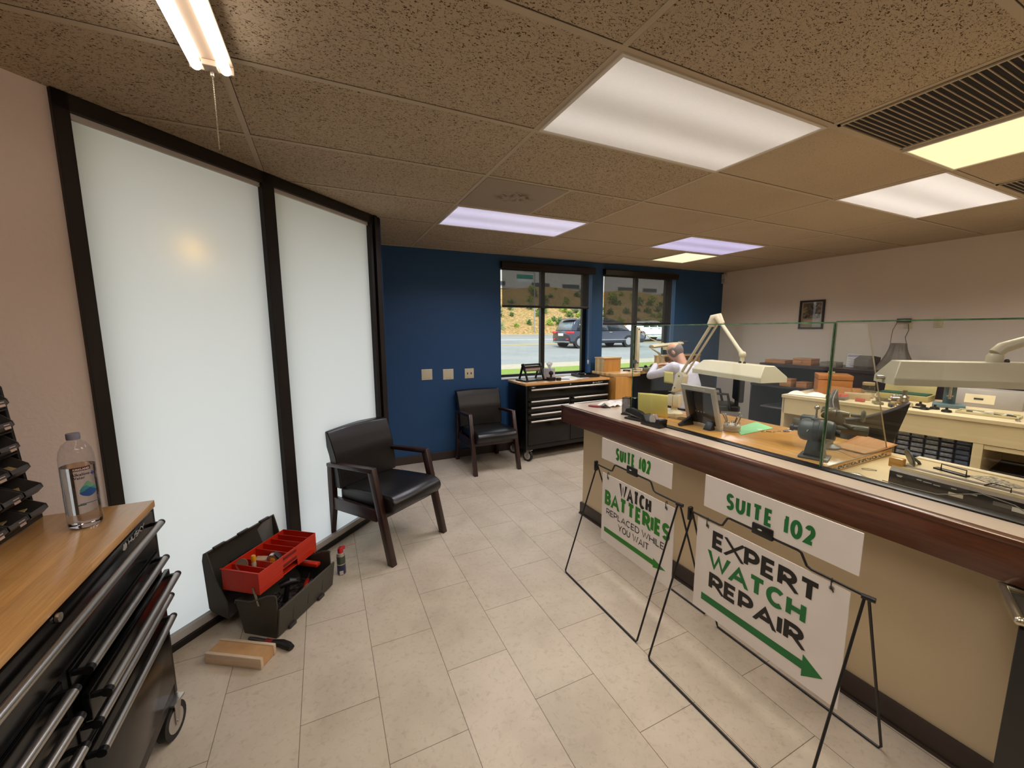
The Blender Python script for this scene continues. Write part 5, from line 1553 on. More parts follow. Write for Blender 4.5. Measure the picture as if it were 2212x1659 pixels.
# items on the desk
mb = MB(); mb.grid(lambda u, v: ((u - .5) * .17, (v - .5) * .3, .004 + .05 * abs(math.sin(5 * u + 3 * v) * math.cos(4 * v - u)) * math.sin(math.pi * u) * math.sin(math.pi * v) ** .6), 22, 26)
o = obj('white_cloth', mb, pm('white_cotton', (222, 214, 204), .8)); tag(o, 'crumpled white cloth at the left corner of the cream desk', 'cloth', None, dp(.14, -.16), .3)
OBOX = wood('orange_box_wood', (164, 98, 42), (186, 120, 60), 0, 1.0, .4, .2)
o = thing('wooden_chest', 'large orange wooden box on the cream desk behind the white cloth', 'box', dp(.5, -.22), math.radians(35))
mb = MB(); mb.box(-.13, .13, -.13, .13, 0, .135, bev=.003); obj('body', mb, OBOX, o)
mb = MB(); mb.box(-.132, .132, -.132, .132, .14, .185, bev=.004); obj('lid', mb, OBOX, o)
mb = MB(); mb.box(-.15, .02, -.22, -.13, 0, .06, bev=.003); obj('front_drawer', mb, OBOX, o)
o = thing('cap_rack', 'grey rack of red capped vials at the front edge of the cream desk', 'rack', dp(.12, -.40), DTH)
mb = MB(); mb.box(-.05, .05, -.07, .07, 0, .03, bev=.003); obj('rack', mb, pm('rack_grey', (96, 92, 92), .4), o)
for i in range(12):
    x, y = -.035 + (i % 3) * .035, -.052 + (i // 3) * .035
    mb = MB(); mb.cyl((x, y, .03), (x, y, .05), .014, n=12); obj('red_cap', mb, pm('coral_cap', (206, 74, 70), .4), o)
JAR = clear('jar_plastic', (.84, .8, .72), 2.0)
TAN = pm('tan_plastic', (176, 150, 112), .45, var=.12)
OLV = pm('olive_metal', (120, 112, 84), .45, .2, var=.15)
o = thing('glass_jar', 'tall clear jar on the cream desk right of the orange wooden box', 'jar', dp(.42, -.52), 0)
mb = MB(); mb.lathe([(.045, 0), (.048, .004), (.048, .10), (.04, .115), (.04, .12)], 20); obj('jar', mb, JAR, o)
mb = MB(); mb.lathe([(.044, .118), (.044, .14), (.04, .143)], 20); obj('lid', mb, TAN, o)
mb = MB(); mb.box(-.04, .04, -.09, .09, 0, .055, bev=.004); o = obj('tan_carton', mb, TAN); tag(o, 'low tan carton on the cream desk in front of the clear jar', 'carton', None, dp(.25, -.5), .4)
mb = MB(); mb.box(-.02, .02, -.03, .03, 0, .03, bev=.003); o = obj('red_box', mb, pm('small_red', (176, 60, 54), .5)); tag(o, 'tiny red box on the cream desk beside the tan carton', 'box', None, dp(.13, -.56), .2)
def gadget(label, p, rz, mat, kind):
    o = thing('bench_tool', label, 'tool', p, rz, 'small bench tools on the cream desk')
    mb = MB()
    if kind == 0:
        mb.box(-.05, .05, -.028, .028, 0, .02, bev=.003); mb.cyl((0, 0, .02), (0, 0, .055), .014); obj('base', mb, mat, o)
        mb = MB(); mb.cyl((-.03, .0, .055), (.045, 0, .05), .01); mb.ball((.05, 0, .05), .014, u=10, v=8); obj('spindle', mb, STEEL, o)
    elif kind == 1:
        mb.tube([(-.07, 0, .012), (0, .01, .012), (.07, 0, .012)], [.008, .012, .007], 8); obj('body', mb, mat, o)
        mb = MB(); mb.box(-.02, .02, -.02, .02, 0, .03, bev=.004); obj('jaw', mb, OLV, o)
    else:
        mb.lathe([(.028, 0), (.03, .004), (.026, .016), (.012, .02)], 18); mb.box(.01, .07, -.012, .012, 0, .012, bev=.003); obj('body', mb, mat, o)
        mb = MB(); mb.cyl((0, 0, .02), (0, 0, .036), .008); obj('post', mb, mat, o)
    return o
gadget('olive bench tool with a ball ended spindle near the desk front', dp(.12, -.68), .6, OLV, 0)
gadget('grey hand tool lying behind the olive bench tool', dp(.33, -.66), 1.2, IRONB, 1)
gadget('dark hand tool lying at the desk front left of the glass dish', dp(.07, -.78), .4, IRONG, 1)
gadget('tan bench tool in the middle of the cluttered desk', dp(.24, -.78), 2.0, TAN, 0)
gadget('steel bench tool behind the clutter on the desk', dp(.42, -.74), 2.6, IRONB, 0)
gadget('black disc shaped tool just right of the glass dish', dp(.28, -.9), .5, KBLK, 2)
gadget('black disc shaped tool at the front of the group above the swivel chair', dp(.12, -.96), 1.5, KBLK, 2)
gadget('black disc shaped tool behind its twin above the swivel chair', dp(.2, -1.0), 2.8, KBLK, 2)
gadget('black disc shaped tool nearest the blue press', dp(.12, -1.08), .2, KBLK, 2)
o = thing('glass_dish', 'low clear glass dish with a metal neck on the cream desk', 'dish', dp(.16, -.83), 0)
mb = MB(); mb.lathe([(.05, 0), (.056, .01), (.054, .028), (.05, .03)], 24); obj('dish', mb, JAR, o)
mb = MB(); mb.lathe([(.016, .03), (.03, .04), (.022, .06), (.03, .075), (.014, .09), (.014, .13)], 18); obj('neck', mb, pm('neck_metal', (130, 120, 104), .3, .7), o)
o = thing('lidded_box', 'open pale green box with dark green inside at the back of the desk', 'box', dp(.62, -.72), DTH)
mb = MB(); mb.box(-.1, .1, -.17, .17, 0, .05, bev=.003); obj('body', mb, pm('olive_cream', (170, 154, 104), .5), o)
mb = MB(); mb.box(-.008, .0, -.17, .17, .0, .14, T(.1, 0, .02) @ RY(.25), bev=.002); obj('lid', mb, pm('olive_cream', (170, 154, 104), .5), o)
mb = MB(); mb.box(-.085, .085, -.155, .155, .05, .058); obj('lining', mb, pm('dark_green_cloth', (34, 74, 52), .8), o)
PRS = pm('press_blue', (92, 116, 122), .4, .1)
o = thing('small_press', 'blue grey screw press in the middle of the cream desk', 'press', dp(.42, -1.03), DTH + .2)
mb = MB(); mb.box(-.09, .07, -.09, .09, 0, .028, bev=.004); obj('base', mb, PRS, o)
mb = MB(); mb.prism([(.0, .02), (.055, .02), (.055, .21), (-.06, .21), (-.06, .17), (0, .16)], -.035, .035, 'y', bev=.004); obj('column', mb, PRS, o)
mb = MB(); mb.cyl((-.04, 0, .07), (-.04, 0, .23), .009); mb.cyl((-.04, 0, .09), (-.04, 0, .1), .02); obj('ram', mb, STEEL, o)
o = thing('machine_case', 'grey case with a white label behind the blue press', 'case', dp(.68, -1.18), DTH)
mb = MB(); mb.prism([(-.09, 0), (.09, 0), (.09, .14), (-.05, .14)], -.2, .2, 'y', bev=.004); cs_ = obj('case', mb, pm('case_grey', (158, 150, 144), .45), o)
mb = MB(); mb.prism([(-.0828, .03), (-.0615, .10), (-.0605, .10), (-.082, .03)], -.06, .10, 'y'); lb_ = obj('label_card', mb, pm('case_label', (224, 208, 172), .6), cs_)
mb = MB(); mb.box(-.003, 0, -.02, .03, .0, .012, T(-.075, .02, .06) @ RY(.3)); obj('label_mark', mb, INK, lb_)
o = thing('parts_tray', 'shallow cream tray of round watch parts at the front of the desk', 'tray', dp(.22, -1.27), DTH)
mb = MB(); mb.box(-.075, .075, -.15, .15, 0, .004); mb.box(-.075, -.07, -.15, .15, 0, .018); mb.box(.07, .075, -.15, .15, 0, .018); mb.box(-.07, .07, -.15, -.145, 0, .018); mb.box(-.07, .07, .145, .15, 0, .018); obj('tray', mb, pm('tray_cream', (196, 186, 152), .45), o)
for i, (x, y, k) in enumerate(((.03, .09, 0), (-.03, .05, 1), (.02, 0, 1), (-.02, -.05, 0), (.03, -.09, 1), (-.035, -.11, 0), (-.04, .0, 0))):
    mb = MB(); mb.lathe([(.0, 0), (.022, 0), (.024, .004), (.022, .008), (0, .009)], 18, T(x, y, .006 + .004 * (i % 3)) @ RX(.2 * (i % 2)))
    o2 = obj('watch_part', mb, [pm('part_black', (34, 32, 32), .3), pm('part_white', (206, 198, 184), .35)][k]); tag(o2, ['black round watch part in the cream tray', 'white faced round watch part in the cream tray'][k], 'watch part', 'round parts in the cream tray', dp(.22, -1.27), DTH)
o = thing('arbor_press', 'dark grey lever press on the cream desk near the right edge', 'press', dp(.2, -1.56), DTH - .1)
mb = MB(); mb.box(-.07, .07, -.1, .1, 0, .025, bev=.003); obj('base', mb, pm('press_base', (78, 68, 56), .5), o)
mb = MB(); mb.prism([(-.1, .02), (-.06, .02), (-.045, .13), (.07, .155), (.075, .195), (-.09, .17)], -.022, .022, 'x', bev=.003); obj('frame', mb, pm('press_frame', (112, 100, 84), .45, .2), o)
mb = MB(); mb.cyl((0, .05, .07), (0, .05, .2), .01); mb.lathe([(.03, .025), (.03, .032), (.012, .036), (.01, .05)], 16, T(0, .05, 0)); mb.cyl((0, .05, .085), (0, .05, .092), .02); obj('ram', mb, IRONB, o)
mb = MB(); mb.tube([(0, .08, .205), (0, -.02, .225), (0, -.2, .25)], .007, 8); obj('lever', mb, STEEL, o)
mb = MB(); mb.box(-.006, .006, -.05, .05, 0, .05); o = obj('wooden_card', mb, pm('pale_card2', (214, 178, 120), .6)); tag(o, 'small upright pale card behind the lever press', 'card', None, dp(.42, -1.5), DTH)
mb = MB(); mb.lathe([(.012, 0), (.014, .01), (.004, .014), (.004, .024)], 10, RX(.6)); o = obj('tiny_screw', mb, STEEL); tag(o, 'tiny bright screw lying alone near the desk edge', 'screw', None, dp(.08, -1.42), 0)
# swivel chair
o = thing('swivel_chair', 'black swivel chair with a curved shell back behind the motor', 'chair', (3.42, 1.31, 0), math.radians(-112))
SHELL = pm('chair_shell_black', (30, 27, 27), .4, bmp=.05, bs=150)
def shell(u, v):
    a = (u - .5) * 2.4 * (.35 + .65 * v)
    r_ = .25 + .03 * v
    hgt = .62 + (v * (.37 + .11 * abs(u - .5) ** 1.5 * 4))
    return (r_ * math.sin(a), -.02 + r_ * (1 - math.cos(a)) * .9 - .2 + .08 * (1 - v) - .1 * v, hgt)
mb = MB(); mb.grid(shell, 20, 10); obj('backrest', mb, SHELL, o, solid=.035, bevel=.008)
mb = MB(); mb.lathe([(.0, .56), (.2, .56), (.235, .58), (.24, .61), (.22, .635), (.0, .645)], 28); obj('seat', mb, SHELL, o)
mb = MB(); mb.cyl((0, 0, .12), (0, 0, .56), .03); obj('post', mb, CHROME, o)
mb = MB()
for k in range(5):
    a = k * 2 * math.pi / 5
    mb.tube([(.02 * math.cos(a), .02 * math.sin(a), .13), (.26 * math.cos(a), .26 * math.sin(a), .075)], [.022, .014], 8)
obj('star_base', mb, KBLK, o)
for k in range(5):
    a = k * 2 * math.pi / 5
    mb = MB(); mb.cyl((.26 * math.cos(a) - .02, .26 * math.sin(a), .03), (.26 * math.cos(a) + .02, .26 * math.sin(a), .03), .03); mb.cyl((.26 * math.cos(a), .26 * math.sin(a), .03), (.26 * math.cos(a), .26 * math.sin(a), .085), .008); obj('caster', mb, KBLK, o)

# ================================================================== things on the walls
PLATE = pm('ivory_plate', (212, 200, 170), .4, var=.03)
def plate(label, x, z, w_, h_, kind, grp):
    o = thing('wall_plate', label, 'wall plate', (x, 4.69, z), 0, grp)
    mb = MB(); mb.box(-w_ / 2, w_ / 2, -.006, 0, -h_ / 2, h_ / 2, bev=.002); obj('plate', mb, PLATE, o)
    mb = MB()
    for sx in (-1, 1):
        for sz in (-1, 1):
            mb.cyl((sx * .023, -.0075, sz * .045), (sx * .023, -.006, sz * .045), .003, n=8)
    obj('screws', mb, STEEL, o)
    if kind:
        for sx in (-1, 1):
            mb = MB(); mb.box(sx * .023 - .006, sx * .023 + .006, -.0062, -.006, -.013, .013); mb.prism([(-.006, .0), (-.006, -.008), (-.016, .006), (-.014, .011)], sx * .023 - .004, sx * .023 + .004, 'x'); obj('toggle', mb, pm('toggle_brown', (70, 56, 44), .5), o)
plate('blank square ivory plate on the navy wall nearest the partition', 1.09, 1.062, .128, .128, 0, 'ivory wall plates')
plate('blank square ivory plate in the middle of the navy wall row', 1.35, 1.052, .13, .128, 0, 'ivory wall plates')
plate('ivory double light switch plate nearest the left window', 1.617, 1.05, .118, .122, 1, 'ivory wall plates')
o = thing('wall_plate', 'white switch plate seen edge on past the end of the partition', 'wall plate', (.495, 4.03, .79))
mb = MB(); mb.box(0, .022, -.036, .036, -.058, .058, bev=.002); obj('plate', mb, pm('white_plate', (222, 218, 208), .4), o)
o = thing('corner_sensor', 'small white alarm sensor in the top corner of the pale wall', 'sensor', (6.1, 4.655, 2.40))
mb = MB(); mb.box(-.055, 0, -.035, .03, -.075, .075, bev=.006); obj('case', mb, pm('sensor_white', (206, 198, 190), .4), o)
mb = MB(); mb.box(-.0565, -.055, -.03, .026, -.065, -.0, bev=.001); obj('window', mb, pm('sensor_lens', (176, 170, 164), .3), o)
o = thing('framed_picture', 'small black framed sepia photograph on the pale right wall', 'picture', (6.1, 3.292, 1.77))
mb = MB(); hw, hh, f_ = .155, .193, .022
for q in ((-hw, hw, hh - f_, hh), (-hw, hw, -hh, -hh + f_), (-hw, -hw + f_, -hh + f_, hh - f_), (hw - f_, hw, -hh + f_, hh - f_)):
    mb.box(-.022, 0, q[0], q[1], q[2], q[3])
obj('frame', mb, pm('picture_frame_black', (24, 20, 19), .35), o, bevel=.002)
m, t, b = nodes('sepia_print')
v = coords(t, (1, 9, 9))
n = noise(t, v, 1.6, 5, .6, 1.0)
t.links.new(ramp(t, n, [(.35, lin((40, 32, 24))), (.5, lin((96, 80, 60))), (.65, lin((168, 148, 118)))]), b.inputs['Base Color'])
mb = MB(); mb.box(-.008, -.002, -hw + f_, hw - f_, -hh + f_, hh - f_); obj('mount', mb, pm('mount_tan', (168, 148, 122), .6), o)
mb = MB(); mb.box(-.0095, -.008, -.108, .108, -.05, .155); pr_ = obj('print', mb, m, o)
mb = MB(); mb.box(-.0095, -.008, -.1, .1, -.13, -.07); obj('caption', mb, pm('caption_paper', (190, 172, 146), .6), o)
mb = MB(); mb.box(-.0195, -.0185, -hw + f_, hw - f_, -hh + f_, hh - f_); obj('glazing', mb, clear('picture_glazing', (.96, .96, .95), .6), o)
def outlet(label, y, z):
    o = thing('wall_outlet', label, 'outlet', (6.1, y, z), 0, 'outlet plates on the pale wall')
    mb = MB(); mb.box(-.006, 0, -.038, .038, -.058, .058, bev=.002); obj('plate', mb, PLATE, o)
    mb = MB(); mb.box(-.008, -.006, -.017, .017, .008, .038, bev=.001); mb.box(-.008, -.006, -.017, .017, -.038, -.008, bev=.001); obj('sockets', mb, pm('socket_face', (196, 184, 156), .4), o)
    return o
outlet('wall outlet holding a black charger high on the pale wall', 2.27, 1.635)
outlet('plain ivory wall outlet right of the charger on the pale wall', 2.02, 1.645)
o = thing('plug_charger', 'black plug in charger with two thin cables on the pale wall', 'charger', (6.092, 2.29, 1.66))
mb = MB(); mb.box(-.04, 0, -.05, .07, -.01, .03, bev=.004); obj('brick', mb, KBLK, o)
mb = MB(); mb.tube([(-.02, .065, .0), (-.05, .09, -.1), (-.12, .07, -.24), (-.25, .0, -.3)], .003, 6); obj('cable', mb, pm('tan_cable', (120, 104, 86), .5), o)
mb = MB(); mb.tube([(-.02, -.03, -.03), (-.03, -.045, -.1), (-.05, -.03, -.18), (-.08, -.06, -.26), (-.12, -.09, -.36), (-.2, -.16, -.44)], .003, 6); obj('cable', mb, pm('dark_cable', (70, 58, 48), .5), o)
# roller shades
def shade(label, a, c_, zb, rx):
    o = thing('roller_shade', label, 'window shade', ((a + c_) / 2, 4.69, 0), 0, 'black roller shades')
    w_ = (c_ - a) / 2
    mb = MB(); mb.prism([(-.055, 2.33), (-.07, 2.34), (-.07, 2.405), (-.055, 2.418), (.0, 2.418), (.0, 2.41), (-.05, 2.405), (-.06, 2.34)], -w_, w_, 'x')
    mb.box(-w_, -w_ + .004, -.068, .0, 2.335, 2.415); mb.box(w_ - .004, w_, -.068, .0, 2.335, 2.415)
    obj('valance', mb, pm('valance_bronze', (46, 38, 34), .28, .5, var=.05), o)
    mb = MB(); mb.cyl((-w_ + .02, -.028, 2.375), (w_ - .02, -.028, 2.375), .022); obj('roller', mb, KBLK, o)
    m, t, b = nodes('sunscreen_mesh') if 'sunscreen_mesh' not in MATS else (MATS['sunscreen_mesh'], None, None)
    if t:
        out = t.nodes['Material Output']
        b.inputs['Base Color'].default_value = lin((44, 38, 34)); b.inputs['Roughness'].default_value = .8
        tr = N(t, 'ShaderNodeBsdfTransparent'); tr.inputs[0].default_value = (.24, .225, .22, 1)
        trl = N(t, 'ShaderNodeBsdfTranslucent'); trl.inputs[0].default_value = (.035, .032, .03, 1)
        ad = N(t, 'ShaderNodeAddShader'); mx = N(t, 'ShaderNodeMixShader'); mx.inputs[0].default_value = .45
        wv = N(t, 'ShaderNodeTexWave'); wv.inputs['Scale'].default_value = 220; t.links.new(coords(t), wv.inputs[0])
        t.links.new(tr.outputs[0], ad.inputs[0]); t.links.new(trl.outputs[0], ad.inputs[1])
        t.links.new(ad.outputs[0], mx.inputs[1]); t.links.new(b.outputs[0], mx.inputs[2]); t.links.new(mx.outputs[0], out.inputs[0])
        MATS['sunscreen_mesh'] = m
    mb = MB(); mb.face([(-w_ + .02, -.012, zb + .02), (w_ - rx, -.012, zb + .02), (w_ - rx, -.012, 2.37), (-w_ + .02, -.012, 2.37)]); obj('fabric', mb, m, o)
    mb = MB(); mb.box(-w_ + .018, w_ - rx + .002, -.018, -.006, zb, zb + .03, bev=.003); obj('hem_bar', mb, KBLK, o)
    mb = MB()
    for s_ in (0, .014):
        mb.tube([(w_ - .045 + s_, .02, 2.33), (w_ - .045 + s_, .02, 1.15)], .0015, 6)
    mb.tube([(w_ - .045 + .007 + .007 * math.cos(a_), .02, 1.15 + .007 * math.sin(a_)) for a_ in [math.pi + k * math.pi / 8 for k in range(9)]], .0015, 6)
    obj('bead_cord', mb, pm('cord_grey', (150, 150, 150), .4), o)
    mb = MB(); mb.lathe([(.006, -.03), (.012, -.02), (.012, .02), (.006, .03)], 10, T(w_ - .038, .015, 1.12)); obj('cord_weight', mb, pm('weight_clear', (206, 212, 214), .2), o)
shade('half drawn black roller shade over the left window', 2.045, 3.45, 1.863, .07)
shade('black roller shade drawn lower over the right window', 3.62, 5.015, 1.645, .075)
# ================================================================== on the far cabinet
FZ = .9505
FB = Vector((2.13, 4.15, 0)); FA = math.radians(2.6)
MF = Matrix.Translation(FB) @ RZ(FA)
def fc(x, y, z=FZ):
    return MF @ Vector((x, y, z))
o = thing('paper_cutter', 'black stand holding a roll of pale paper on the far cabinet top', 'paper stand', fc(.23, .26), FA + .08)
mb = MB(); mb.box(-.17, .17, -.11, .11, 0, .018, bev=.003); obj('base', mb, KBLK, o)
for s_ in (-1, 1):
    mb = MB(); mb.prism([(-.10, .018), (-.075, .018), (.0, .185), (.075, .018), (.1, .018), (.018, .215), (-.018, .215)], s_ * .125 - .008, s_ * .125 + .008, 'x', bev=.002); obj('end_frame', mb, KBLK, o)
mb = MB(); mb.cyl((-.15, 0, .2), (.15, 0, .2), .012); mb.box(-.13, .13, -.05, -.035, .165, .185); obj('cutting_bar', mb, KBLK, o)
mb = MB(); mb.cyl((-.112, 0, .15), (.112, 0, .15), .036, n=24); obj('paper_roll', mb, pm('pale_pink_paper', (214, 196, 188), .7), o)
o = thing('tissue_box', 'small grey patterned tissue box with a white tissue on the far cabinet', 'tissue box', fc(.56, .36), FA + .5)
mb = MB(); mb.box(-.056, .056, -.056, .056, 0, .13, bev=.003); obj('box', mb, pm('tissue_grey', (188, 182, 188), .6, var=.12, vs=25), o)
mb = MB(); mb.grid(lambda u, v: ((.012 + .03 * v) * math.cos(6.283 * u) * (1 + .3 * math.sin(u * 31)), (.012 + .026 * v) * math.sin(6.283 * u), .13 + .065 * v * (1 + .25 * math.sin(u * 19))), 30, 6); obj('tissue', mb, pm('tissue_white', (236, 236, 236), .8), o, solid=.001)
o = thing('black_loupe_stand', 'small black instrument beside the paper stand on the far cabinet', 'instrument', fc(.43, .12), 0)
mb = MB(); mb.box(-.05, .05, -.035, .035, 0, .045, bev=.006); obj('base', mb, KBLK, o)
mb = MB(); mb.cyl((0, 0, .045), (0, .0, .08), .012); mb.ball((0, 0, .095), .03, u=12, v=8); obj('head', mb, KBLK, o)
mb = MB(); mb.lathe([(.032, 0), (.034, .006), (.034, .03), (.03, .034)], 20); o = obj('dark_pot', mb, pm('brown_black_pot', (52, 44, 38), .35)); tag(o, 'low dark pot in front of the tissue box', 'pot', None, fc(.53, .1), 0)
for i, (x, y, r_, c_, lb) in enumerate(((.78, .22, .1, (232, 230, 226), 'white sheet of paper lying nearest the tissue box on the far cabinet'), (.93, .26, -.15, (224, 222, 220), 'white sheet of paper lying near the black tray on the far cabinet'))):
    mb = MB(); mb.box(-.12, .12, -.15, .15, 0, .0006); o = obj('paper_sheet', mb, pm('loose_white_%d' % i, c_, .6)); tag(o, lb, 'paper', 'loose sheets on the far cabinet', fc(x, y, FZ + .0008 * i), FA + r_)
mb = MB(); mb.box(-.05, .05, -.035, .035, 0, .0006); o = obj('yellow_slip', mb, NOTEY); tag(o, 'small yellow slip on the white papers of the far cabinet', 'note', None, fc(.86, .24, FZ + .0022), .5)
mb = MB(); mb.cyl((-.1, 0, .004), (.1, 0, .004), .004, n=8); o = obj('pen', mb, pm('blue_grey_pen', (96, 104, 124), .3)); tag(o, 'thin pen lying in front of the tissue box', 'pen', None, fc(.62, .16), -.5)
o = thing('black_tray', 'black rectangular tray at the right end of the far cabinet', 'tray', fc(1.08, .27), FA - .12)
mb = MB(); mb.box(-.15, .15, -.12, .12, 0, .006); mb.box(-.15, .15, -.12, -.112, 0, .035); mb.box(-.15, .15, .112, .12, 0, .035); mb.box(-.15, -.142, -.112, .112, 0, .035); mb.box(.142, .15, -.112, .112, 0, .035); obj('tray', mb, KBLK, o)
mb = MB(); mb.tube([(-.08, .03, .0), (-.02, .05, .012), (.06, .03, .008)], [.012, .02, .012], 8); o = obj('black_tool', mb, KBLK); tag(o, 'black tool lying in the black tray on the far cabinet', 'tool', None, fc(1.06, .3, FZ + .02), .2)
mb = MB(); mb.ball((0, 0, .012), .013, (1.5, 1, 1), 10, 8); o = obj('steel_piece', mb, STEEL); tag(o, 'small steel piece beside the tool in the black tray', 'metal piece', None, fc(1.13, .33, FZ + .006), .2)

# ================================================================== watchmaker bench by the right window
BW = wood('maple_bench', (206, 164, 104), (226, 188, 130), 0, .7, .35, .3, strips=.05)
BF = wood('orange_plywood', (190, 132, 58), (206, 150, 76), 2, .5, .45, .2)
BZ = 1.0
o = thing('watchmaker_bench', 'maple watchmaker bench with a curved cut out below the right window', 'bench', (3.44, 4.18, 0))
out_ = [(0, .0), (.32, -.06), (.42, -.045)]
for k in range(9):
    a = math.pi * (1 - k / 8)
    out_.append((.83 + .36 * math.cos(a), .03 + .13 * math.sin(a)))
out_ += [(1.26, -.045), (1.85, -.06), (1.95, 0), (1.95, .47), (0, .47)]
mb = MB(); mb.prism(out_, BZ - .045, BZ, 'z', bev=.004); obj('top', mb, BW, o)
mb = MB(); mb.box(.015, .30, -.035, .44, .03, BZ - .045, bev=.003); obj('pedestal', mb, BF, o)
mb = MB(); mb.box(.30, .345, -.03, .44, 0, BZ - .045); obj('inner_side', mb, KBLK, o)
mb = MB(); mb.box(1.62, 1.92, -.03, .44, .03, BZ - .045, bev=.003); obj('pedestal', mb, pm('dark_pedestal', (48, 46, 50), .5), o)
mb = MB(); mb.box(.345, 1.62, .40, .44, .12, BZ - .045); obj('modesty_panel', mb, pm('grey_panel', (62, 62, 66), .5), o)
def cubby(label, x0, x1, y, h_, slots):
    c_ = thing('bench_cubby', label, 'cubby', (x0, y, BZ), 0)
    w_ = x1 - x0
    mb = MB(); mb.box(0, .018, 0, .2, 0, h_); mb.box(w_ - .018, w_, 0, .2, 0, h_); mb.box(.018, w_ - .018, .182, .2, 0, h_); obj('case', mb, BW, c_, bevel=.002)
    mb = MB(); mb.prism([(-.01, h_), (.205, h_), (.205, h_ + .018), (-.01, h_ + .018)], -.006, w_ + .006, 'x', bev=.002); obj('top', mb, BW, c_)
    if slots:
        for k in range(1, slots):
            mb = MB(); mb.box(w_ * k / slots - .006, w_ * k / slots + .006, .01, .182, .0, h_); obj('divider', mb, BF, c_)
        mb = MB(); mb.box(.018, w_ - .018, .01, .182, h_ * .5 - .006, h_ * .5 + .006); obj('shelf', mb, BF, c_)
    else:
        mb = MB(); mb.box(.018, w_ - .018, 0, .018, 0, h_); obj('front', mb, BF, c_)
cubby('closed maple cubby box on the left end of the watchmaker bench', 3.455, 3.745, 4.40, .18, 0)
cubby('open slotted maple cubby box on the right end of the watchmaker bench', 4.60, 5.36, 4.44, .17, 5)
# bench lamp
bl0 = Vector((4.10, 4.47, BZ))
o = thing('bench_lamp', 'cream pole lamp with a long rounded head over the watchmaker bench', 'lamp', bl0)
POL = pm('pole_cream', (212, 200, 168), .4)
mb = MB(); mb.box(-.05, .05, -.05, .05, 0, .02, bev=.004); mb.box(-.026, .026, -.02, .02, .02, .61, bev=.004); obj('pole', mb, POL, o)
mb = MB()
for z in (.1, .58):
    mb.cyl((-.0, -.024, z), (0, -.02, z), .01, n=10)
obj('bolts', mb, DGREY, o)
mb = MB(); mb.tube([(.02, 0, .58), (.22, -.04, .44), (.42, -.1, .36)], .006, 8); mb.ball((.40, -.09, .37), .018, u=10, v=8); obj('upper_arm', mb, POL, o)
mb = MB(); mb.tube([(.1, -.17, .335), (.2, -.17, .345), (.5, -.17, .362), (.68, -.17, .372)], [.03, .034, .034, .03], 14, sq=(1.6, .8)); obj('lamp_head', mb, POL, o)
mb = MB(); mb.tube([(.62, -.17, .4), (.8, -.17, .405)], .006, 8); mb.cyl((.66, -.17, .37), (.66, -.17, .41), .012); obj('head_clamp', mb, STEEL, o)
mb = MB(); mb.tube([(.24, -.03, .30), (.36, -.05, .235), (.47, -.08, .08)], [.014, .02, .016], 10, sq=(1.4, .6)); obj('lower_arm', mb, POL, o)
mb = MB(); mb.lathe([(.0, -.05), (.045, -.045), (.05, .0), (.045, .045), (0, .05)], 16, T(.56, .0, .32)); obj('counterweight', mb, pm('pale_weight', (206, 190, 150), .4), o)
# tools on the bench
BTM = [pm('bench_tool_cream', (202, 196, 176), .4), pm('bench_tool_olive', (132, 124, 96), .4), KBLK, STEEL]
def btool(label, x, y, kind, mi):
    t1 = thing('bench_instrument', label, 'instrument', (x, y, BZ), x * 3, 'small instruments on the watchmaker bench')
    mb = MB()
    if kind == 0:
        mb.box(-.035, .035, -.03, .03, 0, .05, bev=.006); obj('body', mb, BTM[mi], t1)
        mb = MB(); mb.ball((0, 0, .066), .022, u=10, v=8); obj('dome', mb, BTM[(mi + 1) % 4], t1)
    elif kind == 1:
        mb.lathe([(.03, 0), (.03, .01), (.006, .014), (.006, .1)], 14); obj('stand', mb, BTM[mi], t1)
        mb = MB(); mb.lathe([(0, -.004), (.03, -.004), (.03, .004), (0, .004)], 16, T(.0, 0, .12) @ RX(1.2)); obj('lens', mb, BTM[2], t1)
    else:
        mb.cyl((-.05, 0, .012), (.05, 0, .012), .011, n=10); obj('barrel', mb, BTM[mi], t1)
        mb = MB(); mb.box(-.02, .02, -.02, .02, 0, .008, bev=.002); obj('foot', mb, BTM[(mi + 2) % 4], t1)
btool('round lens on a thin stand beside the cream lamp pole', 4.02, 4.42, 1, 3)
btool('olive block shaped instrument on the bench left of the person', 4.06, 4.25, 0, 1)
btool('cream instrument with a dark dome just left of the hands', 4.17, 4.26, 0, 0)
btool('small black instrument between the lamp pole and the slotted cubby', 4.34, 4.42, 2, 2)
btool('small dark barrel lying against the closed cubby box', 3.82, 4.36, 2, 2)
btool('pale barrel lying near the front of the bench on the left', 3.86, 4.22, 2, 0)
# stool
o = thing('work_stool', 'dark stool under the person at the watchmaker bench', 'stool', (4.16, 3.7, 0))
mb = MB(); mb.lathe([(.0, .50), (.18, .50), (.19, .53), (.17, .56), (0, .565)], 24); obj('seat', mb, LEATH, o)
mb = MB(); mb.cyl((0, 0, .1), (0, 0, .5), .028); obj('post', mb, CHROME, o)
mb = MB()
for k in range(5):
    a = k * 2 * math.pi / 5
    mb.tube([(0, 0, .11), (.27 * math.cos(a), .27 * math.sin(a), .03)], [.022, .014], 8)
obj('star_base', mb, KBLK, o)
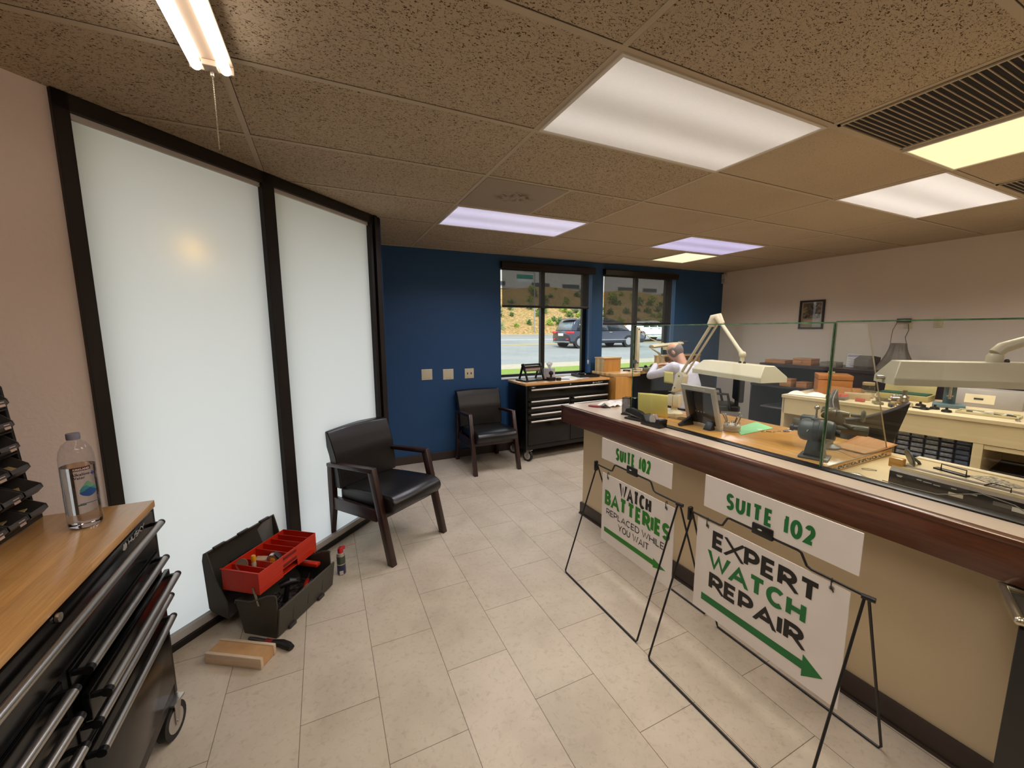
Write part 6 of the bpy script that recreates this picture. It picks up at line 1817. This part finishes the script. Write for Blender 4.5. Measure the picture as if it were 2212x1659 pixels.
# file drawer beside the bench, small red brown box behind
o = thing('office_chair', 'dark office chair back with arms standing right of the person', 'chair', (4.95, 3.75, 0), -2.3)
mb = MB(); mb.box(-.22, .22, -.22, .22, .48, .56, bev=.02); obj('seat', mb, LEATH, o)
mb = MB(); mb.box(-.2, .2, .2, .26, .6, .92, bev=.02); obj('backrest', mb, LEATH, o)
mb = MB(); mb.cyl((0, 0, .05), (0, 0, .48), .03); mb.lathe([(.26, 0), (.26, .02), (.04, .06)], 20); mb.box(-.03, .03, .2, .24, .5, .7); obj('pedestal', mb, KBLK, o)
for s_ in (-1, 1):
    mb = MB(); mb.tube([(s_ * .24, .1, .5), (s_ * .25, .05, .72), (s_ * .25, -.18, .73)], .018, 8); obj('arm', mb, KBLK, o)

# ================================================================== person at the bench
SKIN = pm('skin', (206, 152, 122), .5, var=.06, vs=20)
m, t, b = nodes('shirt_cloth')
wv = N(t, 'ShaderNodeTexWave'); wv.inputs['Scale'].default_value = 40; wv.inputs['Distortion'].default_value = .6; wv.inputs['Detail'].default_value = 1
t.links.new(coords(t), wv.inputs[0])
t.links.new(ramp(t, wv.outputs['Fac'], [(.3, lin((201, 198, 208))), (.7, lin((208, 204, 214)))]), b.inputs['Base Color'])
b.inputs['Roughness'].default_value = .85
bump(t, b, noise(t, coords(t, (1, 1, .6)), 22, 3, .5, 1.2), .6, .012)
SHIRT = m
TROU = pm('dark_trousers', (48, 48, 54), .8)
HAIR = pm('grey_hair', (118, 106, 100), .75, var=.3, vs=70, bmp=.4, bs=120)
P0 = Vector((4.16, 3.66, 0))
pr = thing('person', 'person in a pale grey striped shirt hunched over the watchmaker bench with both hands raised', 'person', P0, math.radians(4))
def fused(name, build, mat, parent, vox=.009, it=5):
    mb = MB(); build(mb)
    ob = obj(name, mb, mat, parent, angle=180)
    k = ob.modifiers.new('fuse', 'REMESH'); k.mode = 'VOXEL'; k.voxel_size = vox; k.use_smooth_shade = True
    k = ob.modifiers.new('smooth', 'SMOOTH'); k.factor = .6; k.iterations = it
    return ob
HC_ = Vector((-.005, .155, 1.285))            # head centre, tipped forward and down
MH = Matrix.Translation(HC_) @ RZ(math.radians(18)) @ RX(math.radians(-38))
SHL, SHR = Vector((-.185, .03, 1.105)), Vector((.19, .0, 1.10))
ELL, ELR = Vector((-.335, .27, .985)), Vector((.33, .3, 1.02))
WRL, WRR = Vector((-.075, .40, 1.115)), Vector((.14, .45, 1.10))
def head(mb):
    mb.ball((0, 0, .02), .1, (.78, .98, 1.08), 24, 18, MH)
    mb.ball((0, .028, -.055), .066, (.86, 1.0, 1.05), 18, 14, MH)            # jaw
    mb.ball((0, .066, -.095), .026, (1.1, .8, .8), 12, 10, MH)               # chin
    mb.prism([(.085, .035), (.118, -.022), (.09, -.032)], -.013, .013, 'x', MH)   # nose
    mb.ball((0, .09, -.055), .016, (1.6, .6, .6), 10, 8, MH)                 # mouth
    for s_ in (-1, 1):
        mb.ball((s_ * .034, .088, .02), .014, (1, .7, .8), 10, 8, MH)        # eyes
        mb.ball((s_ * .088, -.002, -.004), .028, (.4, .8, 1.25), 12, 10, MH)  # ears
    mb.tube([tuple(MH @ Vector((0, -.02, -.05))), (-.0, .06, 1.175), (0, .02, 1.09)], [.056, .058, .07], 14)
def hand(mb, w_, d, s_):
    """palm plus five curled fingers closing on a small tool"""
    d = d.normalized(); side = Vector((0, 0, 1)).cross(d).normalized(); dn = Vector((0, 0, -1))
    p = w_ + d * .045
    mb.tube([tuple(w_), tuple(w_ + d * .03), tuple(w_ + d * .075)], [.024, .032, .03], 10, sq=(1.15, .62))
    for k, (off, ln) in enumerate(((-.028, .06), (-.01, .07), (.009, .066), (.026, .052))):
        b0 = w_ + d * .072 + side * off
        mb.tube([tuple(b0), tuple(b0 + d * ln * .5 + dn * .004), tuple(b0 + d * ln * .85 + dn * ln * .35), tuple(b0 + d * ln * .8 + dn * ln * .7)], [.0095, .009, .0085, .007], 8)
    b0 = w_ + d * .025 + side * s_ * .026
    mb.tube([tuple(b0), tuple(b0 + d * .03 + side * s_ * .014 + dn * .01), tuple(b0 + d * .06 + side * s_ * .004 + dn * .022)], [.011, .0105, .008], 8)
def body(mb):
    head(mb)
    mb.tube([(0, -.06, .62), (0, -.06, .78), (0, -.02, .95), (0, .02, 1.08)], [.12, .11, .11, .06], 16, sq=(1.15, .8))
    for sh, el_, wr, s_ in ((SHL, ELL, WRL, 1), (SHR, ELR, WRR, -1)):
        mb.tube([(0, .02, 1.06), tuple(sh), tuple(el_), tuple(wr)], [.04, .04, .036, .026], 12)
        hand(mb, wr, Vector((.35 * s_ * (1 if s_ > 0 else .8), .75, -.1)), -s_)
    for s_ in (-1, 1):
        mb.tube([(s_ * .08, -.04, .64), (s_ * .12, .36, .62), (s_ * .12, .34, .12)], [.085, .062, .042], 12)
        mb.tube([(s_ * .12, .3, .06), (s_ * .13, .46, .04)], [.045, .035], 10)
fused('body', body, SKIN, pr, .0085, 4)
def shirt(mb):
    mb.tube([(0, -.07, .60), (0, -.075, .72), (0, -.045, .86), (0, -.0, 1.0), (0, .025, 1.075), (0, .045, 1.13)], [.175, .17, .172, .165, .125, .07], 22, sq=(1.12, .82))
    for sh, el_, wr in ((SHL, ELL, WRL), (SHR, ELR, WRR)):
        mb.ball(tuple(sh), .075, (1, 1, .95), 14, 10)
        mid = sh.lerp(el_, .5) + Vector((0, -.01, -.01))
        mb.tube([tuple(sh), tuple(mid), tuple(el_), tuple(el_.lerp(wr, .5) + Vector((0, 0, -.006))), tuple(el_.lerp(wr, .92))], [.07, .058, .052, .044, .037], 14)
    mb.tube([(.052 * math.cos(a), .05 + .055 * math.sin(a), 1.14 + .018 * math.sin(a)) for a in [k * math.pi / 8 for k in range(16)]], .017, 8, True)   # collar
fused('shirt', shirt, SHIRT, pr, .011, 4)
def trous(mb):
    mb.tube([(0, -.06, .55), (0, -.06, .66)], [.17, .165], 18, sq=(1.1, .85))
    for s_ in (-1, 1):
        mb.tube([(s_ * .085, -.04, .62), (s_ * .125, .36, .615), (s_ * .125, .35, .4), (s_ * .125, .34, .1)], [.1, .08, .065, .06], 14)
fused('trousers', trous, TROU, pr, .014, 3)
for s_ in (-1, 1):
    mb = MB(); mb.tube([(s_ * .12, .27, .04), (s_ * .125, .36, .045), (s_ * .13, .50, .03)], [.045, .05, .035], 12, sq=(.95, .8)); obj('shoe', mb, KBLK, pr)
# fringe of grey hair round a bald crown
mb = MB()
def hair(u, v):
    a = math.radians(-38 + 256 * u) + math.pi
    el_ = -.95 + v * (1.22 + .09 * math.sin(u * 17) + .05 * math.sin(u * 41))
    ce = math.cos(el_)
    return MH @ Vector((.086 * math.cos(a) * ce, .104 * math.sin(a) * ce - .004, .024 + .112 * math.sin(el_)))
mb.grid(hair, 40, 12)
obj('hair', mb, HAIR, pr, solid=.006)
# ================================================================== outside
# ground profile across the street (y, z)
GRS = pm('lawn_strip', (118, 140, 40), .8, var=.3, vs=30, bmp=.6, bs=90)
m, t, b = nodes('asphalt')
v = coords(t)
t.links.new(mixc(t, .35, ramp(t, noise(t, v, .5, 4), [(.3, lin((124, 127, 126))), (.7, lin((146, 148, 146)))]), ramp(t, noise(t, v, 60, 3), [(.35, lin((92, 92, 90))), (.65, lin((160, 160, 158)))])), b.inputs['Base Color'])
b.inputs['Roughness'].default_value = .9
ASPH = m
CONC = pm('pavement_concrete', (168, 156, 136), .85, var=.08, bmp=.1)
X0, X1 = -30, 90
def band(name, prof, mat):
    mb = MB()
    for (y0, z0), (y1, z1) in zip(prof, prof[1:]):
        mb.face([(X0, y0, z0), (X1, y0, z0), (X1, y1, z1), (X0, y1, z1)])
    bmesh.ops.remove_doubles(mb.bm, verts=mb.bm.verts[:], dist=1e-4)
    return struct(name, mb, mat)
band('ground_bank', [(4.92, .30), (8.3, .42)], pm('bark_strip', (150, 134, 110), .9, var=.25, vs=12, bmp=.4))
band('lawn', [(8.3, .43), (10.3, .47)], GRS)
band('sidewalk', [(10.3, .47), (11.7, .47), (11.75, .36)], CONC)
band('road', [(11.75, .36), (16, .42), (20.5, .50), (29.5, 1.06)], ASPH)
band('kerb', [(29.5, 1.06), (29.52, 1.2), (29.8, 1.22)], CONC)
LINEY = pm('road_paint_yellow', (214, 184, 96), .7)
LINEW = pm('road_paint_white', (236, 236, 232), .7)
def rz_(y):
    return .50 + (y - 20.5) * .0622 if y > 20.5 else .42 + (y - 16) * .01778
for i, (y, m_) in enumerate(((22.3, LINEY), (22.75, LINEY), (25.9, LINEW))):
    mb = MB(); mb.face([(X0, y, rz_(y) + .01), (X1, y, rz_(y) + .01), (X1, y + .16, rz_(y + .16) + .01), (X0, y + .16, rz_(y + .16) + .01)]); struct('road_marking', mb, m_)
m, t, b = nodes('mulch_slope')
v = coords(t)
t.links.new(mixc(t, .3, ramp(t, noise(t, v, 4.5, 6, .75), [(.38, lin((96, 66, 34))), (.5, lin((176, 132, 76))), (.62, lin((214, 182, 130)))]), ramp(t, noise(t, v, 1.2, 4), [(.4, lin((196, 160, 100))), (.6, lin((150, 150, 80)))])), b.inputs['Base Color'])
b.inputs['Roughness'].default_value = .95
bump(t, b, noise(t, v, 9, 4), 1.0, .2)
SLP = m
mb = MB()
mb.grid(lambda u, w_: (X0 + (X1 - X0) * u, 29.8 + 14.5 * w_, 1.2 + 5.4 * w_ ** .9 + .25 * math.sin(u * 60 + w_ * 5) * w_), 80, 12)
struct('hillside', mb, SLP)
band('terrace', [(44.3, 6.6), (60, 6.6)], CONC)
mb = MB(); mb.grid(lambda u, w_: (-9 + 9.6 * u, 2 + 13 * w_, -.02), 2, 2); struct('forecourt', mb, CONC)
# the ground behind the frosted partition sits at floor level: cut by a low retaining edge
# shrubs on the slope
LEAFM = [pm('shrub_green', (96, 124, 60), .8, var=.3, vs=4), pm('shrub_grey_green', (120, 136, 92), .8, var=.3, vs=4), pm('shrub_lime', (150, 170, 66), .8, var=.3, vs=4)]
def slope_z(y):
    w_ = (y - 29.8) / 14.5
    return 1.2 + 5.4 * max(w_, 0) ** .9
SG = 'shrubs on the mulched slope'
def shrub(x, y, h_, kind, label):
    rr = random.Random(int(x * 31 + y * 17))
    o = thing('shrub', label, 'shrub', (x, y, slope_z(y) - .05), 0, SG)
    mb = MB()
    n = 110 if kind != 1 else 60
    for i in range(n):
        a = rr.uniform(0, 6.283); el_ = rr.uniform(.05, 1.45); r_ = h_ * rr.uniform(.35, 1.0)
        if kind == 1:    # spiky strap leaves
            tip = Vector((math.cos(a) * math.cos(el_) * r_, math.sin(a) * math.cos(el_) * r_, math.sin(el_) * r_ * 1.1))
            side = Vector((-math.sin(a), math.cos(a), 0)) * .05 * h_
            mb.face([tuple(-side * .6), tuple(side * .6), tuple(tip * .6 + side + Vector((0, 0, .08))), tuple(tip)])
        else:
            c_ = Vector((math.cos(a) * math.cos(el_) * r_ * .7, math.sin(a) * math.cos(el_) * r_ * .7, math.sin(el_) * r_))
            q = Euler((rr.uniform(0, 3), rr.uniform(0, 3), rr.uniform(0, 3))).to_matrix()
            s_ = .13 * h_ + .03
            mb.face([tuple(c_ + q @ Vector(p)) for p in ((-s_, 0, 0), (0, -s_ * .5, 0), (s_, 0, 0), (0, s_ * .5, 0))])
    obj('leaves', mb, LEAFM[kind], o, solid=.01)
    mb = MB()
    for k in range(3):
        a = k * 2.1
        mb.tube([(0, 0, 0), (.2 * h_ * math.cos(a), .2 * h_ * math.sin(a), .55 * h_)], [.03, .015], 6)
    obj('stems', mb, pm('stem_brown', (96, 78, 52), .9), o)
LB3 = ['loose green shrub growing on the mulched slope across the road', 'spiky strap leaved plant growing on the slope across the road', 'lime green bushy shrub growing on the slope across the road']
rs = random.Random(3)
i = 0
for row, y in enumerate((31.2, 33.0, 35.2, 37.6, 40.2, 42.8)):
    n = 15 if row < 4 else 10
    for k in range(n):
        yy = y + rs.uniform(-.7, .7)
        x = yy * (.40 + .80 * (k + rs.uniform(.1, .9)) / n)
        kind = rs.choice((0, 0, 1, 2, 2))
        shrub(x, yy, rs.uniform(.45, 1.15) * (.8 if row < 2 else 1), kind, LB3[kind]); i += 1
# building on the terrace
o = thing('office_building', 'long white two storey building on the terrace above the slope', 'building', (10, 46, 6.6))
BWH = pm('building_white', (190, 188, 182), .9, var=.04)
mb = MB(); mb.box(-10, 70, 0, 12, 0, 8.5); mb.box(-10, 70, -.15, 0, 2.6, 2.75); mb.box(-10.2, 70.2, -.3, 12.2, 8.5, 8.9); obj('walls', mb, BWH, o)
GLZ = pm('building_glass', (52, 60, 66), .15, var=.1)
for k in range(14):
    x = -4 + k * 4.6
    w_ = 2.6 if k % 3 else .9
    fr_ = MB(); fr_.box(x - .08, x + w_ + .08, -.05, .05, .32, .92); wn = obj('window', fr_, pm('window_surround', (170, 168, 162), .6), o)
    mb = MB(); mb.box(x, x + w_, -.07, -.045, .38, .86); obj('pane', mb, GLZ, wn)
# street name sign
o = thing('street_sign', 'green street name sign with a white plate on a pole beyond the left window', 'street sign', (15.4, 30.2, 1.2))
mb = MB(); mb.cyl((.9, 0, 0), (.9, 0, 5.3), .05); mb.tube([(.9, 0, 5.0), (.0, 0, 5.1)], .03, 8); obj('pole', mb, pm('galvanised', (150, 152, 152), .5, .5), o)
mb = MB(); mb.box(-.75, .75, -.02, .02, 4.52, 4.86, bev=.01); pl_ = obj('name_plate', mb, pm('sign_teal', (24, 132, 112), .5), o)
mb = MB(); mb.box(-.7, .62, -.02, .02, 4.2, 4.48, bev=.01); obj('lower_plate', mb, pm('sign_pale', (196, 206, 206), .5), o)
# vehicles
CARG = clear('car_window', (.16, .18, .2), 1.5)
def wheels(o, xs, y0, y1, r_):
    for x in xs:
        for y in (y0, y1):
            mb = MB(); mb.cyl((x, y - .11, r_), (x, y + .11, r_), r_, n=26); w1 = obj('wheel', mb, RUBBER, o)
            mb = MB()
            s_ = -1 if y == y0 else 1
            mb.cyl((x, y + s_ * .105, r_), (x, y + s_ * .115, r_), r_ * .62, n=22)
            obj('rim', mb, pm('alloy_rim', (160, 164, 168), .3, .8), w1)
def car(name, label, loc, L_, W_, H_, paint, wb, suv=True):
    """nose towards +x; local origin at the rear bumper on the road"""
    o = thing(name, label, 'car', loc, 0, None)
    w2 = W_ / 2
    lo = [(.06, .42), (.0, .55), (.03, .92), (.12, 1.02), (L_ - 1.15, 1.0), (L_ - .35, .86), (L_ - .02, .68), (L_, .45), (L_ - .08, .26), (.15, .28)]
    mb = MB(); mb.prism(lo, -w2, w2, 'y', bev=.07); bd = obj('body', mb, paint, o)
    rf = [(.16, 1.0), (.42, H_ - .16), (.62, H_ - .03), (1.2, H_), (L_ - 2.3, H_ - .03), (L_ - 1.15, 1.0)] if suv else [(.7, 1.0), (1.3, H_ - .08), (1.8, H_), (L_ - 2.2, H_ - .02), (L_ - 1.2, 1.0)]
    mb = MB()
    k = len(rf)
    A = [mb.bm.verts.new((x, -w2 + .03 + .16 * (z - 1) / (H_ - 1), z)) for x, z in rf]
    B = [mb.bm.verts.new((x, w2 - .03 - .16 * (z - 1) / (H_ - 1), z)) for x, z in rf]
    fs = [mb.bm.faces.new((A[i], A[(i + 1) % k], B[(i + 1) % k], B[i])) for i in range(k)] + [mb.bm.faces.new(A[::-1]), mb.bm.faces.new(B)]
    mb._new(fs)
    obj('cabin', mb, paint, o, bevel=.05)
    # side windows and rear window
    zt = H_ - .14
    def sw(x0, x1, x2, x3, name='side_window'):
        for s_ in (-1, 1):
            f = lambda z: s_ * (w2 - .02 - .16 * (z - 1) / (H_ - 1))
            mb = MB(); mb.face([(x0, f(1.04), 1.04), (x1, f(1.04), 1.04), (x2, f(zt), zt), (x3, f(zt), zt)]); obj(name, mb, pm('car_dark_glass', (36, 42, 48), .1), o, solid=.012)
    r0, r1 = rf[0][0], rf[-1][0]
    span = r1 - r0
    sw(r0 + .35, r0 + span * .30, r0 + span * .30, r0 + .55); sw(r0 + span * .33, r0 + span * .58, r0 + span * .56, r0 + span * .33); sw(r0 + span * .61, r1 - .12, r1 - .8, r0 + span * .59)
    if suv:
        mb = MB(); mb.face([(.185, -w2 + .16, 1.06), (.185, w2 - .16, 1.06), (.40, w2 - .26, H_ - .2), (.40, -w2 + .26, H_ - .2)]); obj('rear_window', mb, pm('car_rear_glass', (120, 132, 138), .1), o, solid=.012)
        mb = MB(); mb.prism([(.28, H_ - .05), (.62, H_ - .01), (.6, H_ + .03), (.3, H_ - .01)], -w2 + .2, w2 - .2, 'y', bev=.01); obj('spoiler', mb, pm('spoiler_dark', (40, 44, 52), .4), o)
        for s_ in (-1, 1):
            mb = MB(); mb.box(-.012, .3, s_ * (w2 - .21) - .225, s_ * (w2 - .21) + .225, .86, .99, bev=.04); obj('tail_light', mb, pm('tail_red', (214, 40, 52), .2), o)
            mb = MB(); mb.box(-.03, .05, s_ * (w2 - .25) - .12, s_ * (w2 - .25) + .12, .5, .57, bev=.02); obj('fog_light', mb, MATS['tail_red'], o)
            mb = MB(); mb.tube([(.8, s_ * (w2 - .28), H_ + .02), (1.0, s_ * (w2 - .28), H_ + .06), (L_ - 2.6, s_ * (w2 - .28), H_ + .05), (L_ - 2.4, s_ * (w2 - .28), H_)], .02, 8); obj('roof_rail', mb, STEEL, o)
        mb = MB(); mb.box(-.02, .02, -.26, .26, .72, .87, bev=.005); obj('number_plate', mb, pm('plate_white', (230, 230, 226), .5), o)
        mb = MB(); mb.box(-.03, .1, -w2 + .1, w2 - .1, .34, .42, bev=.02); obj('bumper_trim', mb, pm('silver_trim', (150, 154, 158), .35, .6), o)
    for s_ in (-1, 1):
        for f in (.36, .64):
            mb = MB(); mb.box(r0 + span * f - .12, r0 + span * f + .1, s_ * (w2 + .0), s_ * (w2 + .03), .9, .94, bev=.01); obj('door_handle', mb, CHROME, o)
        mb = MB(); mb.box(.6, L_ - .6, s_ * (w2 - .02), s_ * (w2 + .012), .44, .5, bev=.01); obj('sill_trim', mb, pm('silver_trim', (150, 154, 158), .35, .6), o)
    wheels(o, wb, -w2 + .1, w2 - .1, .37)
    return o
NAVY = pm('navy_car_paint', (30, 40, 62), .22, .4, coat=.8)
PALEC = pm('white_car_paint', (222, 226, 222), .25, coat=.8)
car('sport_utility_car', 'dark navy car driving to the right past the windows with red tail lights', (12.72, 20.3, .48), 5.6, 1.92, 1.72, NAVY, (.72, 4.3))
car('white_car', 'white car further along the road beyond the dark navy car', (20.3, 23.6, .70), 4.8, 1.85, 1.5, PALEC, (.9, 3.7), False)
